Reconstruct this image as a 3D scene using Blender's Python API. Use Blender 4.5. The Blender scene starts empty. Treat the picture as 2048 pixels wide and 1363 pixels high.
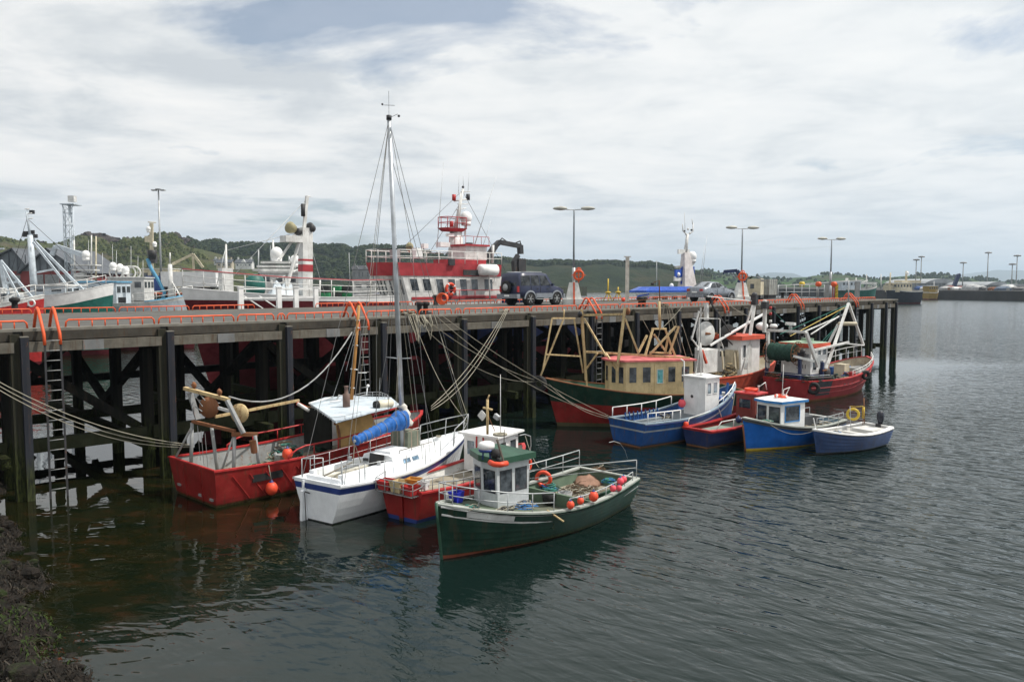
import bpy, bmesh, math, random
from mathutils import Vector, Matrix
random.seed(7)
R_ = math.radians
S = bpy.context.scene
COL = S.collection
# ---------------------------------------------------------------- camera, sky, sun, exposure
CAM_H = 5.8; FPX = 1569.0; PITCH = math.atan((681.5-568)/FPX)
cd = bpy.data.cameras.new("camera"); cam = bpy.data.objects.new("camera", cd); COL.objects.link(cam)
cam.location = (0, 0, CAM_H); cam.rotation_euler = (math.pi/2-PITCH, 0, 0)
cd.sensor_width = 36.0; cd.lens = 36.0*FPX/2048; cd.clip_start = .1; cd.clip_end = 40000
S.camera = cam
SUN_EL, SUN_AZ = 57.0, 86.0          # azimuth clockwise from +Y (the view direction)
sl = bpy.data.lights.new("sun", 'SUN'); sl.energy = 4.9; sl.angle = R_(0.8); sl.color = (1, .95, .87)
so = bpy.data.objects.new("sun", sl); COL.objects.link(so)
sd = Vector((math.sin(R_(SUN_AZ))*math.cos(R_(SUN_EL)), math.cos(R_(SUN_AZ))*math.cos(R_(SUN_EL)), math.sin(R_(SUN_EL))))
so.rotation_euler = sd.to_track_quat('Z', 'Y').to_euler()
S.view_settings.view_transform = 'Standard'; S.view_settings.look = 'None'
S.view_settings.exposure = 0.0; S.view_settings.gamma = 1.0; S.view_settings.use_curve_mapping = False
S.render.engine = 'CYCLES'

class NT:
    """tiny node-tree helper"""
    def __init__(s, nt): s.t = nt; nt.nodes.clear()
    def n(s, kind, **kw):
        d = s.t.nodes.new(kind)
        for k, v in kw.items():
            if k == 'ins':
                for a, b in v.items():
                    if isinstance(b, bpy.types.NodeSocket): s.t.links.new(b, d.inputs[a])
                    else: d.inputs[a].default_value = b
            else: setattr(d, k, v)
        return d
    def math(s, op, a, b=None, c=None, clamp=False):
        d = s.t.nodes.new('ShaderNodeMath'); d.operation = op; d.use_clamp = clamp
        for i, x in enumerate((a, b, c)):
            if x is None: continue
            if isinstance(x, bpy.types.NodeSocket): s.t.links.new(x, d.inputs[i])
            else: d.inputs[i].default_value = x
        return d.outputs[0]
    def ramp(s, fac, stops, interp='LINEAR'):
        d = s.t.nodes.new('ShaderNodeValToRGB'); s.t.links.new(fac, d.inputs[0]); cr = d.color_ramp; cr.interpolation = interp
        while len(cr.elements) < len(stops): cr.elements.new(0.5)
        for e, (p, c) in zip(cr.elements, stops):
            e.position = p; e.color = (c, c, c, 1) if isinstance(c, (int, float)) else (*c, 1)
        return d.outputs[0]
    def mix(s, fac, a, b, mode='MIX'):
        d = s.t.nodes.new('ShaderNodeMix'); d.data_type = 'RGBA'; d.blend_type = mode
        for i, x in ((0, fac), (6, a), (7, b)):
            if isinstance(x, bpy.types.NodeSocket): s.t.links.new(x, d.inputs[i])
            else: d.inputs[i].default_value = x if i == 0 else (*x, 1) if len(x) == 3 else x
        return d.outputs[2]
    def mapr(s, v, a, b, c, d_, clamp=True):
        d = s.t.nodes.new('ShaderNodeMapRange'); d.clamp = clamp
        s.t.links.new(v, d.inputs[0])
        for i, x in enumerate((a, b, c, d_)): d.inputs[i+1].default_value = x
        return d.outputs[0]
    def noise(s, vec, scale, detail=4, rough=.55, dist=0):
        d = s.n('ShaderNodeTexNoise', ins={'Scale': scale, 'Detail': detail, 'Roughness': rough, 'Distortion': dist})
        if vec is not None: s.t.links.new(vec, d.inputs['Vector'])
        return d.outputs[0]
    def mapping(s, vec, scale=(1, 1, 1), loc=(0, 0, 0), rot=(0, 0, 0)):
        return s.n('ShaderNodeMapping', ins={'Vector': vec, 'Scale': scale, 'Location': loc, 'Rotation': rot}).outputs[0]
    def link(s, a, b): s.t.links.new(a, b)

w = bpy.data.worlds.new("World"); S.world = w; w.use_nodes = True
t = NT(w.node_tree)
sky = t.n('ShaderNodeTexSky', sky_type='NISHITA', sun_disc=False, sun_elevation=R_(SUN_EL), sun_rotation=R_(SUN_AZ), air_density=1.0, dust_density=1.5)
tc = t.n('ShaderNodeTexCoord').outputs['Generated']
sx = t.n('ShaderNodeSeparateXYZ', ins={0: tc})
zc = t.math('MAXIMUM', sx.outputs[2], 0.0)
den = t.math('ADD', zc, .10)
px_ = t.math('DIVIDE', sx.outputs[0], den); py_ = t.math('DIVIDE', sx.outputs[1], den)
pv = t.n('ShaderNodeCombineXYZ', ins={0: px_, 1: py_, 2: 0.0}).outputs[0]
n1 = t.noise(t.mapping(pv, (1.0, 1.0, 1), (3.1, 1.7, 0)), .9, 9, .58, .3)
n2 = t.noise(t.mapping(pv, (1.0, 1.05, 1), (9.3, -4.2, 2)), 1.7, 10, .57, .25)
n3 = t.noise(t.mapping(pv, (1, 1, 1), (-2.3, 8.1, 5)), .45, 3, .5)
cover = t.ramp(t.math('ADD', t.math('MULTIPLY', n1, .7), t.math('MULTIPLY', n3, .3)), [(.36, 0.25), (.43, 1.0)])
shade = t.ramp(n2, [(.33, (5.7, 6.0, 6.3)), (.43, (7.1, 7.3, 7.4)), (.52, (8.5, 8.5, 8.4)), (.66, (9.6, 9.4, 9.1))])
# brighter, thinner veil on the sun's side
sdn = t.n('ShaderNodeVectorMath', operation='DOT_PRODUCT', ins={0: tc, 1: tuple(sd)}).outputs['Value']
veil = t.mapr(sdn, -.05, .85, 0.0, .85)
shade = t.mix(veil, shade, (8.6, 8.85, 8.9))
low = t.mapr(sx.outputs[2], 0.0, .13, .45, 0.0)
shade = t.mix(low, shade, (6.9, 7.5, 8.2))
colr = t.mix(cover, sky.outputs[0], shade)
bg = t.n('ShaderNodeBackground', ins={'Color': colr, 'Strength': 0.108})
out = t.n('ShaderNodeOutputWorld'); t.link(bg.outputs[0], out.inputs[0])

# ---------------------------------------------------------------- pixel (2048 x 1363 photo) -> point of the place
def ray(px, py):
    u = (px-1024.)/FPX; v = (681.5-py)/FPX; c, s = math.cos(PITCH), math.sin(PITCH)
    return Vector((u, c+v*s, -s+v*c))
def at(px, py, z=0.0):
    d = ray(px, py); return Vector((0, 0, CAM_H))+d*((z-CAM_H)/d.z)
def atY(px, py, Y):
    d = ray(px, py); return Vector((0, 0, CAM_H))+d*(Y/d.y)
class Frame:
    """a thing's own frame: x forward, y to its left, z up"""
    def __init__(s, x, y, deg, z=0.0):
        s.o = Vector((x, y, z)); s.a = R_(deg); s.M = Matrix.Translation(s.o) @ Matrix.Rotation(s.a, 4, 'Z'); s.I = s.M.inverted()
        s.c = s.I @ Vector((0, 0, CAM_H)); s.R = s.I.to_3x3()
    def hit(s, px, py, ax, val):
        d = s.R @ ray(px, py); return s.c + d*((val-s.c[ax])/d[ax])
    def X(s, px, py, v=0.): return s.hit(px, py, 0, v)
    def Y(s, px, py, v=0.): return s.hit(px, py, 1, v)
    def Z(s, px, py, v=0.): return s.hit(px, py, 2, v)
    def w(s, *p): return s.M @ Vector(p)

# ---------------------------------------------------------------- materials
MATS = {}
def pbsdf(t, **ins):
    b = t.n('ShaderNodeBsdfPrincipled', ins=ins); o = t.n('ShaderNodeOutputMaterial'); t.link(b.outputs[0], o.inputs[0]); return b
def paint(name, col, rough=.45, dirt=.35, rust=0.0, metal=0.0, scale=1.0, bump=.15, spec=.32, dcol=(.10, .075, .05), weed=None, streak=0.0, mott=.68):
    """painted / weathered surface: mottled tone, grime, optional rust streaks"""
    if name in MATS: return MATS[name]
    m = bpy.data.materials.new(name); m.use_nodes = True; t = NT(m.node_tree); MATS[name] = m
    tc = t.n('ShaderNodeTexCoord').outputs['Object']
    a = t.noise(tc, 2.2*scale, 6, .6); b = t.noise(t.mapping(tc, (5*scale, 5*scale, .8*scale)), 1.6, 5, .65); c = t.noise(tc, 24*scale, 3, .6)
    dk = tuple(x*mott for x in col); lt = tuple(min(1, x*1.12+.01) for x in col)
    base = t.mix(t.ramp(a, [(.3, 0.), (.7, 1.)]), dk, lt)
    grime = t.ramp(b, [(.50, 0.), (.78, 1.)])
    base = t.mix(t.math('MULTIPLY', grime, dirt), base, tuple(.5*x+.5*y for x, y in zip(dcol, col)))
    if rust > 0:
        rr = t.ramp(t.math('MULTIPLY', t.math('ADD', b, c), .5), [(.60-.22*rust, 0.), (.68-.18*rust, 1.)])
        base = t.mix(t.math('MULTIPLY', rr, min(1, .5+rust*.5)), base, t.mix(c, (.10, .035, .012), (.30, .12, .04)))
    if streak > 0:      # run-off stains below scuppers and scuffs from fenders
        sv = t.noise(t.mapping(tc, (3.2, 3.2, .28)), 2.4, 4, .7, .1)
        base = t.mix(t.math('MULTIPLY', t.ramp(sv, [(.54, 0.), (.66, 1.)]), streak), base, (.075, .045, .025))
        sc = t.noise(t.mapping(tc, (.8, .8, 6.0)), 5.5, 5, .75)
        base = t.mix(t.math('MULTIPLY', t.ramp(sc, [(.66, 0.), (.70, 1.)]), streak*.7), base, tuple(min(.6, x*1.6+.10) for x in col))
    if weed is not None:    # algae growing up to the tide mark, by height above the water
        gp = t.n('ShaderNodeSeparateXYZ', ins={0: t.n('ShaderNodeNewGeometry').outputs['Position']}).outputs[2]
        hz_ = t.math('ADD', gp, t.math('MULTIPLY', t.math('SUBTRACT', b, .5), weed*1.1))
        base = t.mix(t.mapr(hz_, weed*.55, weed*1.15, .92, 0.0), base, t.mix(t.ramp(c, [(.4, 0.), (.6, 1.)]), (.010, .012, .006), (.045, .055, .016)))
    bm = t.n('ShaderNodeBump', ins={'Strength': bump, 'Distance': .02, 'Height': t.math('ADD', a, t.math('MULTIPLY', c, .4))})
    ro = t.math('ADD', rough-.08, t.math('MULTIPLY', b, .25))
    pbsdf(t, **{'Base Color': base, 'Roughness': ro, 'Metallic': metal, 'Normal': bm.outputs[0], 'Specular IOR Level': spec})
    return m
def glass_dark(name='window_glass', col=(.02, .025, .03)):
    if name in MATS: return MATS[name]
    m = bpy.data.materials.new(name); m.use_nodes = True; t = NT(m.node_tree); MATS[name] = m
    tc = t.n('ShaderNodeTexCoord').outputs['Object']
    a = t.noise(tc, 3.5, 3, .6)
    pbsdf(t, **{'Base Color': t.mix(t.ramp(a, [(.4, 0.), (.65, 1.)]), col, tuple(x*3+.03 for x in col)), 'Roughness': .06, 'Specular IOR Level': .7})
    return m
P = paint
mWhite = P('white_paint', (.66, .66, .64), .4, .35, .12); mWhiteC = P('clean_white_paint', (.76, .76, .75), .35, .12, mott=.86)
mCream = P('cream_rusty_paint', (.55, .42, .22), .55, .5, .42); mCreamW = P('cream_wall_paint', (.62, .49, .27), .5, .5, .16)
mRed = P('red_hull_paint', (.27, .016, .014), .38, .35, .05, weed=.09, streak=.5, spec=.3); mRedB = P('bright_red_paint', (.45, .03, .03), .4, .3, .03)
mGreen = P('green_hull_paint', (.006, .034, .021), .42, .3, weed=.10, streak=.3, spec=.2); mGreenM = P('mid_green_paint', (.022, .075, .045), .45, .35)
mBlue = P('blue_hull_paint', (.012, .075, .26), .4, .35, .05, weed=.10, streak=.4); mBlueD = P('dark_blue_paint', (.015, .03, .10), .4, .35, .04, weed=.08, streak=.4)
mNavy = P('navy_stripe', (.02, .045, .20), .35, .15)
mOrange = P('orange_rail_paint', (.72, .10, .025), .45, .25, .04); mOrB = P('orange_buoy', (.75, .075, .03), .42, .18, bump=.03)
mPink = P('pink_buoy', (.80, .09, .12), .42, .15, bump=.03); mYellow = P('yellow_paint', (.60, .42, .04), .45, .3)
mGrey = P('grey_steel', (.30, .31, .31), .45, .5, .22); mGalv = P('galvanised_steel', (.42, .44, .45), .4, .4, .1, metal=.3)
mDark = P('dark_steel', (.035, .036, .04), .5, .4, .1); mBlack = P('black_rubber', (.015, .015, .016), .7, .3); mSteelB = P('blue_black_fender_steel', (.016, .019, .028), .5, .5, .06, spec=.25, weed=1.1)
mRust = P('rusty_steel', (.22, .09, .04), .75, .5, .5); mAlu = P('mast_aluminium', (.50, .53, .56), .3, .2, metal=.55)
mRope = P('pale_rope', (.30, .28, .22), .85, .4); mRopeG = P('green_rope', (.05, .22, .18), .85, .3); mRopeB = P('blue_rope', (.03, .14, .35), .85, .3)
mNet = P('dark_green_net', (.03, .07, .055), .95, .5, bump=1.0, scale=4, spec=.05); mNetBr = P('brown_net', (.09, .06, .035), .95, .5, bump=1.0, scale=4, spec=.05)
mWoodG = P('weathered_timber', (.20, .18, .15), .8, .6, bump=.5, spec=.1); mWoodW = P('worn_deck_boards', (.30, .27, .21), .8, .6, bump=.4, spec=.1)
mTarpB = P('blue_sail_cover', (.012, .12, .42), .6, .15, bump=.6, scale=3); mCanvas = P('brown_tarpaulin', (.28, .16, .11), .8, .4, bump=.5)
mPly = P('varnished_ply', (.55, .34, .12), .5, .3); mGlass = glass_dark(); mGlassB = glass_dark('pale_window_glass', (.10, .13, .15))
mCarGlass = glass_dark('car_glass', (.008, .010, .012)); MATS['car_glass'].node_tree.nodes['Principled BSDF'].inputs['Specular IOR Level'].default_value = .35
mGelc = P('gelcoat', (.78, .80, .82), .22, .14, bump=.03, mott=.92); mCream2 = P('cream_superstructure', (.58, .52, .38), .5, .4, .15)
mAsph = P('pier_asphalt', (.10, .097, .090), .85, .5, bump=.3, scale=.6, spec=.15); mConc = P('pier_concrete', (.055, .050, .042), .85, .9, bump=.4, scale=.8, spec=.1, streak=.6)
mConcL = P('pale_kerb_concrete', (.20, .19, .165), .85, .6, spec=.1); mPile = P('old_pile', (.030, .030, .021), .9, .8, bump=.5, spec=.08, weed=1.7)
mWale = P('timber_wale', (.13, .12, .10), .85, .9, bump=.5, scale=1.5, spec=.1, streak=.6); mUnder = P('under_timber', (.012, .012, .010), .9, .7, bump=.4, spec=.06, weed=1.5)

# ---------------------------------------------------------------- mesh builder
def rotz(a): return Matrix.Rotation(a, 3, 'Z')
def basis(d):
    d = d.normalized(); u = Vector((0, 0, 1)) if abs(d.z) < .95 else Vector((0, 1, 0))
    x = u.cross(d).normalized(); return x, d.cross(x).normalized()
class M:
    def __init__(s): s.v = []; s.f = []; s.mi = []; s.sm = []; s.cur = 0
    def mat(s, i): s.cur = i; return s
    def add(s, vs, fs, smooth=False):
        o = len(s.v); s.v += [tuple(v) for v in vs]
        for f in fs: s.f.append(tuple(i+o for i in f)); s.mi.append(s.cur); s.sm.append(smooth)
        return s
    def box(s, c, size, rot=None):
        c = Vector(c); h = [x/2 for x in size]; vs = []
        for k in range(8):
            p = Vector(((1 if k & 1 else -1)*h[0], (1 if k & 2 else -1)*h[1], (1 if k & 4 else -1)*h[2]))
            if rot is not None: p = (rotz(rot) if isinstance(rot, (int, float)) else rot) @ p
            vs.append(c+p)
        return s.add(vs, [(0, 2, 3, 1), (4, 5, 7, 6), (0, 1, 5, 4), (2, 6, 7, 3), (0, 4, 6, 2), (1, 3, 7, 5)])
    def beam(s, a, b, w, h=None):
        h = h or w; a = Vector(a); b = Vector(b); x, y = basis(b-a); vs = []
        for p in (a, b):
            for q in ((-1, -1), (1, -1), (1, 1), (-1, 1)): vs.append(p+x*(q[0]*w/2)+y*(q[1]*h/2))
        return s.add(vs, [(3, 2, 1, 0), (4, 5, 6, 7), (0, 1, 5, 4), (1, 2, 6, 5), (2, 3, 7, 6), (3, 0, 4, 7)])
    def tube(s, pts, r, n=6, r1=None, closed=False):
        pts = [Vector(p) for p in pts]; m = len(pts)
        if m < 2: return s
        r1 = r if r1 is None else r1; vs = []; px = None
        for i, p in enumerate(pts):
            if closed: d = pts[(i+1) % m]-pts[i-1]
            else: d = pts[min(i+1, m-1)]-pts[max(i-1, 0)]
            if d.length < 1e-9: d = Vector((0, 0, 1))
            d.normalize()
            if px is None: x, y = basis(d)
            else:
                x = px-d*px.dot(d)
                if x.length < 1e-6: x, _ = basis(d)
                x.normalize(); y = d.cross(x)
            px = x; rr = r+(r1-r)*i/(m-1)
            for k in range(n):
                a = 2*math.pi*k/n; vs.append(p+x*(math.cos(a)*rr)+y*(math.sin(a)*rr))
        fs = []
        for i in range(m if closed else m-1):
            j = (i+1) % m
            for k in range(n): l = (k+1) % n; fs.append((i*n+k, i*n+l, j*n+l, j*n+k))
        if not closed: fs.append(tuple(range(n))[::-1]); fs.append(tuple((m-1)*n+k for k in range(n)))
        return s.add(vs, fs, n > 4)
    def lathe(s, prof, c=(0, 0, 0), axis=(0, 0, 1), n=16):
        c = Vector(c); ax = Vector(axis).normalized(); x, y = basis(ax); vs = []
        for r, z in prof:
            for k in range(n):
                a = 2*math.pi*k/n; vs.append(c+ax*z+x*(math.cos(a)*r)+y*(math.sin(a)*r))
        fs = [(i*n+k, i*n+(k+1) % n, (i+1)*n+(k+1) % n, (i+1)*n+k) for i in range(len(prof)-1) for k in range(n)]
        fs.append(tuple(range(n))[::-1]); fs.append(tuple((len(prof)-1)*n+k for k in range(n)))
        return s.add(vs, fs, True)
    def ball(s, c, r, sc=(1, 1, 1), n=12, axis=None):
        k = max(5, n//2+1); c = Vector(c)
        vs = []; fs = []
        for i in range(k+1):
            th = math.pi*i/k
            for j in range(n):
                a = 2*math.pi*j/n; vs.append(c+Vector((math.sin(th)*math.cos(a)*r*sc[0], math.sin(th)*math.sin(a)*r*sc[1], math.cos(th)*r*sc[2])))
        for i in range(k):
            for j in range(n): l = (j+1) % n; fs.append((i*n+j, (i+1)*n+j, (i+1)*n+l, i*n+l))
        return s.add(vs, fs, True)
    def torus(s, c, R, r, axis=(0, 0, 1), n=20, k=8):
        c = Vector(c); x, y = basis(Vector(axis)); pts = [c+x*(math.cos(2*math.pi*i/n)*R)+y*(math.sin(2*math.pi*i/n)*R) for i in range(n)]
        return s.tube(pts, r, k, closed=True)
    def prism(s, poly, a, b, fn):
        """extrude polygon (list of 2-tuples) between a and b; fn(u,v,t)->point"""
        n = len(poly); vs = [fn(u, v, a) for u, v in poly]+[fn(u, v, b) for u, v in poly]
        fs = [tuple(range(n))[::-1], tuple(range(n, 2*n))]+[(i, (i+1) % n, n+(i+1) % n, n+i) for i in range(n)]
        return s.add(vs, fs)
    def loft(s, rings, closed=True, caps=True, smooth=True):
        n = len(rings[0]); vs = [p for r in rings for p in r]; fs = []
        for i in range(len(rings)-1):
            for k in range(n if closed else n-1): l = (k+1) % n; fs.append((i*n+k, i*n+l, (i+1)*n+l, (i+1)*n+k))
        if caps and closed: fs.append(tuple(range(n))[::-1]); fs.append(tuple((len(rings)-1)*n+k for k in range(n)))
        return s.add(vs, fs, smooth)
    def quad(s, a, b, c, d, smooth=False): return s.add([a, b, c, d], [(0, 1, 2, 3)], smooth)
    def build(s, name, mats, parent=None, loc=None, rot=None):
        me = bpy.data.meshes.new(name); me.from_pydata(s.v, [], s.f)
        mats = mats if isinstance(mats, (list, tuple)) else [mats]
        for m in mats: me.materials.append(m)
        me.polygons.foreach_set('material_index', s.mi); me.polygons.foreach_set('use_smooth', s.sm)
        me.validate(); me.update()
        o = bpy.data.objects.new(name, me); COL.objects.link(o)
        if parent is not None: o.parent = parent
        if loc is not None: o.location = loc
        if rot is not None: o.rotation_euler = rot
        return o
def tag(o, label=None, cat=None, group=None, kind=None):
    if label: o['label'] = label
    if cat: o['category'] = cat
    if group: o['group'] = group
    if kind: o['kind'] = kind
    return o
def thing(name, label, cat, loc=(0, 0, 0), rz=0.0, group=None, fr=None):
    o = bpy.data.objects.new(name, None); COL.objects.link(o)
    if fr: o.location = fr.o; o.rotation_euler = (0, 0, fr.a)
    else: o.location = loc; o.rotation_euler = (0, 0, rz)
    return tag(o, label, cat, group)
def copy_tree(o, loc=None, rz=None, label=None, parent=None):
    c = o.copy(); COL.objects.link(c)
    if parent is not None: c.parent = parent
    if loc is not None: c.location = loc
    if rz is not None: c.rotation_euler = (0, 0, rz)
    if label: c['label'] = label
    for ch in o.children: copy_tree(ch, parent=c)
    return c
def sag(a, b, s, n=14):
    a = Vector(a); b = Vector(b); return [a.lerp(b, i/n)-Vector((0, 0, s*4*(i/n)*(1-i/n))) for i in range(n+1)]
def rope(label, a, b, s=.3, r=.018, mat=None, name='mooring_rope', group=None, cat='rope'):
    return tag(M().tube(sag(a, b, s), r, 5).build(name, mat or mRope), label, cat, group)
def railing(pts, h, mids=1, r=.015, post=.6, mat=None, name='railing', parent=None, bend=True):
    """posts and bars following a line of deck-edge points"""
    m = M(); pts = [Vector(p) for p in pts]; up = Vector((0, 0, h))
    for k in range(1, mids+2): m.tube([p+up*(k/(mids+1)) for p in pts], r*(1 if k == mids+1 else .7), 5)
    acc = 0; last = None
    for a, b in zip(pts, pts[1:]):
        L = (b-a).length; n = max(1, round(L/post))
        for i in range(n): m.tube([a.lerp(b, i/n), a.lerp(b, i/n)+up], r*.9, 5)
    m.tube([pts[-1], pts[-1]+up], r*.9, 5)
    return m.build(name, mat or mGalv, parent)
def window(parent, q, u0, u1, v0, v1, frame=None, glass=None, w=.03, d=.02, name='window'):
    """framed window on wall quad q = (bl, br, tr, tl): frame ring with a recessed pane as its sub-part"""
    q = [Vector(p) for p in q]
    def B(u, v): return q[0].lerp(q[1], u).lerp(q[3].lerp(q[2], u), v)
    nrm = (q[1]-q[0]).cross(q[3]-q[0]).normalized()
    c = [B(u0, v0), B(u1, v0), B(u1, v1), B(u0, v1)]; W_ = (c[1]-c[0]).length; H_ = (c[3]-c[0]).length
    du = w/W_*(u1-u0); dv = w/H_*(v1-v0)
    i = [B(u0+du, v0+dv), B(u1-du, v0+dv), B(u1-du, v1-dv), B(u0+du, v1-dv)]
    m = M(); a = [p+nrm*d for p in c]; b = [p+nrm*d for p in i]; e = [p+nrm*.003 for p in i]
    vs = [p+nrm*.001 for p in c]+a+b+e; fs = []
    for k in range(4):
        l = (k+1) % 4; fs += [(k, l, 4+l, 4+k), (4+k, 4+l, 8+l, 8+k), (8+k, 8+l, 12+l, 12+k)]
    m.add(vs, fs); o = m.build(name, frame or mWhiteC, parent)
    M().add([p+nrm*.006 for p in i], [(0, 1, 2, 3)]).build('pane', glass or mGlass, o)
    return o
def solid_quad(m, q, t):
    q = [Vector(p) for p in q]; n = (q[1]-q[0]).cross(q[3]-q[0]).normalized()*t
    return m.add(q+[p-n for p in q], [(0, 1, 2, 3), (7, 6, 5, 4), (0, 4, 5, 1), (1, 5, 6, 2), (2, 6, 7, 3), (3, 7, 4, 0)])
def house(parent, base, z0, z1, mat, top=None, roof=None, over=.12, rt=.06, rmat=None, name='wheelhouse', camber=.04, zt=None):
    """walls on a counter-clockwise footprint, optional leaning top footprint, overhanging cambered roof; returns wall quads"""
    top = top or base; n = len(base); z0f = z0 if callable(z0) else (lambda x, y: z0); z1f = zt or (lambda x, y: z1)
    lo = [Vector((x, y, z0f(x, y))) for x, y in base]; hi = [Vector((x, y, z1f(x, y))) for x, y in top]
    m = M(); m.add(lo+hi, [(i, (i+1) % n, n+(i+1) % n, n+i) for i in range(n)]+[tuple(range(n, 2*n))])
    o = m.build(name, mat, parent)
    if rmat:
        cx = sum(p.x for p in hi)/n; cy = sum(p.y for p in hi)/n; g = []
        for p in hi:
            d = Vector((p.x-cx, p.y-cy, 0)); l = d.length; g.append(p+d*(over/l*1.3))
        r = M(); r.add([p+Vector((0, 0, .003)) for p in g]+[p+Vector((0, 0, rt)) for p in g]+[Vector((cx, cy, hi[0].z/2+hi[n//2].z/2+rt+camber))],
                       [tuple(range(n))[::-1]]+[(i, (i+1) % n, n+(i+1) % n, n+i) for i in range(n)]+[(n+i, n+(i+1) % n, 2*n) for i in range(n)])
        r.build('roof', rmat, parent)
    return [(lo[i], lo[(i+1) % n], hi[(i+1) % n], hi[i]) for i in range(n)]
# ---------------------------------------------------------------- the pier frame: x along the near edge, y across the pier, z up
PF = Frame(-13.49, 20.63, 43.57); DZ = 4.59
# ================= water
def make_water():
    m = bpy.data.materials.new('harbour_water'); m.use_nodes = True; t = NT(m.node_tree)
    tc = t.n('ShaderNodeTexCoord').outputs['Object']; s = t.n('ShaderNodeSeparateXYZ', ins={0: tc})
    # wind ripples run roughly across the view; calm in the lee of the pier
    rv = t.mapping(tc, rot=(0, 0, R_(40))); rv2 = t.mapping(tc, rot=(0, 0, R_(58)))
    rip = t.math('ADD', t.math('MULTIPLY', t.noise(t.mapping(rv, (.85, 2.3, 1)), 1.25, 2, .5, .4), .7), t.math('MULTIPLY', t.noise(t.mapping(rv2, (.6, 2.0, 1)), .75, 2, .45, .3), .45))
    rip2 = t.noise(t.mapping(rv, (1.0, 2.6, 1)), 3.2, 2, .5, .2)
    sw = t.noise(t.mapping(tc, (.5, 1.0, 1), rot=(0, 0, R_(20))), .38, 3, .5, .4)
    # distance in front of the pier: positive to the right
    a = PF.a; dn = t.math('SUBTRACT', t.math('MULTIPLY', s.outputs[0], math.sin(a)), t.math('MULTIPLY', s.outputs[1], math.cos(a)))
    dn = t.math('ADD', dn, -(PF.o.x*math.sin(a)-PF.o.y*math.cos(a)))
    gust = t.noise(tc, .09, 4, .6)
    dn2 = t.math('ADD', dn, t.math('MULTIPLY', t.math('SUBTRACT', gust, .5), 5.5))
    lee = t.mapr(dn2, 5.0, 15.0, .05, 1.0)
    behind = t.mapr(dn, -13.0, -9.0, .8, 0.0)
    al = t.math('ADD', t.math('ADD', t.math('MULTIPLY', s.outputs[0], math.cos(a)), t.math('MULTIPLY', s.outputs[1], math.sin(a))), -(PF.o.x*math.cos(a)+PF.o.y*math.sin(a)))
    lee = t.math('MULTIPLY', lee, t.mapr(al, 2.0, 15.0, .16, 1.0))
    amp = t.math('MAXIMUM', lee, behind)
    amp = t.math('MAXIMUM', amp, t.mapr(al, 56.0, 66.0, 0.0, 1.0))
    h = t.math('ADD', t.math('MULTIPLY', rip, 1.0), t.math('ADD', t.math('MULTIPLY', rip2, .12), t.math('MULTIPLY', sw, .45)))
    b1 = t.n('ShaderNodeBump', ins={'Strength': 1.0, 'Distance': .15, 'Height': t.math('ADD', t.math('MULTIPLY', h, t.math('MULTIPLY', amp, t.mapr(s.outputs[1], 30., 140., 1.0, .6))), t.math('MULTIPLY', t.noise(t.mapping(tc, (.8, 1.5, 1), rot=(0, 0, R_(30))), 1.6, 2, .4, .6), t.mapr(dn, .5, 7., .010, .11)))})
    # shallow, weedy bottom showing near the bank
    sh = t.math('ADD', t.math('ADD', s.outputs[0], 0.0), t.math('MULTIPLY', s.outputs[1], -.22))
    shal = t.mapr(sh, -11.2, -5.4, 1.0, 0.0)
    wd = t.noise(t.mapping(tc, (1, 1.8, 1)), 1.1, 6, .65, .6)
    wcol = t.ramp(wd, [(.38, (.004, .007, .003)), (.55, (.009, .009, .003)), (.70, (.028, .014, .006))])
    col = t.mix(shal, (.004, .011, .0095), wcol)
    pbsdf(t, **{'Base Color': col, 'Roughness': t.math('MULTIPLY', t.mapr(s.outputs[1], 30., 220., .02, .17), t.math('ADD', amp, 0.0)), 'IOR': 1.34, 'Normal': b1.outputs[0], 'Specular IOR Level': .5})
    # rings of growing size: one sheet out to the horizon
    g = M(); ys = [2, 8, 16, 30, 60, 120, 250, 600, 1500, 5000, 16000]; vs = []; xs = [-1, -.5, 0, .5, 1]
    for y in [-60]+ys:
        for x in xs: vs.append((x*max(60, abs(y)*1.6), y, 0))
    k = len(xs); fs = [(i*k+j, i*k+j+1, (i+1)*k+j+1, (i+1)*k+j) for i in range(len(ys)) for j in range(k-1)]
    g.add(vs, fs); tag(g.build('water', m), kind='structure')
make_water()
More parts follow.
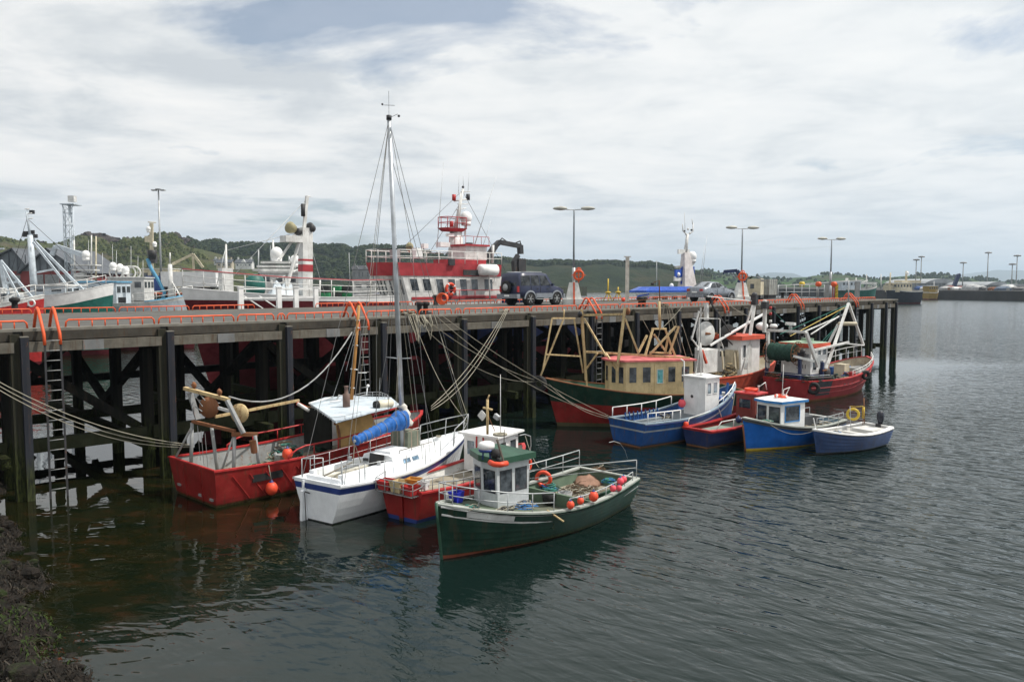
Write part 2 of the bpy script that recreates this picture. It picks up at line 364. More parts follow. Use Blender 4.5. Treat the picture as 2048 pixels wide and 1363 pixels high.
# seabed far below keeps the sheet closed
# ================= hills and far land
def hnoise(x, y, s):
    from mathutils import noise
    return noise.fractal(Vector((x*s, y*s, 1.7)), 1.0, 2.1, 5)
def land_mat(name, a, b, c, field=None, rock=None, sc=.012):
    m = bpy.data.materials.new(name); m.use_nodes = True; t = NT(m.node_tree)
    tc = t.n('ShaderNodeTexCoord').outputs['Object']
    n = t.noise(tc, sc*1.8, 7, .65); n2 = t.noise(tc, sc*9, 6, .7)
    col = t.ramp(n, [(.38, a), (.5, b), (.62, c)])
    if field:
        v = t.n('ShaderNodeTexVoronoi', ins={'Vector': t.mapping(tc, (1, .45, 1)), 'Scale': sc*1.4}); e = t.n('ShaderNodeTexVoronoi', feature='DISTANCE_TO_EDGE', ins={'Vector': t.mapping(tc, (1, .45, 1)), 'Scale': sc*1.4})
        fc = t.mix(t.n('ShaderNodeSeparateColor', ins={0: v.outputs['Color']}).outputs[0], field[0], field[1])
        fc = t.mix(t.ramp(e.outputs[0], [(.03, 1.), (.06, 0.)]), fc, a)
        col = t.mix(t.ramp(n, [(.45, 1.), (.52, 0.)]), col, fc)
    if rock: col = t.mix(t.ramp(t.noise(t.mapping(tc, (1, 1, 3)), sc*5, 7, .75), [(.52, 0.), (.6, 1.)]), col, rock)
    col = t.mix(t.ramp(n2, [(.35, .0), (.7, .75)]), col, tuple(x*.45 for x in a))
    b_ = t.n('ShaderNodeBump', ins={'Strength': 1.0, 'Distance': 3.0, 'Height': n2})
    pbsdf(t, **{'Base Color': col, 'Roughness': .95, 'Normal': b_.outputs[0], 'Specular IOR Level': .1})
    return m
def hills(name, prof, Yr, Ys, mat, depth=None, nz=3., nx=150, rough=.02, kind='structure', base=-1.0, jag=0.0):
    """a ridge whose crest follows (px,py) at distance Yr, falling to a shore at Ys and away behind"""
    depth = depth or (Yr-Ys)*1.2; g = M(); x0, x1 = prof[0][0], prof[-1][0]; rows = []
    vv = [0, .03, .12, .25, .4, .55, .7, .82, .92, 1.0, 1.15, 1.5, 2.0]
    for i in range(nx+1):
        px = x0+(x1-x0)*i/nx
        for (a, b) in zip(prof, prof[1:]):
            if a[0] <= px <= b[0]: u = (px-a[0])/(b[0]-a[0]); u = u*u*(3-2*u); py = a[1]*(1-u)+b[1]*u; break
        crest = atY(px, py, Yr).z; col = []
        for v in vv:
            Y = Ys+(Yr-Ys)*v if v <= 1 else Yr+depth*(v-1); X = (px-1024)/FPX*(Yr if v > 1 else Y)*1.0
            if v <= 1: z = base+(crest-base)*(math.sin(v*math.pi/2)**1.25)
            else: z = base+(crest-base)*max(0, 1-(v-1)**1.3)
            k = math.sin(min(1, v)*math.pi)
            z += hnoise(X, Y, rough)*nz*(k+.25*jag)
            col.append((X, Y, z))
        rows.append(col)
    n = len(vv); vs = [p for c in rows for p in c]
    g.add(vs, [(i*n+j, (i+1)*n+j, (i+1)*n+j+1, i*n+j+1) for i in range(nx) for j in range(n-1)], True)
    return tag(g.build(name, mat), kind=kind)
mHillL = land_mat('rough_hillside', (.045, .060, .020), (.09, .105, .030), (.10, .085, .045), rock=(.060, .047, .045), sc=.02)
mHillW = land_mat('wooded_hillside', (.011, .020, .008), (.022, .034, .012), (.045, .044, .020), sc=.02)
mField = land_mat('green_fields', (.018, .034, .012), (.045, .085, .02), (.055, .06, .022), field=((.055, .13, .02), (.04, .085, .02)), sc=.007)
mMount = land_mat('bare_mountain', (.05, .06, .04), (.07, .08, .05), (.09, .09, .07), sc=.0015)
mLow = land_mat('shore_ground', (.05, .05, .03), (.07, .08, .04), (.09, .085, .07), sc=.03)
hills('hill', [(-260, 500), (0, 474), (60, 482), (110, 487), (150, 478), (165, 470), (205, 472), (235, 487), (262, 478), (300, 483), (322, 472), (350, 473), (380, 492), (400, 497), (470, 520), (520, 535)], 620, 400, mHillL, nz=7, jag=.6, nx=220)
hills('hill', [(330, 540), (385, 498), (430, 487), (480, 494), (540, 497), (600, 493), (640, 492), (690, 497), (700, 503), (750, 502), (780, 500), (850, 508), (1000, 524), (1075, 531), (1180, 529), (1290, 534), (1420, 556)], 760, 520, mHillW, nz=6, jag=.5, nx=240)
hills('hill', [(1000, 550), (1080, 536), (1150, 530), (1240, 533), (1290, 536), (1330, 533), (1400, 540), (1480, 552), (1560, 556), (1640, 553), (1680, 551), (1720, 556), (1800, 559), (1835, 550), (1890, 549), (1915, 556), (1960, 556), (2010, 563), (2300, 570)], 1150, 790, mField, nz=6, jag=.15, nx=240, rough=.012)
hills('mountain', [(1440, 562), (1510, 550), (1540, 545), (1580, 546), (1610, 554), (1660, 557), (1700, 560), (1760, 563)], 7000, 5600, mMount, nz=25, rough=.0012)
hills('mountain', [(1900, 563), (1950, 549), (1990, 541), (2048, 542), (2120, 550), (2300, 560)], 7500, 5900, mMount, nz=25, rough=.0012)
mRock = P('crag_rock', (.055, .045, .042), .95, .6, bump=1.0, scale=.12, spec=.05)
for cx, cy, wpx, hp in ((178, 480, 34, 12), (206, 478, 30, 10), (232, 486, 26, 9), (262, 487, 30, 9), (285, 493, 26, 8), (330, 482, 26, 11), (350, 479, 30, 10), (372, 489, 24, 10), (120, 492, 22, 6), (70, 487, 30, 6)):
    g = M(); c = atY(cx, cy, 600); w_ = wpx/FPX*600/2; h_ = hp/FPX*600; g.ball(c, 1, (w_, 9, h_), 22)
    g.v = [(x+hnoise(x, z*3, .25)*3.0, y+hnoise(x*2, z*2, .3)*3, z+hnoise(x, y+z*4, .22)*h_*.8) for x, y, z in g.v]; g.sm = [False]*len(g.sm); tag(g.build('rock_outcrop', mRock), kind='structure')
# low ground behind the far-left quay and a dark foreshore under the fields
g = M()
g.prism([(-260, 70), (-75, 88), (-34, 98), (-40, 240), (40, 420), (20, 560), (-500, 560)], -1.5, 4.5, lambda u, v, z: Vector((u, v, z)))
tag(g.build('quay_ground', mLow), kind='structure')
g = M()
for i in range(60):
    x = -60+i*12; g.box((x, 700+hnoise(x, 3, .02)*20, .8), (13, 60, 3.0+hnoise(x, 9, .05)*2))
tag(g.build('foreshore', P('dark_foreshore', (.035, .034, .028), .95, .6, scale=.05)), kind='structure')
# ================= woods: leaf clumps scattered over the slopes (nobody could count them)
def woods(name, spans, n, mat, hmin=2.5, hmax=6, seed=1):
    rnd = random.Random(seed); g = M(); dg = bpy.context.evaluated_depsgraph_get()
    for _ in range(n):
        px0, px1, Y0, Y1 = rnd.choice(spans); Y = rnd.uniform(Y0, Y1); X = (rnd.uniform(px0, px1)-1024)/FPX*Y
        ok, loc, nr, idx, ob, mm = S.ray_cast(dg, Vector((X, Y, 200)), Vector((0, 0, -1)))
        if not ok or not ob.name.startswith('hill'): continue
        if hnoise(X, Y, .02) < -.12: continue
        h = rnd.uniform(hmin, hmax); r = h*.6; c = loc+Vector((0, 0, h*.4)); vs = []
        m_ = 6
        for i in range(3):
            rr = r*(1, .85, .3)[i]; z = (-.3, .3, .6)[i]*h
            for k in range(m_): a = k*6.283/m_+i*.5; vs.append(c+Vector((math.cos(a)*rr*rnd.uniform(.7, 1.25), math.sin(a)*rr*rnd.uniform(.7, 1.25), z*rnd.uniform(.8, 1.2))))
        g.add(vs, [(i*m_+k, i*m_+(k+1) % m_, (i+1)*m_+(k+1) % m_, (i+1)*m_+k) for i in range(2) for k in range(m_)])
    return tag(g.build(name, mat), kind='stuff', label='far woodland and scrub covering the hillside', cat='woodland')
bpy.context.view_layer.update()
def fol(name, a, b):
    m = bpy.data.materials.new(name); m.use_nodes = True; t = NT(m.node_tree)
    tc = t.n('ShaderNodeTexCoord').outputs['Object']; gi = t.noise(tc, .05, 5, .7); g2 = t.noise(tc, .6, 3, .7)
    pbsdf(t, **{'Base Color': t.mix(t.ramp(t.math('ADD', t.math('MULTIPLY', gi, .6), t.math('MULTIPLY', g2, .4)), [(.4, 0.), (.6, 1.)]), a, b), 'Roughness': .9, 'Specular IOR Level': .1})
    return m
woods('woodland', [(380, 1000, 560, 765), (430, 700, 730, 775), (900, 1420, 700, 775)], 12000, fol('woodland_leaves', (.008, .018, .007), (.034, .044, .016)), 2.2, 5.0, 3)
woods('scrub', [(-60, 420, 420, 600), (120, 420, 440, 560)], 1500, fol('scrub_leaves', (.030, .042, .012), (.085, .095, .030)), 1.0, 2.4, 5)
woods('hedgerow_trees', [(1000, 2050, 860, 1120)], 1100, fol('hedge_leaves', (.010, .022, .008), (.028, .044, .015)), 2, 5, 9)
# ================= pier
pier = thing('pier', 'long timber and concrete fishing pier on piles with tarmac deck', 'pier', fr=PF)
PW = 12.2; XA, XB = -9.0, 61.2
M().box(((XA+XB)/2, PW/2, DZ-.10), (XB-XA, PW-.1, .194)).build('deck', mAsph, pier)
kb = M(); kb.box(((XA+XB)/2, .22, DZ-.02), (XB-XA, .52, .07)); kb.build('kerb', mConcL, pier)
kb = M(); kb.box(((XA+XB)/2, PW-.2, DZ-.02), (XB-XA, .45, .07)); kb.build('kerb', mConcL, pier)
M().box((XB-.2, PW/2, DZ-.015), (.5, PW-1, .07)).build('kerb', mConcL, pier)
px_piles = [40, 332, 570, 760, 922, 1060, 1178, 1269, 1353, 1427, 1487, 1543, 1592, 1634, 1674, 1708, 1740, 1769, 1789]
def along_of(px, z=3.6, y=-.2):
    # pier station whose near face appears at photo column px
    lo, hi = -12, 90
    for _ in range(50):
        m_ = (lo+hi)/2; p = PF.w(m_, y, z); v = 1024+FPX*p.x/(p.y*math.cos(PITCH)-(p.z-CAM_H)*math.sin(PITCH))
        if v < px: lo = m_
        else: hi = m_
    return (lo+hi)/2
ST = [along_of(p) for p in px_piles]
ST = [ST[0]-7.7, ST[0]-3.85]+ST
pile = M().box((0, 0, 0), (.22, .24, 1)).build('pile', mPile, pier); pile.location = (ST[0], 0, 0)
def inst(o, loc, sc=(1, 1, 1), rz=0.0, parent=None):
    c = o.copy(); COL.objects.link(c); c.parent = parent if parent is not None else o.parent; c.location = loc; c.scale = sc; c.rotation_euler = (0, 0, rz); return c
fst = M().box((0, 0, 0), (.19, .19, 1)).mat(1).box((0, 0, .502), (.20, .20, .004)).build('fender_pile', [mSteelB, mConcL], pier)
first = True
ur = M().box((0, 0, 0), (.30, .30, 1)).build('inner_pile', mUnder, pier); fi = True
for k, x in enumerate(ST):
    o = pile if k == 0 else inst(pile, (0, 0, 0))
    o.location = (x-.10, -.12, (DZ-.12-2.2)/2); o.scale = (1, 1, DZ-.12+2.2)
    o = fst if k == 0 else inst(fst, (0, 0, 0))
    o.location = (x+.10, -.28, (DZ-.2-2.0)/2); o.scale = (1, 1, DZ-.2+2.0)
    for y in (1.6, 4.6, 8.8, 11.9):
        o = ur if fi else inst(ur, (0, 0, 0)); fi = False
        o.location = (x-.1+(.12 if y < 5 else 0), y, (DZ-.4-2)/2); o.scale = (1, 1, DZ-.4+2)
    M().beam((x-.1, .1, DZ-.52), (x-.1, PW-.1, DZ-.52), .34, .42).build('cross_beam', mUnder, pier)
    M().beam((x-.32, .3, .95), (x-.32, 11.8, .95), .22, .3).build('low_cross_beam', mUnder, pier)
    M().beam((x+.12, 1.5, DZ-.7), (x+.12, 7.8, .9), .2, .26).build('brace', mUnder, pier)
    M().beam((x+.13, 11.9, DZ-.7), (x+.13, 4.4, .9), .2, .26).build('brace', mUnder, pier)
for k in range(len(ST)-1):
    a, b = ST[k], ST[k+1]; L = b-a
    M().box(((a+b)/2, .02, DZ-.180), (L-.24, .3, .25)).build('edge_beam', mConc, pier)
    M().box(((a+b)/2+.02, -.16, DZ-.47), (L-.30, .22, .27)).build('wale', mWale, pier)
    M().box(((a+b)/2-.1, -.28, DZ-.47), (L*.14, .02, .28)).build('splice_plate', P('splice_plate_grey', (.17, .175, .175), .6, .6, .2, spec=.2), pier)
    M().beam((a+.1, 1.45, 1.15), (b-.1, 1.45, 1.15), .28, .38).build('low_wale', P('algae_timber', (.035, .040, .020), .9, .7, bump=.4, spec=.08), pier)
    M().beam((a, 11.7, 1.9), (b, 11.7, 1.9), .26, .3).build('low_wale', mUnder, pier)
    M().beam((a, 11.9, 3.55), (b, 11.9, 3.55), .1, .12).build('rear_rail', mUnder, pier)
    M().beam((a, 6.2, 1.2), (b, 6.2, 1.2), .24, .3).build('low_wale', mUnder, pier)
    if k % 2 == 0:
        M().beam((a+.2, 1.75, DZ-.8), (b-.2, 1.75, 1.3), .2, .26).build('brace', mUnder, pier)
        M().beam((b-.3, 8.2, DZ-.8), (a+.3, 8.2, .8), .2, .24).build('brace', mUnder, pier)
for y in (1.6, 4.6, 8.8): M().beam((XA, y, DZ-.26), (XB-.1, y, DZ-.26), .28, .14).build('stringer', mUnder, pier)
# ================================================================ boat hulls
class Hull:
    """lofted hull: x from 0 at the transom's waterline to L at the stem's waterline; y to port"""
    def __init__(s, L, B, Bt, zs, zm, zb, tz=.35, rake=.4, trake=.0, full=2.3, q=.75, draft=.35, k0=.28, k1=.95, tm=.42, kt=None):
        s.__dict__.update(locals())
    def hb(s, t):
        if t < s.tm: return s.Bt/2+(s.B-s.Bt)/2*math.sin(math.pi/2*t/s.tm)
        u = (t-s.tm)/(1-s.tm); return s.B/2*max(0, 1-u**s.full)**s.q
    def sh(s, t):
        if t < s.tz: return s.zm+(s.zs-s.zm)*(1-t/s.tz)**2
        return s.zm+(s.zb-s.zm)*((t-s.tz)/(1-s.tz))**2
    def P(s, t, z, side=1, inset=0.0):
        sh = s.sh(t); v = max(0, min(1, (z+s.draft)/(sh+s.draft))); k = s.k0+(s.k1-s.k0)*max(0, (t-.3)/.7)**2
        if s.kt is not None and t < .3: k = s.kt+(s.k0-s.kt)*t/.3
        y = max(0, s.hb(t)*v**k-inset*(1-t**6)); x = t*s.L+s.rake*t**4*z/s.zb-s.trake*(1-t)**3*z/s.zs
        if inset: x -= inset*(t**5)*1.3; x += inset*(1-t)**8
        return Vector((x, y*side, z))
    def S(s, t, side=1, inset=0.0, dz=0.0): p = s.P(t, s.sh(t), side, inset); p.z += dz; return p
    def side(s, t0, t1, side=1, inset=0.0, dz=0.0, n=12): return [s.S(t0+(t1-t0)*i/n, side, inset, dz) for i in range(n+1)]
    def at_z(s, t0, t1, side, f, off=.015, n=16):
        out = []
        for i in range(n+1):
            t = t0+(t1-t0)*i/n; z = f(t) if callable(f) else f; p = s.P(t, z, side); p.y += off*side; out.append(p)
        return out
    def build(s, par, bands, mats, deck=.3, th=.05, dmat=None, imat=None, cap=None, capw=.09, caph=.035, strakes=0, n=30, rub=None, name='hull'):
        """bands: [(z or function of t, material index)], from the keel up to the sheer"""
        g = M(); ts = [1-(1-i/n)**1.0 for i in range(n+1)]; lv = [-s.draft]+[b[0] for b in bands]
        def zz(l, t): return l(t) if callable(l) else min(l, s.sh(t)-.01)
        def strip(fa, fb, sub, lap=0.0):
            for side in (1, -1):
                for a in range(sub):
                    vs = []
                    for t in ts:
                        za, zb_ = zz(fa, t), zz(fb, t); z0 = za+(zb_-za)*a/sub; z1 = za+(zb_-za)*(a+1)/sub
                        p = s.P(t, z0, side); r = s.P(t, z1, side); p.y += lap*side*(1-t**8); vs += [p, r]
                    g.add(vs, [(2*i, 2*i+2, 2*i+3, 2*i+1) if side > 0 else (2*i, 2*i+1, 2*i+3, 2*i+2) for i in range(n)], lap == 0)
                    if lap:   # the strake's lower edge stands proud
                        vs = []
                        for t in ts:
                            z0 = zz(fa, t)+(zz(fb, t)-zz(fa, t))*a/sub; p = s.P(t, z0, side); r = p.copy(); r.y += lap*side*(1-t**8); vs += [p, r]
                        g.add(vs, [(2*i, 2*i+2, 2*i+3, 2*i+1) for i in range(n)])
                    # transom piece
                    if a == 0 or True:
                        za, zb_ = zz(fa, 0), zz(fb, 0); z0 = za+(zb_-za)*a/sub; z1 = za+(zb_-za)*(a+1)/sub
                        p, r = s.P(0, z0, side), s.P(0, z1, side); g.quad(p, r, Vector((r.x, 0, r.z)), Vector((p.x, 0, p.z)))
        for i, (l, mi) in enumerate(bands):
            g.mat(mi); st = strakes if (strakes and i > 0) else 0
            strip(lv[i], l, st or (4 if i else 3), .06 if st else 0)
        o = g.build(name, mats, par)
        d = M(); vs = []
        for t in ts:
            z = s.sh(t)-deck; p = s.P(t, z, 1, th); vs += [p, Vector((p.x, -p.y, p.z))]
        d.add(vs, [(2*i, 2*i+1, 2*i+3, 2*i+2) for i in range(n)]); d.build('deck', dmat or mWoodW, par)
        if deck > .05:
            b = M()
            for side in (1, -1):
                vs = []
                for t in ts: vs += [s.S(t, side, th), s.P(t, s.sh(t)-deck, side, th)]
                b.add(vs, [(2*i, 2*i+1, 2*i+3, 2*i+2) for i in range(n)], True)
            a, c = s.S(0, 1, th), s.S(0, -1, th); zb_ = s.sh(0)-deck; e_, f_ = s.P(0, zb_, -1, th), s.P(0, zb_, 1, th); b.quad(a, c, e_, f_)
            b.build('bulwark', imat or mWhite, par)
        c = M(); w_ = capw
        for side in (1, -1):
            vs = []
            for t in ts:
                a, b_ = s.S(t, side, -.02), s.S(t, side, th+w_-.04)
                vs += [a-Vector((0, 0, .01)), a+Vector((0, 0, caph)), b_+Vector((0, 0, caph)), b_-Vector((0, 0, .01))]
            m = len(ts); c.add(vs, [(4*i+k, 4*i+(k+1) % 4, 4*i+4+(k+1) % 4, 4*i+4+k) for i in range(m-1) for k in range(4)])
        a, b_ = s.S(0, 1), s.S(0, -1); c.beam(a+Vector((.03, 0, caph*.5)), b_+Vector((.03, 0, caph*.5)), w_, caph)
        c.build('gunwale', cap or mats[-1], par)
        if rub:
            for (dz, r, mt) in rub:
                for side in (1, -1): M().tube(s.at_z(0.0, .995, side, lambda t: s.sh(t)-dz, r*.5), r, 6).build('rubbing_strake', mt, par)
        return o
def stern_letters(): pass
def buoy(label, c, r, mat=None, group=None, cap=None, k=1.12):
    o = thing('buoy', label, 'buoy', c, group=group)
    M().ball((0, 0, 0), r, (1, 1, k), 16).build('float', mat or mOrB, o)
    M().lathe([(r*.42, r*k*.86), (r*.34, r*k*1.02), (r*.16, r*k*1.12), (r*.14, r*k*1.3)], n=10).build('eye', cap or mNavy, o)
    return o
def lifering(label, c, axis, R=.30, r=.065, mats=None, band=True, name='life_ring', cat='life ring'):
    o = thing(name, label, cat, c); M().torus((0, 0, 0), R, r, axis, 24, 8).build('ring', (mats or [mOrB])[0], o)
    if band:
        x, y = basis(Vector(axis)); b = M()
        for k in range(4):
            a = k*math.pi/2+.6; d = x*math.cos(a)+y*math.sin(a); t = x*-math.sin(a)+y*math.cos(a)
            b.lathe([(r*1.06, -.04), (r*1.06, .04)], d*R, t, 8)
        b.build('band', mats[1] if mats and len(mats) > 1 else mWhiteC, o)
    return o
def clutter(name, label, cat, pos, rx, ry, h, mat, n=40, seed=0, r=.012, kind=None, group=None, parent=None):
    """a heap of rope or net: looped strands piled up"""
    rnd = random.Random(seed); g = M()
    for i in range(n):
        a = rnd.uniform(0, 6.28); q = rnd.random()**.5; cx, cy = math.cos(a)*q*rx*.6, math.sin(a)*q*ry*.6; R1 = rnd.uniform(.3, .6)*min(rx, ry); z = (1-q)*h*rnd.uniform(.2, 1)+.01
        tl = rnd.uniform(-.35, .35); ph = rnd.uniform(0, 6)
        g.tube([(cx+math.cos(ph+b)*R1*rnd.uniform(.85, 1.1), cy+math.sin(ph+b)*R1*.8, max(.0, z+math.sin(b)*tl*R1)) for b in [j*6.28/9*rnd.uniform(.97, 1.03) for j in range(10)]], r, 4)
    mats = mat if isinstance(mat, (list, tuple)) else [mat]
    if len(mats) > 1: g.mi = [(i//40) % len(mats) for i in range(len(g.mi))]
    o = g.build(name, mats, parent, loc=pos)
    return tag(o, label, cat, group, kind) if parent is None else o
def netpile(name, label, cat, pts, mat, h=.3, seed=1, parent=None):
    """lumpy heap: pts = footprint (world or local), a bumpy dome"""
    from mathutils import noise
    c = sum((Vector(p) for p in pts), Vector())/len(pts); g = M(); rings = []
    for k in range(7):
        f = 1-k/6; ring = []
        for i in range(24):
            u = i/24*len(pts); a = Vector(pts[int(u) % len(pts)]); b = Vector(pts[(int(u)+1) % len(pts)]); p = a.lerp(b, u-int(u))
            q = c.lerp(p, f); q.z += h*(1-f**2.2)+noise.noise(q*5.0+Vector((seed, 0, 0)))*h*.55*(1 if k else 0)+noise.noise(q*14)*.03; ring.append(q)
        rings.append(ring)
    g.loft(rings, True, True, True); o = g.build(name, mat, parent)
    return tag(o, label, cat) if parent is None else o

# ================================================================ A: red trawler moored stern-on, left
fA = Frame(-8.5, 20.75, 48)
A = thing('fishing_boat', 'red steel trawler with square stern, rusty gantry and pale roofed shelter, leftmost moored boat', 'fishing boat', fr=fA)
hA = Hull(7.6, 2.75, 2.6, 1.0, .95, 1.45, tz=.3, rake=.5, trake=.12, full=2.6, q=.7, draft=.4, k0=.10, k1=.8, kt=.14)
hA.build(A, [(.0, 1), (lambda t: hA.sh(t)-.16, 0), (lambda t: hA.sh(t), 0)], [mRed, mRust], deck=.55, dmat=mWoodW, imat=mGrey, cap=mRedB, capw=.07)
for t_ in (.06, .12, .18, .24, .30, .36, .42, .48): M().beam(hA.P(t_+.06, .1, -1)+Vector((0, -.005, 0)), hA.P(t_, hA.sh(t_)-.18, -1)+Vector((0, -.005, 0)), .03, .03).build('hull_rib', mRed, A)
for y in (-.45, .45): M().beam((-.01, y, .02), (-.12, y*1.05, .95), .05, .05).build('hull_rib', mRed, A)
M().beam(hA.P(.13, .66, -1), hA.P(.245, .66, -1), .02, .26).build('name_plate', mBlack, A)
M().beam(hA.at_z(0, .99, -1, .8)[0], hA.at_z(0, .99, -1, .8)[0], .01).build('scupper', mDark, A) if False else None
for yy, zz_ in ((.85, .3), (-.35, .22), (-.95, .2)): M().box((-.05, yy, zz_), (.04, .16, .06)).build('scupper', mGrey, A)
def tubesY(fr, par, segs, mat, name, n=7):
    """frame members given as (px, py, lateral y) pairs and a radius"""
    for (a, b, r) in segs: M().tube([fr.Y(*a), fr.Y(*b)], r, n).build(name, mat, par)
# stern gantry: two A-frame legs, cross bars, sheaves and drums
bl, br_ = .95, -.75
g0 = fA.Y(376, 775, 1.0); g1 = fA.Y(455, 800, -.5)
def bm(name, mat, a, b, w, h=None, par=A): return M().beam(a, b, w, h).build(name, mat, par)
bm('gantry_beam', mCream, fA.Y(369, 776, 1.15), fA.Y(458, 799, -.35), .11, .09)
bm('gantry_leg', mGrey, fA.Y(380, 785, 1.0), fA.Y(396, 838, .85), .14, .07); bm('gantry_leg', mGrey, fA.Y(454, 800, -.35), fA.Y(487, 866, -.75), .14, .07)
bm('gantry_bar', mRust, fA.Y(385, 842, 1.0), fA.Y(470, 862, -.6), .08)
for a, b in (((384, 845, 1.0), (382, 930, 1.0)), ((423, 852, .5), (436, 950, .3)), ((384, 852, 1.0), (351, 915, 1.2)), ((469, 866, -.6), (467, 950, -.7)), ((510, 870, -.9), (520, 945, -.95)), ((467, 872, -.6), (444, 938, -.55))):
    M().tube([fA.Y(*a), fA.Y(*b)], .05 if b[0] not in (351, 444) else .03, 8).build('gantry_post', mGrey, A)
bm('gantry_bar', mRust, fA.Y(463, 868, -.6), fA.Y(516, 868, -.9), .1, .1); bm('gantry_bar', mWhite, fA.Y(420, 810, .3), fA.Y(460, 822, -.4), .07)
bm('net_boom', mCream, fA.Y(430, 833, .2), fA.Y(598, 800, .2), .07, .07); bm('warp_block', mRust, fA.Y(505, 880, -.9), fA.Y(509, 905, -.9), .13)
for c_, r_, mt in (((418, 814), .29, mRust), ((479, 826), .27, mCream)):
    M().lathe([(r_*.2, -.05), (r_, -.03), (r_, .03), (r_*.2, .05)], fA.Y(*c_, .25 if c_[0] == 418 else -.15), fA.R @ Vector((-.25, -1, .05)), 28).build('drum_plate', mt, A)
for px, py in ((388, 772), (439, 786)): M().lathe([(.05, -.05), (.10, 0), (.05, .05)], fA.Y(px, py, .9 if px < 400 else -.1)+Vector((0, 0, .03)), (1, .2, 0), 12).build('pulley', mRust, A)
m = M()
for a, b in (((393, 795), (405, 812)), ((396, 800), (440, 806)), ((390, 812), (404, 822)), ((398, 786), (410, 800))): m.tube([fA.Y(*a, .8), fA.Y(*b, .2)], .014, 5)
for a in ((395, 860, .9), (402, 870, .8), (410, 876, .8)): m.tube(sag(fA.Y(a[0], a[1]-10, .8), fA.Y(a[0]+6, a[1]+60, .7), .05), .008, 4)
m.build('gantry_rigging', mGrey, A)
# hoop rails
for sd_, t0, t1 in ((1, .22, .58), (-1, .27, .62)):
    p = hA.side(t0, t1, sd_, .03, .03, 10); a = [p[0]]+[q+Vector((0, 0, .30*min(1, (i+.6)/2))) for i, q in enumerate(p)]+[p[-1]]
    m = M(); m.tube(a, .025, 7)
    for i in (3, 6, 9): m.tube([p[i], p[i]+Vector((0, 0, .3))], .018, 6)
    m.build('hoop_rail', mRedB, A)
# pale-roofed shelter deck, plywood side panel, wheelhouse front
zr = 2.05
roofp = [fA.Z(618, 808, zr+.02), fA.Z(672, 846, zr-.02), fA.Z(742, 826, zr), fA.Z(800, 812, zr), fA.Z(782, 797, zr), fA.Z(705, 794, zr), fA.Z(650, 797, zr)]
m = M(); cz = sum((p for p in roofp), Vector())/7; n_ = 7
m.add(roofp+[p+Vector((0, 0, .05)) for p in roofp]+[cz+Vector((0, 0, .10))], [tuple(range(n_))[::-1]]+[(i, (i+1) % n_, n_+(i+1) % n_, n_+i) for i in range(n_)]+[(n_+i, n_+(i+1) % n_, 2*n_) for i in range(n_)])
m.build('shelter_roof', P('pale_blue_roof', (.55, .62, .68), .4, .3), A)
q0 = [fA.Y(672, 847, -.75), fA.Y(742, 827, -.75)]; q1 = [fA.Y(677, 876, -.95), fA.Y(752, 850, -.95)]; q2 = [fA.Y(680, 905, -1.0), fA.Y(752, 872, -1.0)]
def clampx(p, z=None): return p
m = M(); solid_quad(m, (q1[0], q1[1], q0[1], q0[0]), .03); solid_quad(m, (q2[0], q2[1], q1[1], q1[0]), .03); m.build('side_panel', mPly, A)
m = M(); m.tube([fA.Y(671, 848, -.75), fA.Y(660, 840, -.55), fA.Y(640, 828, -.1), fA.Y(620, 815, .4), fA.Y(606, 812, .9)], .035, 6); m.tube([fA.Y(675, 850, -.76), fA.Y(679, 868, -.95), fA.Y(680, 912, -1.0)], .035, 6); m.build('shelter_frame', mRust, A)
M().beam(fA.Y(594, 806, 1.0), fA.Y(627, 824, .3), .05, .10).build('shelter_lip', mOrange, A)
M().tube([fA.Y(596, 807, .8), fA.Y(618, 821, .35)], .055, 8).build('exhaust_muffler', mWhite, A)
M().beam(fA.Y(738, 830, -.72), fA.Y(793, 813, -.72), .04, .12).build('wheelhouse_visor', mRedB, A)
W0 = [fA.Z(752, 860, 1.0), fA.Z(800, 838, 1.0)]
wx0, wx1 = 3.9, 5.2
qs = house(A, [(wx0, -.72), (wx1, -.66), (wx1+.25, 0), (wx1, .66), (wx0, .72)], 1.0, zr-.05, mWhiteC, name='wheelhouse')
M().box((wx0-.04, 0, 1.45), (.05, 1.42, 1.15)).build('shade_panel', P('painted_interior_shade', (.012, .014, .012), .8, .4, spec=.1), A)  # added dark panel; its colour stands in for shade inside the open shelter
window(A, qs[0], .08, .42, .35, .82, frame=mWhiteC); window(A, qs[0], .55, .9, .35, .82, frame=mWhiteC); window(A, qs[1], .15, .85, .35, .82); window(A, qs[2], .15, .85, .35, .82)
m = M(); m.lathe([(.11, 0), (.11, .42), (.06, .43), (.05, .6), (.07, .62), (.07, .66)], fA.Z(693, 815, zr+.05), (0, 0, 1), 12); m.build('funnel', P('brown_funnel', (.16, .10, .08), .6, .4), A)
for pp in ([(618, 806), (640, 800), (666, 793)], [(660, 803), (682, 800)]): M().tube([fA.Z(x, y, zr+.15) for x, y in pp], .025, 6).build('roof_bar', mWhiteC, A)
M().tube([fA.Z(674, 798, zr+.1), fA.Z(678, 790, zr+.2), fA.Z(688, 792, zr+.2), fA.Z(694, 797, zr+.1)], .03, 6).build('cowl_pipe', mWhiteC, A)
railing([fA.Z(x, y, zr+.05) for x, y in ((706, 800), (730, 794), (760, 793), (775, 799), (780, 806))], .16, 1, .008, .3, mGalv, 'roof_rail', A)
railing([fA.Z(x, y, zr+.05) for x, y in ((630, 820), (645, 830), (664, 842), (690, 838), (722, 830))], .10, 0, .007, .3, mGalv, 'roof_rail', A)
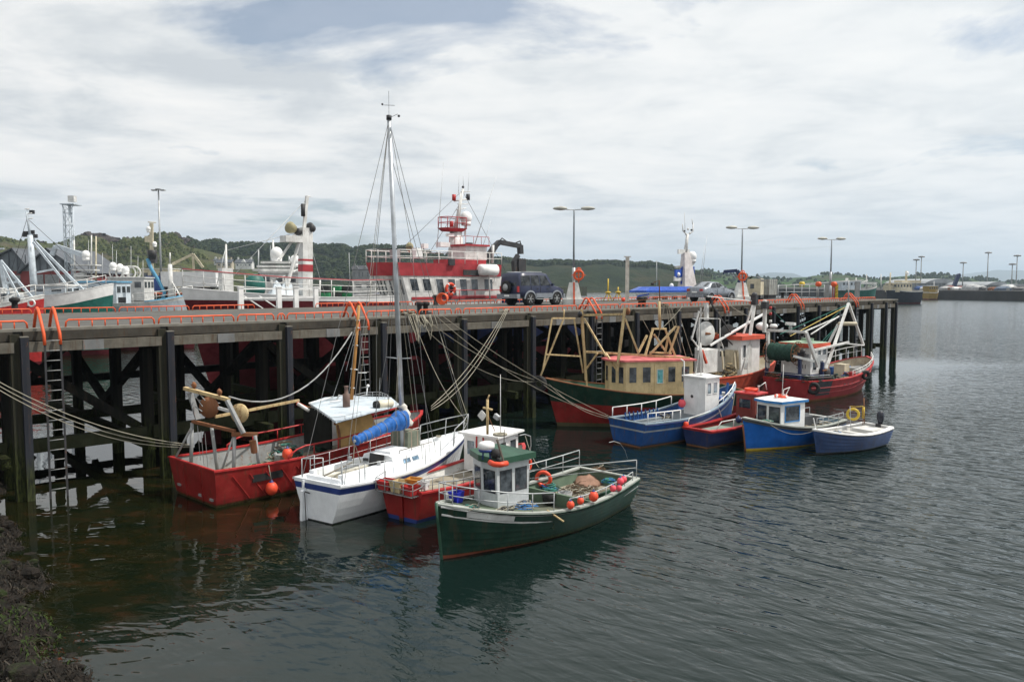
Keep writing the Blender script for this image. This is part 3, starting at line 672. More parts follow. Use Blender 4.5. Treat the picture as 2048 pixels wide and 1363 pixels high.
# the aft working space under the shelter: dark gear
netpile('net_heap', None, None, [fA.Z(595, 880, .55), fA.Z(640, 905, .55), fA.Z(668, 890, .55), fA.Z(655, 850, .55), fA.Z(600, 850, .55)], mNet, .55, 3, A)
clutter('rope_heap', None, None, hA.P(.40, .5, 1, 1.0)+Vector((0, .2, .1)), .6, .5, .5, [mNetBr, mRope, mRopeG, mDark], 60, 5, .014, parent=A)
m = M(); m.box(fA.Z(562, 918, .7), (.25, .3, .3)); m.tube([fA.Z(549, 905, .9), fA.Z(560, 925, .6)], .06, 8); m.build('deck_bollard', mGrey, A)
clutter('rope_coil', None, None, fA.Z(520, 932, .42), .45, .35, .12, [mRope, mRopeG], 30, 9, .014, parent=A)
clutter('rope_coil', None, None, fA.Z(455, 945, .42), .3, .3, .12, [mRope, mRopeG], 20, 10, .014, parent=A)
# trunked yellow mast beside the ladder, aerials, radar light
m = M(); m.tube([fA.Y(703, 800, .2), fA.Y(718, 610, .2)], .055, 8, .045)
m.build('mast', P('rusty_yellow_mast', (.42, .20, .05), .6, .5, .35), A)
for py in (640, 655, 690, 738, 775): M().box(fA.Y(703+(800-py)*15/190, py, .2), (.05, .32 if py == 738 else .18, .03)).build('mast_step', mWhite, A)
m = M(); m.tube([fA.Y(716, 745, .2), fA.Y(733, 745, .2)], .012, 5); m.tube([fA.Y(733, 790, .2), fA.Y(735, 774, .2)], .02, 6); m.ball(fA.Y(736, 771, .2), .05, n=10); m.build('mast_light', mWhiteC, A)
m = M()
for a, b in (((712, 660), (696, 800)), ((718, 630), (735, 800)), ((716, 640), (660, 812)), ((716, 648), (692, 742))): m.tube([fA.Y(*a, .2), fA.Y(*b, .2)], .006, 4)
m.tube([fA.Y(758, 800, .2), fA.Y(760, 755, .2)], .009, 4); m.build('aerial', mGalv, A)
# bow flare painted red inside shows beyond the yacht
M().lathe([(.09, -.3), (.13, -.24), (.13, .24), (.09, .3)], fA.Z(768, 808, zr+.14), fA.R @ Vector((1, .9, 0)), 14).mat(1).lathe([(.13, -.32), (.14, -.22)], fA.Z(768, 808, zr+.14), fA.R @ Vector((1, .9, 0)), 12).build('roof_fender', [P('ivory_fender', (.62, .57, .45), .5, .3), mBlack], A)
buoy('red-orange ball buoy hanging on the left trawler side above its gear', fA.w(*fA.Y(575, 907, -.4)), .155)
buoy('red-orange ball buoy hanging outside the red trawler hull just above the water', fA.w(*(hA.P(.19, .30, -1)+Vector((0, -.16, 0)))), .165)
M().tube([hA.P(.19, .95, -1), hA.P(.19, .52, -1)+Vector((0, -.14, 0))], .012, 5).build('buoy_line', mRope, A)

# ================================================================ B: white sailing yacht
fB = Frame(-4.73, 18.85, 56.9)
B = thing('sailing_yacht', 'white sailing yacht with blue sheer stripe, tall bare mast and blue covered boom', 'sailing yacht', fr=fB)
hB = Hull(5.5, 2.15, 1.62, .98, .92, 1.28, tz=.3, rake=.62, trake=.05, full=1.9, q=.8, draft=.3, k0=.34, k1=.95, kt=.42)
hB.build(B, [(.03, 2), (lambda t: hB.sh(t)-.20, 0), (lambda t: hB.sh(t)-.05, 1), (lambda t: hB.sh(t), 0)], [mGelc, mNavy, mDark], deck=.06, th=.03, dmat=mGelc, imat=mGelc, cap=mGelc, capw=.05, caph=.04)
m = M(); m.beam((-.10, .42, 1.0), (-.12, .42, -.1), .03, .06); m.prism([(-.16, .74), (-.05, .80), (-.0, -.1), (-.20, -.1)], .38, .46, lambda u, v, w_: Vector((u, w_, v))); m.build('rudder', mGelc, B)
m = M(); m.tube([(-.1, .36, .72), (-.1, .2, .70)], .015, 5); m.tube([(-.14, .33, .72), (-.14, .30, 0)], .012, 5); m.build('rudder_pintle', mDark, B)
# cockpit: a sunken well with coamings
zd = .90
m = M()
def boxf(m, x0, x1, y0, y1, z0, z1): m.box(((x0+x1)/2, (y0+y1)/2, (z0+z1)/2), (x1-x0, y1-y0, z1-z0)); return m
boxf(m, .25, 2.05, -.58, -.42, zd-.05, 1.16); boxf(m, .25, 2.05, .42, .58, zd-.05, 1.16); boxf(m, .12, .25, -.55, .55, zd-.05, 1.08)
m.build('cockpit_coaming', mGelc, B)
m = M(); boxf(m, .26, 2.0, -.40, -.2, zd+.01, zd+.10); boxf(m, .26, 2.0, .2, .4, zd+.01, zd+.10); m.build('cockpit_seat', P('cream_seat', (.60, .58, .50), .5, .3), B)
M().box((1.1, 0, zd+.012), (1.7, .39, .02)).build('cockpit_sole', mWoodW, B)
M().tube([(.2, 0, 1.1), (1.3, .15, 1.2)], .02, 6).build('tiller', mWoodG, B)
# coach roof
ch = [(2.05, -.66), (3.3, -.60), (4.45, -.34), (4.6, 0), (4.45, .34), (3.3, .60), (2.05, .66)]
top = [(2.12, -.50), (3.2, -.47), (4.2, -.27), (4.33, 0), (4.2, .27), (3.2, .47), (2.12, .50)]
qs = house(B, ch, .86, 1.25, mGelc, top, name='coachroof')
m = M(); m.add([(x, y, 1.25) for x, y in top]+[(x, y*.75, 1.29) for x, y in top], [(i, (i+1) % 7, 7+(i+1) % 7, 7+i) for i in range(7)]+[tuple(range(7, 14))]); m.build('coachroof_top', mGelc, B)
for u0, u1 in ((.35, .62), (.68, .93)): window(B, qs[0], u0, u1, .42, .74, frame=mGalv, glass=glass_dark('blue_window', (.10, .16, .22)), w=.015, d=.008)
M().beam((2.035, .0, .95), (2.085, .0, 1.30), .02, .5).build('companionway', mDark, B)
M().box((2.65, 0, 1.32), (.7, .56, .05)).build('sliding_hatch', mGelc, B)
for y in (-.37, .40): M().lathe([(.045, 0), (.045, .02)], (2.01, y, 1.12), (-1, 0, 0), 12).build('instrument', mDark, B)
M().box((2.0, .30, 1.13), (.03, .12, .08)).build('instrument', mDark, B)
for y in (-.42, .42):
    m = M(); m.tube([(2.5, y, 1.36), (4.0, y*.8, 1.34)], .012, 5)
    for x in (2.5, 3.0, 3.5, 4.0): m.tube([(x, y, 1.36), (x, y, 1.26)], .010, 4)
    m.build('grab_rail', mWoodG, B)
for x, y in ((1.6, -.55), (1.6, .55)): M().lathe([(.05, 0), (.045, .05), (.06, .1)], (x, y*.93, 1.16), n=12).build('winch', mGalv, B)
# mast: foot on the coach roof
mb = fB.Y(806, 840, 0); mt_ = fB.Y(778, 240, 0); mb.z = min(mb.z, 1.3)
MX = lambda py: mb.lerp(mt_, (840-py)/600.0)
m = M(); m.tube([mb, MX(500), mt_], .075, 10, .055); m.build('mast', mAlu, B)
m = M(); m.lathe([(.07, 0), (.07, .12)], mt_, n=8); m.build('masthead', mDark, B)
m = M(); m.tube([mt_, mt_+Vector((0, 0, .75))], .006, 4); m.tube([mt_+Vector((-.1, .1, .38)), mt_+Vector((.1, -.12, .38))], .006, 4); m.tube([mt_+Vector((0, 0, .05)), mt_+Vector((.12, -.2, .15))], .006, 4); m.ball(mt_+Vector((.13, -.23, .1)), .035, n=6); m.ball(mt_+Vector((-.12, .12, .4)), .03, n=6); m.build('wind_vane', mDark, B)
for py, hw in ((470, .62), (672, .46)):
    for sg in (-1, 1):
        c0 = MX(py); M().tube([c0, c0+Vector((-.03, sg*hw, .04 if sg < 0 else .02))], .018, 6, .010).build('spreader', mAlu if py > 600 else mDark, B)
bowp = hB.S(1.0, 1, 0)+Vector((.02, 0, .05)); st = []
for sg in (-1, 1):
    s1 = MX(470)+Vector((-.03, sg*.62, .03)); s2 = MX(672)+Vector((-.03, sg*.46, .03)); ch_ = hB.S(.56, sg, .03); st += [[mt_, s1, ch_], [MX(470), s2, hB.S(.50, sg, .03)], [MX(470), hB.S(.62, sg, .03)], [mt_, hB.S(.02, sg*1, .1)]]
st += [[mt_, bowp], [MX(300), bowp+Vector((-.05, 0, 0))]]
m = M()
for s_ in st: m.tube(s_, .009, 4)
m.build('standing_rigging', P('rigging_wire', (.20, .20, .20), .4, .2), B)
m = M()
for a, b in (((800, 640), (790, 840)), ((806, 640), (830, 845)), ((803, 560), (792, 860))): m.tube([fB.Y(*a, .05), fB.Y(*b, -.1)], .008, 4)
m.build('halyards', mRope, B)
# boom with the blue cover
be = fB.Y(708, 882, 0.0); bf = fB.Y(808, 836, 0.0); rings = []
M().tube([be, bf], .04, 8).build('boom', mAlu, B)
N_ = 46; rr_ = random.Random(4)
for i in range(N_+1):
    u = i/N_; c = be.lerp(bf, .02+u*.96); rad = .10+.012*math.sin(u*31)+.010*math.sin(u*67)+.07*u+.35*max(0, u-.65)**1.2+.014*math.sin(u*113)*math.cos(u*29); d = (bf-be).normalized(); x_, y_ = basis(d)
    rings.append([c+x_*math.cos(a)*rad*(1+.08*math.sin(3*a+u*20))+y_*math.sin(a)*rad*(1.15+.10*math.sin(2*a+u*33)) for a in [k*2*math.pi/14 for k in range(14)]])
M().loft(rings).build('sail_cover', mTarpB, B)
m = M(); d = (bf-be).normalized(); x_, y_ = basis(d)
for i in range(7):
    u = (.04, .17, .26, .42, .55, .73, .90)[i]; c = be.lerp(bf, u); R1 = .112+.07*u+.35*max(0, u-.65)**1.2; m.tube([c+x_*math.cos(a)*R1*1.05+y_*math.sin(a)*R1*1.2+d*.05*a/6.28 for a in [k*6.28/12 for k in range(13)]], .008, 4)
m.build('lashing', mRope, B)
rings = []
for i in range(9):
    u = i/8; c = fB.Y(812, 850, -.02).lerp(fB.Y(804, 806, 0), u); rad = (.17, .2, .17, .13, .19, .15, .11, .13, .06)[i]; rings.append([c+Vector((math.cos(a)*rad*rr_.uniform(.8, 1.2), math.sin(a)*rad*rr_.uniform(.8, 1.2), 0)) for a in [k*6.28/10 for k in range(10)]])
M().loft(rings).build('sail_bag', P('canvas_white', (.60, .58, .53), .8, .3, bump=.6), B)
m = M(); m.tube([be+Vector((.02, 0, 0)), fB.Y(706, 930, 0)], .012, 5); m.tube([be, fB.Y(722, 925, .1)], .01, 5); m.build('mainsheet', mRope, B)
M().tube([mt_+Vector((-.02, 0, -.1)), be], .007, 4).build('topping_lift', mRope, B)
# liferaft case lashed on the coach roof
lr = thing('liferaft_case', 'green and white plaid covered box lashed on the yacht roof', 'storage box', fB.w(3.35, .1, 1.30), fB.a)
M().box((0, 0, .22), (.52, .62, .42)).build('cover', P('plaid_cover', (.14, .16, .12), .8, .5, bump=.3, scale=2), lr)
m = M()
for x in (-.12, .14): boxf(m, x, x+.03, -.315, .315, .005, .436)
for y in (-.2, .05, .22): boxf(m, -.265, .265, y, y+.03, .006, .4365)
m.build('strap', P('tartan_stripe', (.33, .26, .20), .8, .4), lr)
# stanchions, pushpit, pulpit
m = M()
for sg in (-1, 1):
    p = hB.side(.10, .80, sg, .05, 0, 5); tp = [q+Vector((0, 0, .46)) for q in p]
    for a, b in zip(p, tp): m.tube([a, b], .012, 5)
    m.tube(tp, .006, 4); m.tube([q-Vector((0, 0, .22)) for q in tp], .005, 4)
m.build('guardrail', mGalv, B)
m = M(); pr = [hB.S(.80, -1, .04), hB.S(.92, -1, .03), hB.S(1, 1, 0), hB.S(.92, 1, .03), hB.S(.80, 1, .04)]
m.tube([q+Vector((0.06, 0, .52)) for q in pr], .016, 6)
for q in pr: m.tube([q, q+Vector((.06, 0, .52))], .014, 5)
m.tube([q+Vector((0.03, 0, .26)) for q in pr], .010, 5); m.build('pulpit', mGalv, B)
m = M(); pr = [hB.S(.13, -1, .05), hB.S(.01, -1, .12), hB.S(.01, -1, .5), hB.S(.01, 1, .5), hB.S(.01, 1, .12), hB.S(.13, 1, .05)]
m.tube([q+Vector((0, 0, .48)) for q in pr[:3]], .014, 6); m.tube([q+Vector((0, 0, .48)) for q in pr[3:]], .014, 6)
for q in pr: m.tube([q, q+Vector((0, 0, .48))], .013, 5)
m.build('pushpit', mGalv, B)
clutter('rope_coil', None, None, (1.2, -.1, zd+.04), .28, .15, .05, [mRope, mRopeB], 12, 3, .010, parent=B)
clutter('rope_coil', None, None, hB.S(.9, 1, .2, .03), .15, .12, .04, [mRope], 8, 13, .010, parent=B)

# ================================================================ C: small red boat with baskets on the stern
fC = Frame(-2.70, 18.95, 54)
C_ = thing('fishing_boat', 'small red boat with baskets railed on its stern, between yacht and dark green boat', 'fishing boat', fr=fC)
hC = Hull(4.9, 1.8, 1.35, .78, .72, 1.05, tz=.4, rake=.3, trake=.03, full=2.4, q=.75, draft=.3, k0=.25, k1=.8, kt=.3)
hC.build(C_, [(.10, 1), (lambda t: hC.sh(t)-.12, 0), (lambda t: hC.sh(t), 2)], [mRed, mNavy, mRedB], deck=.22, dmat=mWoodW, imat=mWhite, cap=mRedB)
M().beam((-.06, 0, .66), (-.02, 0, -.1), .04, .12).build('rudder', mRed, C_)
railing([(0.1, -.66, .80), (-.28, -.62, .72), (-.28, .62, .72), (.1, .66, .80)], .32, 1, .014, .35, mGrey, 'stern_rail', C_)
m = M()
for i in range(6): m.tube([(-.28+.07*i, -.62, .72), (-.28+.07*i, .62, .72)], .010, 4)
m.build('stern_rack', mGrey, C_)
def basket(label, c, rz, sz, mat, fr, lid=None):
    o = thing('fish_basket', label, 'fish box', fr.w(*c), fr.a+rz, 'baskets and boxes on the small red boat'); a, b, h = sz
    g = M(); t_ = .02
    def ring(z, k): return [Vector((sx*a/2*k, sy*b/2*k, z)) for sx, sy in ((-1, -1), (1, -1), (1, 1), (-1, 1))]
    g.loft([ring(0, .8), ring(h, 1), ring(h, .93), ring(.02, .75)], True, True, False); g.build('tub', mat, o)
    r = M(); r.tube([p for p in ring(h, 1.02)], .014, 5, closed=True); r.build('rim', lid or mat, o)
    return o
basket('red plastic tub at the left corner of the stern rack', (-.1, .42, .75), .1, (.34, .38, .22), mRedB, fC); basket('cream plastic tub in the middle of the stern rack', (-.1, .0, .75), 0, (.34, .36, .26), mCreamW, fC)
basket('red plastic tub at the right corner of the stern rack', (-.12, -.40, .74), -.1, (.32, .36, .22), mRedB, fC); basket('orange plastic box stacked behind the cream tub', (.14, -.25, .86), .2, (.26, .34, .20), P('amber_plastic', (.55, .24, .04), .5, .3), fC)
basket('white foam box beside the orange box', (.16, -.58, .84), .2, (.2, .22, .2), mWhiteC, fC)
qs = house(C_, [(3.1, -.58), (4.2, -.5), (4.2, .50), (3.1, .58)], .6, 1.62, mWhiteC, roof=True, rmat=mWhiteC, over=.14)
for u in ((.1, .42), (.56, .9)): window(C_, qs[0], u[0], u[1], .5, .86)
window(C_, qs[3], .08, .36, .42, .86, glass=mGlassB); window(C_, qs[3], .62, .92, .42, .86)
m = M()
for u in (.4, .6): m.beam(qs[3][0].lerp(qs[3][1], u)+Vector((-.02, 0, 0)), qs[3][3].lerp(qs[3][2], u)+Vector((-.02, 0, 0)), .03, .03)
m.build('door_frame', mRedB, C_)
m = M(); p = fC.Y(1010, 900, -.6); m.tube([p, fC.Y(1042, 901, -.6)], .035, 8); m.tube([fC.Y(1016, 925, -.6), fC.Y(1034, 903, -.6)], .02, 6); m.build('hauler_arm', mRedB, C_)
m = M(); zt_ = 1.78; m.tube([fC.Z(974, 868, zt_), fC.Z(978, 800, zt_+.0)], .0, 3); m = M()
b0 = fC.Z(975, 868, zt_); b1 = b0+Vector((0, 0, .95)); m.tube([b0, b1], .035, 8); m.tube([b1, b1+Vector((.02, -.05, .12))], .02, 5); m.tube([b0+Vector((0, -.16, .68)), b0+Vector((0, .14, .71))], .03, 6); m.build('mast', mCream, C_)
m = M(); m.box(b0+Vector((-.03, .16, .50)), (.05, .20, .20), Matrix.Rotation(.7, 3, 'X')); m.build('radar_reflector', mWhite, C_)
m = M(); m.box(b0+Vector((.02, -.3, .50)), (.1, .16, .12), Matrix.Rotation(.5, 3, 'X')); m.build('floodlight', mGalv, C_)
M().tube([fC.Z(1001, 866, zt_), fC.Z(1001, 866, zt_)+Vector((0, 0, 1.6))], .012, 5, .006).build('aerial', mWhiteC, C_)
m = M(); e = [fC.Z(1000, 868, zt_+.03), fC.Z(1000, 868, zt_+.10)]
for i in range(3): m.torus(e[0].lerp(e[1], i/2), .17-.02*i, .03, n=16, k=6)
m.build('roof_hose', mRope, C_)
m = M(); m.tube([fC.Z(990, 862, zt_), b0+Vector((.0, 0, .55))], .012, 5); m.build('mast_stay', mRust, C_)
M().tube([fC.Y(1030, 872, -.5), fC.Y(1050, 868, -.5), fC.Y(1061, 872, -.5), fC.Y(1062, 890, -.5), fC.Y(1055, 930, -.5)], .016, 6).build('bow_rail', mGalv, C_)
railing(hC.side(.0, .42, -1, .04, 0, 6), .34, 1, .012, .4, mGrey, 'side_rail', C_)
lr_ = lifering('orange and white life ring hung on the small red boat wheelhouse corner', fC.w(*fC.Y(1046, 928, -.62)), Vector((.5, -.8, .1)), .25, .055)

# ================================================================ E: green clinker boat, nearest
fE = Frame(2.55, 20.75, 228.3)
E_ = thing('fishing_boat', 'dark green clinker-built fishing boat with white gunwale lines, nearest of all the boats', 'fishing boat', fr=fE)
hE = Hull(6.05, 2.45, 1.95, .74, .62, 1.20, tz=.38, rake=.14, trake=.05, full=2.1, q=.72, draft=.35, k0=.22, k1=.72, kt=.3)
hE.build(E_, [(lambda t: .01+.10*max(0, t-.3), 1), (lambda t: hE.sh(t)-.03, 0), (lambda t: hE.sh(t), 0)], [mGreen, P('red_lead_bottom', (.24, .06, .03), .6, .5)], deck=.34, th=.05, dmat=P('green_grey_deck', (.14, .15, .11), .8, .6, bump=.4), imat=P('worn_green_inside', (.10, .15, .10), .7, .7), cap=P('worn_pale_gunwale', (.36, .38, .35), .6, .5), capw=.10, strakes=6, rub=[(.03, .022, mWhite), (.20, .025, mWhite)])
M().add([p for t_ in [.78+.012*i for i in range(14)] for p in (hE.P(t_, hE.sh(t_)-.17, 1)+Vector((0, .05, 0)), hE.P(t_, hE.sh(t_)-.05, 1)+Vector((0, .05, 0)))], [(2*i, 2*i+2, 2*i+3, 2*i+1) for i in range(13)]).build('name_board', mWhite, E_)
M().tube([hE.P(1, z, 1)+Vector((.02, 0, 0)) for z in (-.3, 0, .4, .8, 1.24)], .035, 6).build('stem_post', mGreenM, E_)
# foredeck raised to the gunwale
m = M(); ts = [.60+.4*i/12 for i in range(13)]; vs = []
for t_ in ts: p = hE.S(t_, 1, .06, -.04); vs += [p, Vector((p.x, -p.y, p.z))]
m.add(vs, [(2*i, 2*i+1, 2*i+3, 2*i+2) for i in range(12)]); a = hE.S(.6, 1, .06, -.04); m.quad(a, (a.x, -a.y, a.z), (a.x, -a.y, a.z-.35), (a.x, a.y, a.z-.35)); m.build('foredeck', P('painted_foredeck', (.09, .12, .08), .75, .6, bump=.4), E_)
# wheelhouse: footprint from the photo on the foredeck plane
zf = .92; wl = fE.Z(936, 1003, zf); wc = fE.Z(997, 1016, zf); wr = fE.Z(1034, 1002, zf)
fw = [(3.55, .62), (3.55, -.62), (4.55, -.58), (4.98, 0), (4.55, .58)]; fw = [(x-.15, y) for x, y in fw]
cx = 4.05; bp = [(3.40, -.86), (4.18, -.88), (4.40, -.40), (4.44, .12), (3.52, .24)]
tp = [(x+(.04 if x > 4 else 0), y) for x, y in bp]
zf = .70; qs = house(E_, bp, zf-.12, 1.78, P('grey_white_paint', (.56, .59, .60), .4, .3, .03), tp, name='wheelhouse')
for qi, us in ((1, ((.15, .88),)), (2, ((.12, .88),)), (3, ((.08, .46), (.56, .94))), (0, ((.10, .44), (.56, .92))), (4, ((.12, .40), (.6, .88)))):
    for u in us: window(E_, qs[qi], u[0], u[1], .42, .86, frame=mDark, w=.018, d=.006)
rp = [(3.30, -.96), (4.22, -.99), (4.52, -.42), (4.56, .22), (3.40, .36)]
m = M(); vs = [Vector((x, y, 1.785)) for x, y in rp]; v2 = [v+Vector((0, 0, .14)) for v in vs]; v3 = [Vector((3.95+(x-3.95)*.95, -.35+(y+.35)*.95, 1.92)) for x, y in rp]
m.add(vs+v2+v3, [(4, 3, 2, 1, 0)]+[(i, (i+1) % 5, 5+(i+1) % 5, 5+i) for i in range(5)]+[(5+i, 5+(i+1) % 5, 10+(i+1) % 5, 10+i) for i in range(5)]+[(10, 11, 12, 13, 14)]); m.build('roof', mGreenM, E_)
rdm = M(); c_ = fE.Z(973, 895, 2.2); rdm.lathe([(.17, 0), (.18, .03), (.18, .06)], c_-Vector((0, 0, .08)), n=20); rdm.mat(1); rdm.lathe([(.175, -.02), (.185, .05), (.17, .11), (.12, .135)], c_, n=20); rdm.mat(0); rdm.tube([c_-Vector((0, .1, .08)), c_-Vector((0, .12, .28))], .02, 5); rdm.tube([c_-Vector((0, -.1, .08)), c_-Vector((0, -.12, .28))], .02, 5)
rdm.build('radar', [mNavy, mWhiteC], E_)
m = M(); rt_ = [fE.Z(980, 924, 2.0), fE.Z(988, 928, 2.0), fE.Z(1000, 929, 2.0), fE.Z(1014, 926, 2.0)]; m.tube(rt_, .06, 8); m.build('roof_fender', mOrB, E_)
m = M(); c_ = fE.Z(992, 915, 2.0); m.lathe([(.10, 0), (.12, .08), (.10, .18)], c_, n=10); m.tube([c_, fE.Z(1004, 925, 1.95)+Vector((0, 0, .0))], .05, 6); m.build('roof_engine', mBlack, E_)
b0 = fE.Z(1008, 925, 1.95); m = M(); m.beam(b0, fE.Y(994, 878, b0.y), .035); m.tube([b0+Vector((0, 0, .4)), b0+Vector((.1, .1, .75))], .01, 4); m.build('roof_post', mWoodG, E_)
# bow pulpit: long pale rail round the foredeck
pp = [hE.S(t_, sg, .07) for sg, tl in ((1, (.60, .70, .80, .90, .975)), (-1, (.975, .9, .8, .7, .62))) for t_ in tl]
m = M(); h_ = Vector((0, 0, .44)); m.tube([q+h_ for q in pp], .015, 6); m.tube([q+h_*.5 for q in pp], .011, 5)
for q in pp: m.tube([q, q+h_], .013, 5)
m.build('bow_rail', mGalv, E_)
for sg in (1,):
    p = hE.side(.04, .52, sg, .05, 0, 6); m = M(); tp_ = [q+Vector((0, 0, .26)) for q in p]; m.tube(tp_, .014, 6)
    for a, b in zip(p, tp_): m.tube([a, b], .012, 5)
    m.build('side_rail', mGalv, E_)
m = M(); p = hE.side(.0, .62, -1, .05, 0, 6); tp_ = [q+Vector((0, 0, .50)) for q in p]+[hE.S(.0, 1, .05, .50)]; m.tube(tp_, .015, 6); m.tube([q-Vector((0, 0, .2)) for q in tp_], .010, 5)
for a in p+[hE.S(0, 1, .05)]: m.tube([a, a+Vector((0, 0, .5))], .012, 5)
m.build('quarter_rail', mGalv, E_)
# working deck: thwart, bins, fish hold boards
m = M(); boxf(m, 2.05, 2.11, -1.06, 1.06, .26, .60); m.build('bulkhead', P('worn_green_inside', ()), E_)
m = M(); boxf(m, .15, 1.6, -.8, .25, .34, .40)
m.build('hatch_board', mWoodW, E_)
M().beam((.3, .62, .44), (1.9, .72, .44), .06, .26).build('pound_board', mGreenM, E_)
for i in range(6): M().box((.22+i*.26, -.28, .415), (.23, 1.02, .02), .02*((i*7) % 5-2)).build('plank', mWoodW, E_)
clutter('net_heap', None, None, fE.Z(1195, 948, .42), .55, .45, .22, [mNetBr, mRope, mNetBr, mRust], 60, 21, .013, parent=E_)
clutter('rope_coil', None, None, (1.1, -.2, .43), .9, .5, .08, [mRope, mNetBr], 50, 22, .010, parent=E_)
netpile('tarpaulin', 'brown crumpled tarpaulin lying on the green boat aft deck', 'tarpaulin', [fE.w(*fE.Z(x, y, .43)) for x, y in ((1145, 955), (1150, 972), (1175, 978), (1200, 972), (1218, 960), (1195, 955), (1170, 958))], mCanvas, .16, 4)
clutter('rope_heap', 'tangled blue rope heap beside the wheelhouse on the green foredeck', 'rope', fE.w(*fE.Z(1040, 1012, .68)), .42, .34, .12, [mRopeB, mRopeB, mRope, P('dark_rope', (.05, .05, .05), .9, .3)], 70, 31, .012, group='rope heaps on the green boat')
clutter('rope_heap', 'teal rope heap against the green boat wheelhouse window corner', 'rope', fE.w(*fE.Z(1012, 1008, .72)), .22, .2, .24, [mRopeG, P('teal_rope', (.03, .26, .26), .85, .3)], 50, 32, .012, group='rope heaps on the green boat')
clutter('rope_coil', None, None, hE.S(.80, 1, .35, -.02), .5, .25, .04, [mRope, P('dark_rope', ())], 24, 33, .010, parent=E_)
clutter('rope_coil', None, None, hE.S(.93, 1, .2, -.02), .2, .18, .04, [mRope, mRopeG], 14, 34, .010, parent=E_)
clutter('rope_heap', 'blue net and rope bundle behind the bulkhead of the green boat', 'rope', fE.w(*fE.Z(1100, 985, .34)), .4, .35, .25, [mRopeB, mNet, mRopeG], 50, 35, .014)
for k, (px, py) in enumerate(((1098, 1005), (1130, 1003))):
    o = thing('creel', ('black' if k == 0 else 'grey')+' string basket standing in the green boat amidships', 'basket', fE.w(*fE.Z(px, py, .34)), .4)
    M().lathe([(.15, 0), (.19, .25), (.17, .25), (.13, .02)], n=14).build('tub', mBlack if k == 0 else mGrey, o)
bb = thing('blue_bin', 'bright blue plastic bin on the green boat foredeck', 'bin', fE.w(*fE.Z(912, 1004, .86)), 1.0)
M().loft([[Vector((sx*a, sy*a, z)) for sx, sy in ((-1, -1), (1, -1), (1, 1), (-1, 1))] for a, z in ((.11, 0), (.14, .26), (.125, .26), (.10, .02))], True, True, False).build('tub', P('blue_plastic', (.02, .03, .45), .4, .15), bb)
o = thing('white_canister', 'small white canister next to the blue bin', 'canister', fE.w(*fE.Z(895, 1001, .90)), .8)
M().box((0, 0, .09), (.12, .10, .18)).mat(0).lathe([(.03, .18), (.03, .21)], n=8).build('body', mWhite, o)
lifering('plain orange life ring standing on the far rail of the green boat', fE.w(*fE.Y(1087, 957, -1.0)), Vector((.25, 1, .1)), .185, .05, band=False)
for px, py, r_, mt_2, lb in ((1187, 992, .115, mOrB, 'largest orange buoy hanging on the green boat side rail'), (1161, 1001, .08, mOrB, 'small orange buoy left of the largest one on the green boat rail'), (1141, 1009, .09, mOrB, 'partly sunk orange buoy lying lowest in the row on the green boat'), (1226, 976, .08, mPink, 'pink buoy left of the pair at the green boat stern'), (1241, 962, .09, mPink, 'pink-red buoy at the green boat quarter, one of two side by side'), (1247, 958, .085, mPink, 'rightmost pink-red buoy at the green boat quarter'), (1238, 975, .075, mPink, 'lower pink buoy tucked under the pair at the stern')):
    s_ = fE.Y(px, py, hE.hb(max(.02, min(.9, fE.Y(px, py, 1.1).x/6.05)))+.02); buoy(lb, fE.w(*s_), r_, mt_2, 'buoys along the green boat rail', mNavy if mt_2 is mOrB else mRopeB)
clutter('rope_heap', 'teal and blue rope hank hanging beside the pink buoys at the stern', 'rope', fE.w(*fE.Y(1218, 965, .85)), .25, .14, .2, [mRopeG, mRopeB], 40, 41, .012)
m = M(); m.tube([fE.w(*fE.Y(1255, 916, -.2)), fE.w(*fE.Y(1250, 900, -.2)), fE.w(*fE.Y(1240, 886, -.2)), fE.w(*fE.Y(1228, 882, -.2)), fE.w(*fE.Y(1218, 884, -.2))], .008, 4); tag(m.build('bent_rod', mGalv), 'thin bent rod arching over the green boat stern rail', 'rod')
tag(M().tube([fE.w(*hE.S(.63, 1, .1, .05)), fE.w(*(hE.S(.60, 1, -.25, -.15)))], .022, 6).build('boat_hook', mCream), 'short wooden handle sticking over the green boat gunwale', 'pole')
# ================================================================ D: green and red trawler with rusty cream gantries
fD = Frame(9.35, 33.2, 190)
D_ = thing('fishing_boat', 'green over red trawler with cream wheelhouse, pink roof and rusty cream gantries', 'fishing boat', fr=fD)
hD = Hull(7.6, 3.0, 2.2, 1.42, 1.36, 1.98, tz=.35, rake=.55, trake=.1, full=2.2, q=.72, draft=.4, k0=.25, k1=.8)
hD.build(D_, [(.16, 2), (lambda t: .80+.35*max(0, t-.2)**1.6, 1), (lambda t: hD.sh(t), 0)], [mGreen, mRed, P('weedy_waterline', (.10, .09, .04), .8, .6)], deck=.45, th=.06, dmat=mWoodW, imat=mGreenM, cap=mRust, capw=.06, caph=.03)
yn = 1.0
wh = [fD.Z(1355, 787, 1.12), fD.Z(1256, 783, 1.12), fD.Z(1215, 765, 1.12)]
x1, x0 = 4.75, 2.35
x0 = 2.15; bp = [(x0, -.85), (4.8, -.85), (5.5, -.3), (5.5, .3), (5.0, .95), (x0, .95)]
zw0, zw1 = .95, 2.68
qs = house(D_, bp, zw0, zw1, mCreamW, roof=True, rmat=P('pink_red_roof', (.60, .14, .14), .5, .35), over=.12, rt=.07)
for q_, us in ((4, ((.03, .12), (.20, .30), (.42, .52), (.80, .96))), ):
    L = (qs[q_][1]-qs[q_][0]).length
for u in ((.06, .20), (.28, .44), (.68, .80), (.86, .97)): pass
for u in ((.04, .16), (.24, .37), (.62, .74), (.82, .95)): window(D_, qs[4], u[0], u[1], .50, .88, frame=mCreamW, w=.02, d=.012)
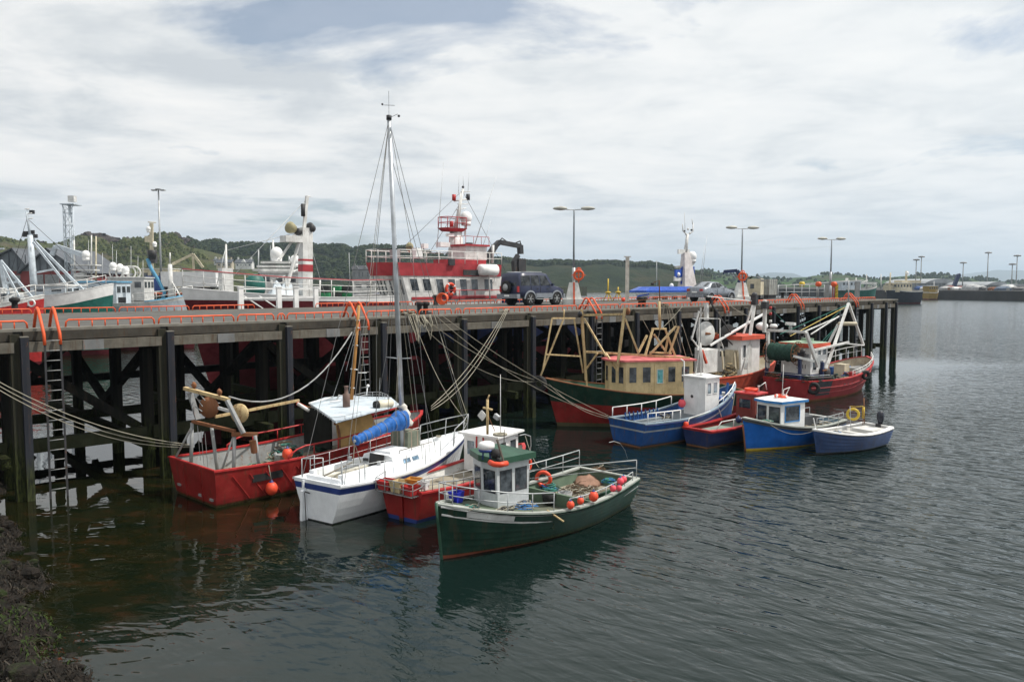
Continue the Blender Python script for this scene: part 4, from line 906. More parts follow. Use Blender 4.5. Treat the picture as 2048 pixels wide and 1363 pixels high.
window(D_, qs[3], .12, .42, .48, .88, frame=mCreamW, w=.02, d=.012); window(D_, qs[3], .55, .88, .48, .88, frame=mCreamW, w=.02, d=.012); window(D_, qs[2], .2, .8, .5, .88, frame=mCreamW, w=.02)
q = qs[4]; a = q[0].lerp(q[1], .42); b = q[0].lerp(q[1], .58); up = (q[3]-q[0]); n_ = Vector((0, 1, 0))*.03
dr = M(); solid_quad(dr, (b+n_, a+n_, a+up*.93+n_, b+up*.93+n_)[::-1], .03); dr = dr.build('door', mCreamW, D_)
window(dr, (a+n_, b+n_, b+up*.93+n_, a+up*.93+n_), .2, .8, .52, .88, frame=mWhite, glass=glass_dark('teal_glass', (.04, .16, .17)), w=.02)
def dv(px, py, y=.6): return fD.Y(px, py, y)
def bars(fr, par, name, mat, lst, w, n=None):
    for a, b in lst: M().beam(a, b, w).build(name, mat, par)
ys, yp = .9, -.9
# forward goalpost mast
bars(fD, D_, 'gantry_post', mCream, [(dv(1163, 618, -.8), dv(1172, 760, -.8)), (dv(1250, 615, .8), dv(1234, 742, .8))], .10)
bars(fD, D_, 'gantry_bar', mCream, [(dv(1163, 630, -.8), dv(1248, 628, .8)), (dv(1172, 703, -.8), dv(1380, 716, .8))], .09)
bars(fD, D_, 'gantry_brace', mCream, [(dv(1168, 636, -.6), dv(1212, 712, .3)), (dv(1195, 706, -.3), dv(1172, 738, -.7)), (dv(1212, 706, .0), dv(1234, 740, .7)), (dv(1250, 636, .8), dv(1277, 706, .8)), (dv(1163, 650, -.8), dv(1174, 772, -.8))], .065)
bars(fD, D_, 'bow_gantry', mCream, [(dv(1104, 637, .3), dv(1086, 738, .5)), (dv(1148, 637, -.3), dv(1166, 745, -.6)), (dv(1104, 636, .3), dv(1150, 636, -.3)), (dv(1127, 638, 0), dv(1080, 754, .1)), (dv(1091, 708, .4), dv(1160, 712, -.5))], .06)
M().tube([dv(1128, 636, 0), dv(1128, 618, 0)], .03, 6).build('bow_gantry', mCream, D_)
# after trawl gallows, A frame and derricks
bars(fD, D_, 'gallows', mCream, [(dv(1306, 657, .2), dv(1290, 712, .7)), (dv(1330, 657, -.2), dv(1352, 716, -.2)), (dv(1304, 657, .2), dv(1332, 657, -.2)), (dv(1308, 668, .2), dv(1330, 700, .2)), (dv(1352, 652, .3), dv(1300, 708, .3)), (dv(1358, 652, 0), dv(1338, 708, 0)), (dv(1294, 670, .3), dv(1277, 704, .5)), (dv(1336, 675, -.3), dv(1330, 706, -.3)), (dv(1300, 704, .2), dv(1342, 706, -.2))], .075)
M().tube([dv(1320, 655, 0), dv(1318, 602, 0)], .06, 8).build('mast', mCream, D_)
M().beam(dv(1254, 603, 0), dv(1336, 594, 0), .03).build('mast_yard', mRust, D_)
M().lathe([(.07, 0), (.08, .1)], dv(1305, 570, 0), n=8).build('mast_lamp', mDark, D_)
m = M(); m.tube([dv(1320, 604, 0), dv(1318, 560, 0), dv(1306, 566, 0)], .025, 5); m.build('mast_top', mRust, D_)
M().tube([dv(1314, 560, 0), dv(1314, 520, 0)], .006, 4).build('aerial', mGalv, D_)
m = M()
for a, b in (((1334, 605), (1362, 705)), ((1330, 606), (1312, 700)), ((1332, 606), (1340, 660)), ((1286, 640), (1306, 675)), ((1362, 640), (1385, 712)), ((1340, 606), (1372, 712))): m.tube([dv(*a, 0), dv(*b, 0)], .010, 4)
m.build('rigging', mRope, D_)
M().lathe([(.05, -.06), (.14, -.04), (.14, .04), (.05, .06)], dv(1255, 622, .8), (1, .3, 0), 14).build('warp_block', mRust, D_)
M().lathe([(.05, -.06), (.12, -.04), (.12, .04), (.05, .06)], dv(1160, 628, -.8), (1, .3, 0), 14).build('warp_block', mDark, D_)
tyre_o = lifering('black tyre fender hung over the bow of the green and red trawler', fD.w(*fD.Y(1078, 767, .08)), Vector((.4, 1, .1)), .24, .11, [mBlack], False, 'tyre_fender', 'tyre')
M().box(hD.P(.10, .9, 1)+Vector((0, -.3, .2)), (.5, .5, .5)).build('fish_box', mRedB, D_) if False else None

# ================================================================ F: blue boat with white wheelhouse
fF = Frame(4.15, 28.0, 37)
F_ = thing('fishing_boat', 'blue half-decker with tall square white wheelhouse and white handrails, alongside the red and green trawler', 'fishing boat', fr=fF)
hF = Hull(5.85, 2.05, 1.85, .88, .86, 1.75, tz=.3, rake=.35, trake=.03, full=2.4, q=.8, draft=.3, k0=.24, k1=.75, kt=.26)
hF.build(F_, [(.05, 2), (lambda t: hF.sh(t)-.30, 0), (lambda t: hF.sh(t)-.24, 1), (lambda t: hF.sh(t), 0)], [mBlue, P('grey_rub_line', (.35, .37, .38), .5, .4), mRust], deck=.26, th=.05, dmat=P('grey_blue_deck', (.20, .23, .25), .75, .6), imat=mBlue, cap=P('greyblue_gunwale', (.25, .32, .38), .5, .5), rub=[(.05, .02, mNavy)])
c0 = fF.Z(1408, 822, .78); qs = house(F_, [(3.55, -.62), (4.4, -.60), (4.4, .40), (3.55, .42)], .6, 2.22, mWhiteC, roof=True, rmat=mWhiteC, over=.08, rt=.05)
HF = [(3.05, -.62), (3.95, .42)]
window(F_, qs[0], .12, .42, .62, .90, frame=mWhiteC, glass=mGlassB, w=.02); window(F_, qs[0], .55, .85, .62, .90, frame=mWhiteC, glass=mGlassB, w=.02)
q = qs[3]; dr = M(); n_ = Vector((-.012, 0, 0)); m = M()
solid_quad(dr, (q[0].lerp(q[1], .10)+n_, q[0].lerp(q[1], .68)+n_, q[3].lerp(q[2], .68)+n_-Vector((0, 0, .12)), q[3].lerp(q[2], .10)+n_-Vector((0, 0, .12))), .015); dr = dr.build('door', mWhiteC, F_)
M().lathe([(.06, 0), (.06, .015)], q[0].lerp(q[1], .40)+Vector((-.02, 0, .88)), (-1, 0, 0), 14).build('porthole', mDark, dr)
rt = Vector((3.98, -.1, 2.30)); m = M(); m.box(rt, (.5, .5, .06)); m.build('roof_hatch', mWhiteC, F_)
m = M()
for dx, dy in ((-.25, -.15), (-.2, .15), (.15, 0)): m.tube([rt+Vector((dx, dy, 0)), rt+Vector((-.12, 0, 1.25))], .018, 5)
m.build('roof_tripod', mWhite, F_); M().tube([rt+Vector((-.12, 0, 1.0)), rt+Vector((-.14, 0, 2.6))], .012, 5).build('aerial', mGalv, F_)
for sd_, t0, t1 in ((1, .02, .58), (-1, .02, .30)): railing(hF.side(t0, t1, sd_, .05, .02, 4), .36, 0, .022, 1.1, mWhiteC, 'handrail', F_)
railing(hF.side(.68, .97, -1, .05, .02, 4), .18, 0, .02, .5, mWhiteC, 'handrail', F_)
m = M(); m.tube([fF.Y(1368, 775, .8), fF.Y(1368, 722, .8), fF.Y(1362, 718, .8)], .03, 6); m.build('exhaust_pipe', mWhiteC, F_)
M().lathe([(.05, -.12), (.19, -.1), (.19, .0), (.07, .02), (.07, .10), (.16, .12)], fF.Y(1440, 800, -.55), (-.5, -.8, 0), 16).build('pot_hauler', mBlue, F_)
M().beam(fF.Y(1448, 815, -.5), fF.Y(1456, 765, -.5), .07).build('hauler_post', mBlue, F_)
M().box(fF.Y(1455, 790, -.3), (.3, .4, .06), Matrix.Rotation(.9, 3, 'Y')).build('hatch_board', mWhite, F_)
o_ = buoy('pink-red ball buoy beside the white wheelhouse of the blue boat', fF.w(*fF.Y(1364, 806, .25)), .15, mPink)
for y in (-.5, 0, .5): M().box((1.5, y, .68), (1.6, .16, .10)).build('engine_box', P('grey_blue_deck', ()), F_)
clutter('rope_heap', None, None, (.5, .3, .66), .4, .4, .15, [mRope, mRopeG, mDark], 30, 51, .014, parent=F_)
clutter('rope_heap', None, None, (2.6, .6, .66), .4, .3, .3, [mDark, mRope, mBlue], 30, 52, .016, parent=F_)
m = M()
for i in range(9): x = .8+.22*i; m.beam((x, .86, .70), (x, .90, 1.0), .04)
m.build('frame', mBlue, F_); F_.children[-1]['kind'] = 'stuff'

# ================================================================ G: small red and navy boat
fG = Frame(6.62, 27.75, 40)
G_ = thing('fishing_boat', 'low boat with navy sides, red deck edge and small red wheelhouse, between two blue boats', 'fishing boat', fr=fG)
hG = Hull(4.9, 1.5, 1.25, .62, .60, 1.15, tz=.3, rake=.25, trake=.02, full=2.2, q=.8, draft=.25, k0=.25, k1=.75, kt=.28)
hG.build(G_, [(.04, 1), (lambda t: hG.sh(t)-.06, 0), (lambda t: hG.sh(t), 2)], [mBlueD, mRust, mRedB], deck=.20, th=.05, dmat=P('grey_green_deck', (.20, .25, .21), .75, .5), imat=mRed, cap=mRedB, capw=.14)
qs = house(G_, [(3.0, -.42), (3.75, -.36), (3.75, .36), (3.0, .42)], .5, 1.62, P('dark_red_wall', (.20, .04, .03), .5, .4), roof=True, rmat=mRedB, over=.08)
window(G_, qs[0], .15, .85, .5, .86, frame=mGrey); window(G_, qs[3], .12, .8, .5, .86, frame=mRed)
lifering('orange life ring lying on the small red wheelhouse roof', fG.w(3.35, 0, 1.78), (0, 0, 1), .22, .05, [mOrB], False)
M().lathe([(.03, 0), (.03, .14), (.05, .15), (.05, .2)], (3.7, -.1, 1.7), n=8).build('roof_light', mWhite, G_)
m = M(); m.tube([hG.S(.05, -1, .08), hG.S(.12, -1, .08, .30), hG.S(.40, -1, .08, .32), hG.S(.46, -1, .08)], .02, 6); m.tube([hG.S(.26, -1, .08), hG.S(.26, -1, .08, .31)], .015, 5); m.build('handrail', mWhite, G_)
m = M(); m.tube([hG.S(.02, 1, .08), hG.S(.05, 1, .08, .30), hG.S(.45, 1, .08, .45), hG.S(.5, 1, .08)], .02, 6); m.build('handrail', mWhite, G_)
M().box((1.2, 0, .47), (1.3, .8, .06)).build('hatch', P('grey_green_deck', ()), G_)
M().tube([(3.6, -.2, 1.0), (3.4, -.3, 1.9), (3.75, -.35, 2.05), (3.85, -.35, 1.75)], .02, 5).build('mast_hoop', mWhite, G_)
buoy('orange fender at the red boat stern corner', fG.w(*hG.S(.02, 1, .05, .1)), .10, mOrB); buoy('small white fender hanging on the navy side near the bow of the blue boat', fG.w(*(hG.P(.38, .32, -1)+Vector((0, -.1, 0)))), .09, mWhiteC)
hauler = M(); hauler.ball((3.1, -.55, .85), .14, n=10); hauler.tube([(3.2, -.5, .5), (3.3, -.5, 1.3)], .05, 6); hauler.build('line_hauler', mGrey, G_)

# ================================================================ H: bright blue boat, blue-trimmed white cuddy
fH = Frame(12.1, 29.7, 214)
H_ = thing('fishing_boat', 'bright blue boat with white cuddy trimmed blue and two large windows', 'fishing boat', fr=fH)
hH = Hull(4.75, 1.85, 1.5, .72, .68, 1.18, tz=.35, rake=.2, trake=.02, full=2.0, q=.75, draft=.3, k0=.25, k1=.7)
hH.build(H_, [(lambda t: .03+.05*t, 1), (lambda t: hH.sh(t)-.10, 0), (lambda t: hH.sh(t), 2)], [P('bright_blue_hull', (.01, .13, .50), .35, .15), mYellow, P('dark_grey_top', (.06, .065, .07), .6, .4)], deck=.25, th=.05, dmat=P('grey_blue_deck', ()), imat=P('pale_blue_inside', (.25, .38, .48), .6, .4), cap=P('worn_pale_gunwale', ()), rub=[(.10, .02, P('dark_grey_top', ()))])
M().tube([hH.P(1, z, 1)+Vector((.02, 0, 0)) for z in (-.2, .2, .6, .95)], .03, 6).build('stem_post', mRust, H_)
m = M(); ts = [.62+.37*i/10 for i in range(11)]; vs = []
for t_ in ts: p = hH.S(t_, 1, .05, -.03); vs += [p, Vector((p.x, -p.y, p.z))]
m.add(vs, [(2*i, 2*i+1, 2*i+3, 2*i+2) for i in range(10)]); m.build('foredeck', P('grey_green_deck', ()), H_)
qs = house(H_, [(2.35, .62), (2.35, -.62), (3.55, -.52), (3.62, 0), (3.55, .52)], .62, 1.55, mWhiteC, zt=lambda x, y: 1.60, name='cuddy')
lb = P('mid_blue_trim', (.03, .20, .50), .4, .2)
m = M(); rp = [(2.25, .70), (2.25, -.70), (3.62, -.60), (3.75, 0), (3.62, .60)]; lo = [Vector((x, y, 1.605)) for x, y in rp]; hi = [v+Vector((0, 0, .09)) for v in lo]
m.add(lo+hi, [(0, 1, 2, 3, 4)]+[(i, (i+1) % 5, 5+(i+1) % 5, 5+i) for i in range(5)]); m.mat(1); m.add(hi+[Vector((2.9, 0, 1.74))], [(i, (i+1) % 5, 5) for i in range(5)]); m.build('roof', [lb, mWhiteC], H_)
window(H_, qs[4], .15, .78, .32, .92, frame=lb, w=.035); window(H_, qs[3], .12, .92, .30, .88, frame=mDark, w=.02); window(H_, qs[2], .1, .9, .30, .88, frame=mDark, w=.02)
lifering('orange and white life ring lying on the blue-trimmed cuddy roof', fH.w(2.95, .05, 1.79), (0, 0, 1), .20, .045)
m = M(); m.tube([(2.9, .1, 1.7), (2.75, .0, 2.0), (2.4, 0, 2.06), (2.5, -.1, 1.75)], .018, 5); m.tube([(3.1, .2, 1.7), (3.05, .2, 2.95)], .012, 5); m.build('roof_rail', mWhite, H_)
railing(hH.side(.03, .42, 1, .05, .02, 5), .30, 1, .014, .45, mGalv, 'side_rail', H_); railing(hH.side(.03, .45, -1, .05, .02, 5), .30, 0, .014, .5, mGalv, 'side_rail', H_)
m = M()
for i in range(4): m.beam((.3+.45*i, -.7, .58), (.3+.45*i, .7, .58), .12, .05)
m.build('thwart', mWoodW, H_); H_.children[-1]['kind'] = 'stuff'
M().tube([(.3, .1, .8), (2.2, .7, 1.15)], .02, 5).build('pole', mWhite, H_)
clutter('rope_coil', 'pale rope coil on the bow of the bright blue boat', 'rope', fH.w(*hH.S(.87, 1, .25, .02)), .30, .16, .07, [mRope, mRopeG], 30, 61, .012)
m = M(); m.box((1.4, -.2, .75), (1.2, .7, .35)); m.build('engine_cover', P('dark_grey_top', ()), H_)
buoy('small navy ball fender at the bow of the bright blue boat', fH.w(*(hH.P(.93, 1.0, -1)+Vector((0, -.22, 0)))), .11, mBlueD)

# ================================================================ I: small open navy boat with outboard
fI = Frame(13.35, 28.4, 213.5)
I_ = thing('open_boat', 'small open navy boat with white gunwale and outboard motor, rightmost and nearest of its row', 'boat', fr=fI)
hI = Hull(3.55, 1.45, 1.15, .66, .60, .88, tz=.4, rake=.2, trake=.06, full=2.0, q=.75, draft=.25, k0=.28, k1=.7, kt=.32)
hI.build(I_, [(.05, 1), (lambda t: hI.sh(t)-.04, 0), (lambda t: hI.sh(t), 2)], [P('faded_mid_blue', (.03, .065, .17), .45, .35, weed=.08, streak=.3, spec=.3), mDark, mWhiteC], deck=.38, th=.05, dmat=mWoodW, imat=mWhite, cap=mWhiteC, capw=.07, strakes=5)
for x, y in ((1.2, .55), (2.2, .58)): M().box((x, 0, .48), (.24, 1.1, .04)).build('thwart', mWhite, I_)
m = M(); ts = [.70+.28*i/8 for i in range(9)]; vs = []
for t_ in ts: p = hI.S(t_, 1, .04, -.02); vs += [p, Vector((p.x, -p.y, p.z))]
m.add(vs, [(2*i, 2*i+1, 2*i+3, 2*i+2) for i in range(8)]); m.build('foredeck', mWhite, I_)
m = M(); boxf(m, .05, .9, -.42, .42, .35, .60); m.build('stern_locker', mWhite, I_)
om = thing('outboard_motor', 'black outboard motor tilted on the stern of the small navy boat', 'outboard motor', fI.w(-.08, .05, .62), fI.a)
rings = []
for z, a, b in ((0, .06, .06), (.10, .10, .09), (.2, .15, .11), (.36, .16, .12), (.46, .12, .10), (.5, .04, .04)): rings.append([Vector((math.cos(k*.52)*a-.04, math.sin(k*.52)*b, z+.06)) for k in range(12)])
M().loft(rings).build('cowling', P('outboard_black', (.015, .018, .03), .3, .15), om)
m = M(); m.beam((-.06, 0, .1), (-.1, 0, -.6), .09, .06); m.box((.04, 0, 0), (.12, .2, .2)); m.build('leg', mDark, om)
m = M(); m.tube([hI.S(.0, -1, .1), hI.S(.02, -1, .1, .95)], .018, 6); m.tube([hI.S(.06, -1, .25), hI.S(.02, -1, .1, .6)], .013, 5); m.build('stern_post', mRust, I_)
M().tube([hI.S(.02, -1, .1, .2), hI.S(.02, -1, .1, .62)], .045, 8).build('post_float', mYellow, I_)
yr = fI.Y(1706, 828, -.5); lifering('yellow life ring hanging from a line above the small navy boat', fI.w(*yr), Vector((.3, 1, 0)), .19, .05, [mYellow], False)
tag(M().tube(sag(fI.w(*fI.Y(1700, 812, -.5)), fI.w(*hI.S(.02, -1, .1, .66)), .02, 6), .008, 4).build('line', mYellow), 'thin yellow line holding the yellow life ring', 'rope')
M().tube([fI.Y(1703, 838, -.5)+Vector((0, 0, -.5)), fI.Y(1700, 812, -.5)], .012, 5).build('ring_post', mGalv, I_)
clutter('rope_heap', 'small blue rope heap on the bow of the small navy boat', 'rope', fI.w(*hI.S(.82, 1, .18, .02)), .16, .12, .06, [mRopeB, mRope], 20, 71, .011)
m = M(); m.tube([hI.S(.9, -1, .1), hI.S(.97, -1, .03, .38)], .02, 5); m.build('bow_cleat_post', mWhiteC, I_)

# ================================================================ J: big red trawler with net drum, far right
fJ = Frame(13.75, 39.1, 38)
J_ = thing('fishing_boat', 'red trawler with net drum of green net at its stern, rightmost of the large boats', 'fishing boat', fr=fJ)
hJ = Hull(7.3, 3.1, 2.6, 1.05, 1.0, 1.75, tz=.35, rake=.6, trake=.1, full=2.7, q=.6, draft=.4, k0=.2, k1=.62, kt=.2)
hJ.build(J_, [(.10, 1), (lambda t: hJ.sh(t)-.05, 0), (lambda t: hJ.sh(t), 2)], [P('worn_red_hull', (.33, .03, .035), .45, .45, .08), mRust, mRedB], deck=.45, th=.07, dmat=mGrey, imat=P('beige_bulwark', (.42, .36, .26), .6, .5, .2), cap=mRedB, rub=[(.35, .025, P('worn_red_hull', ())), (.6, .02, P('worn_red_hull', ()))])
M().add([p for t_ in (.09, .14, .19, .24) for p in (hJ.P(t_, .28, -1)+Vector((0, -.02, 0)), hJ.P(t_, 1.0, -1)+Vector((0, -.03, 0)))], [(2*i, 2*i+2, 2*i+3, 2*i+1) for i in range(3)]).build('rubber_plate', P('grey_doubler_plate', (.05, .055, .065), .6, .4), J_)
lifering('black tyre fender on the near stern corner of the big red trawler', fJ.w(*(hJ.P(.035, .72, -1)+Vector((0, -.12, 0)))), Vector((-.3, -1, .05)), .22, .10, [mBlack], False, 'tyre_fender', 'tyre')
lifering('black tyre fender hanging at the bow shoulder of the big red trawler', fJ.w(*(hJ.P(.66, 1.05, -1)+Vector((0, -.12, 0)))), Vector((.2, -1, .05)), .17, .09, [mBlack], False, 'tyre_fender', 'tyre')
m = M()
for t_ in (.40, .45, .5): m.box(hJ.P(t_, .72, -1), (.18, .03, .04))
m.build('scupper', mDark, J_); J_.children[-1]['kind'] = 'stuff'
# wheelhouse: white over blue, registration on its stern face
bpJ = [(1.15, -.62), (2.7, -.62), (3.0, .1), (2.7, 1.05), (1.15, 1.05)]
house(J_, bpJ, .6, 1.25, P('dark_blue_lower', (.03, .04, .15), .5, .3), name='wheelhouse_base')
qs = house(J_, [(x, y) for x, y in bpJ], 1.25, 2.75, mWhiteC, name='wheelhouse')
for u in ((.10, .36), (.52, .76)): window(J_, qs[0], u[0], u[1], .12, .45, frame=mWhiteC)
for u in ((.08, .30), (.38, .6), (.68, .92)): window(J_, qs[0], u[0], u[1], .62, .92, frame=mWhiteC)
m = M(); vs = [Vector((x+(x-2.0)*.12, y*1.14-.02, 2.60)) for x, y in bpJ]; hi = [v+Vector((0, 0, .22)) for v in vs]; m.add(vs+hi, [(0, 1, 2, 3, 4)[::-1]]+[(i, (i+1) % 5, 5+(i+1) % 5, 5+i) for i in range(5)]); m.mat(1); m.add([v+Vector((0, 0, 0)) for v in hi], [(0, 1, 2, 3, 4)]); m.build('roof', [P('red_orange_band', (.60, .09, .045), .5, .3), P('pale_green_roof', (.30, .42, .30), .6, .4)], J_)
m = M(); m.box((2.0, .1, 2.95), (.35, .5, .14)); m.build('roof_raft_case', P('pale_green_roof', ()), J_)
def text(body, size, par, mat, M4, name='registration'):
    cu = bpy.data.curves.new(name, 'FONT'); cu.body = body; cu.size = size; cu.extrude = .004; cu.align_x = 'CENTER'; cu.align_y = 'CENTER'
    tmp = bpy.data.objects.new(name, cu); COL.objects.link(tmp); dg = bpy.context.evaluated_depsgraph_get(); me = bpy.data.meshes.new_from_object(tmp.evaluated_get(dg)); bpy.data.objects.remove(tmp)
    me.materials.clear(); me.materials.append(mat); o = bpy.data.objects.new(name, me); COL.objects.link(o); o.parent = par; o.matrix_local = M4; return o
# letters face aft: text x -> -y, text y -> z
text('S211', .30, J_, mBlack, Matrix(((0, 0, -1, 1.14), (-1, 0, 0, -.12), (0, 1, 0, 1.62), (0, 0, 0, 1))))
# net drum on its stand
dc = fJ.Y(1556, 706, .25); dl = fJ.Y(1582, 706, -.5); ax = Vector((0, 1, 0)); dc = Vector((.35, .42, dc.z)); dw = .74
prof = [(.12, -dw), (.30, -dw+.02)]+[(.43+.035*math.sin(i*1.9)+.02*math.sin(i*.7), -dw+.06+i*(2*dw-.12)/14) for i in range(15)]+[(.30, dw-.02), (.12, dw)]
M().lathe(prof, dc, ax, 28).build('wound_net', mNet, J_)
for s_ in (-1, 1):
    m = M(); c_ = dc+Vector((0, s_*(dw+.05), 0)); m.torus(c_, .58, .018, ax, 28, 5); m.torus(c_, .30, .015, ax, 20, 5)
    for k in range(16): a = k*math.pi/8; m.tube([c_+Vector((math.cos(a)*.08, 0, math.sin(a)*.08)), c_+Vector((math.cos(a)*.58, s_*.05, math.sin(a)*.58))], .014, 4)
    m.build('drum_flange', mRust, J_)
for s_ in (-1, 1): M().beam((dc.x, s_*(dw+.2)+dc.y, .6), (dc.x, s_*(dw+.2)+dc.y, dc.z), .16, .12).build('drum_stand', mBlueD, J_)
m = M(); m.tube([dc+Vector((0, -dw-.1, 0)), dc+Vector((0, -dw-.5, 0))], .07, 8); m.ball(dc+Vector((0, -dw-.35, .1)), .15, n=8); m.box(dc+Vector((.1, -dw-.35, -.1)), (.4, .3, .16)); m.build('drum_motor', mDark, J_)
# stern gantry legs (white) with cross beam
def jy(px, py, y): return fJ.Y(px, py, y)
zt_ = jy(1612, 664, -1.2); base1 = jy(1632, 735, -1.35)
for a, b, w_ in ((jy(1612, 664, -1.1), jy(1636, 733, -1.35), .17), (jy(1536, 664, 1.2), jy(1536, 735, 1.3), .17), (jy(1612, 664, -1.1), jy(1536, 660, 1.2), .12)): M().beam(a, b, w_, .12).build('gantry_leg', mWhite, J_)
M().beam(jy(1530, 600, 1.0), jy(1529, 664, 1.1), .16, .14).build('mast', mWhite, J_)
m = M(); m.box(jy(1530, 610, 1.0), (.25, .3, .35)); m.build('mast_light_box', mDark, J_)
for py in (618, 630, 645): M().lathe([(.07, 0), (.07, .14)], jy(1541, py, .8), n=8).build('nav_light', mRedB if py != 645 else mWhite, J_)
M().beam(jy(1628, 722, -1.4), jy(1588, 712, -.9), .15, .12).build('gantry_arm', mWhite, J_)
# forward A-mast
m = M(); 
for a, b, w_ in ((jy(1697, 606, -.1), jy(1648, 750, -1.0), .13), (jy(1697, 606, -.1), jy(1727, 690, .3), .12), (jy(1676, 648, .5), jy(1640, 722, .9), .10)): M().beam(a, b, w_, .10).build('mast_leg', mWhite, J_)
M().lathe([(.06, -.5), (.1, -.45), (.1, .45), (.06, .5)], jy(1695, 647, -.2), fJ.R @ Vector((1, -.1, 0)), 12).build('mast_roller', mCream2, J_)
for a, b, w_ in ((jy(1606, 664, -.6), jy(1676, 634, -.2), .05), (jy(1622, 668, -1.0), jy(1678, 632, -.4), .05), (jy(1628, 700, -1.0), jy(1697, 684, -.6), .10), (jy(1688, 686, -.6), jy(1728, 690, .2), .06)): M().beam(a, b, w_).build('derrick', mWhite, J_)
M().tube([jy(1697, 608, -.1), jy(1697, 560, -.1)], .035, 6).build('topmast', mGalv, J_)
m = M()
for a, b in (((1697, 608), (1560, 668)), ((1700, 604), (1660, 640)), ((1545, 620), (1580, 655)), ((1676, 650), (1606, 720)), ((1668, 660), (1612, 730))): m.tube([jy(*a, -.1), jy(*b, -.1)], .012, 4)
m.build('rigging', mRopeG, J_)
m = M(); m.tube([jy(1690, 614, -.1), jy(1580, 672, -.1)], .016, 4); m.build('yellow_warp', mYellow, J_)
railing(hJ.side(.50, .99, 1, .05, .03, 7), .62, 1, .02, .5, mWhite, 'bow_rail', J_); railing(hJ.side(.50, .98, -1, .05, .03, 7), .30, 1, .022, .5, mWhite, 'bow_rail', J_)
m = M(); m.tube(hJ.side(-.0, .22, -1, .05, .28, 4), .018, 5); m.tube([hJ.S(0, -1, .05, .28), hJ.S(0, 1, .05, .28)], .018, 5); m.build('stern_rail', mGalv, J_)
m = M(); m.box((4.7, -.3, 1.15), (.5, .6, .8)); m.build('winch_house', mCream2, J_)
m = M(); m.lathe([(.24, -.4), (.24, .4)], (5.3, .1, 1.15), (0, 1, 0), 14); m.build('anchor_winch', mGrey, J_)
clutter('rope_heap', None, None, (5.7, .1, 1.1), .5, .5, .3, [mRopeB, mDark, mRope], 40, 81, .02, parent=J_); clutter('net_heap', None, None, (1.0, -.6, .62), .5, .5, .3, [mNet, mDark, mNetBr], 50, 82, .02, parent=J_)
clutter('net_heap', None, None, (.3, 1.0, 1.0), .4, .35, .4, [mNetBr, mRust], 40, 83, .02, parent=J_)
m = M(); m.box((1.25, -.2, .85), (.7, 1.5, .35)); m.build('winch', mDark, J_)
m = M(); boxf(m, 4.0, 4.4, -1.25, -1.1, .6, 1.25); m.build('side_box', mRedB, J_)
lifering('orange life ring on the rail of the big red trawler behind its gantry leg', fJ.w(*jy(1632, 693, .3)), Vector((-1, -.3, 0)), .19, .05, [mOrB], False)
rp_ = thing('radar', 'white radar scanner above the red trawler wheelhouse', 'radar', fJ.w(*jy(1581, 650, 0)), .4)
M().lathe([(.06, -.5), (.09, -.1), (.05, 0)], n=8).build('pedestal', mGrey, rp_); M().box((0, 0, .07), (.14, .62, .14)).build('scanner', mWhiteC, rp_)

# ================================================================ K: orange-red trawler behind
fK = Frame(8.6, 38.3, 41)
K_ = thing('fishing_boat', 'orange-red trawler with large white net reel and black reel, hard against the pier', 'fishing boat', fr=fK)
hK = Hull(7.6, 2.6, 2.4, 1.25, 1.2, 1.9, tz=.3, rake=.4, trake=.05, full=2.5, q=.7, draft=.4, k0=.2, k1=.7)
mKR = P('orange_red_hull', (.40, .06, .03), .5, .5, .1)
hK.build(K_, [(.1, 1), (lambda t: hK.sh(t), 0)], [mKR, mRust], deck=.4, th=.06, dmat=mWoodW, imat=mCream2, cap=P('red_orange_band', ()), capw=.07)
def ky(px, py, y=0.): return fK.Y(px, py, y)
for c_, r_, mt in (((1411, 667), .62, mWhite), ((1455, 671), .60, mBlack)): M().lathe([(.06, -.05), (r_*.95, -.04), (r_, 0), (r_*.95, .04), (.06, .05)], ky(*c_, .1), fK.R @ Vector((.55, -1, 0)), 36).build('reel_plate', mt, K_)
M().tube([ky(1411, 667, .05), ky(1434, 667, .05)], .07, 8).build('reel_axle', mRust, K_)
for a, b, w_ in ((ky(1413, 606, 0), ky(1413, 640, 0), .17), (ky(1398, 636, -.1), ky(1440, 637, -.1), .05), (ky(1440, 637, -.1), ky(1440, 678, -.1), .05), (ky(1440, 678, -.1), ky(1447, 696, -.1), .05), (ky(1398, 636, -.1), ky(1397, 740, -.1), .05), (ky(1392, 697, -.4), ky(1462, 700, .4), .13), (ky(1384, 676, -.2), ky(1398, 622, -.2), .06), (ky(1384, 678, -.3), ky(1398, 696, -.3), .06)): M().beam(a, b, w_).build('reel_frame', mWhite, K_)
for x0, x1, mt in ((1398, 1426, mWhite), (1458, 1470, mCream2)): 
    p = ky(x0, 700, -.3); q_ = ky(x1, 742, -.3); m = M(); m.box(((p.x+q_.x)/2, -.3, (p.z+q_.z)/2), (abs(q_.x-p.x), .5, abs(p.z-q_.z))); m.build('reel_stand', mt, K_)
M().beam(ky(1404, 700, -.7), ky(1413, 726, -.7), .10).build('hydraulic_ram', P('red_orange_band', ()), K_)
for a, b, w_ in ((ky(1509, 608, -.3), ky(1491, 737, -.9), .15), (ky(1506, 608, .3), ky(1481, 686, .3), .05)): M().beam(a, b, w_, .12).build('gantry_leg', mWhite, K_)
m = M(); m.box(ky(1509, 600, -.3), (.25, .3, .5)); m.ball(ky(1509, 590, -.3), .16, n=8); m.build('gantry_block', mDark, K_)
for a, b, w_ in ((ky(1421, 690, -.2), ky(1468, 662, -.2), .09), (ky(1468, 662, -.2), ky(1530, 626, -.2), .11)): M().beam(a, b, w_, .09).build('derrick', mWhiteC, K_)
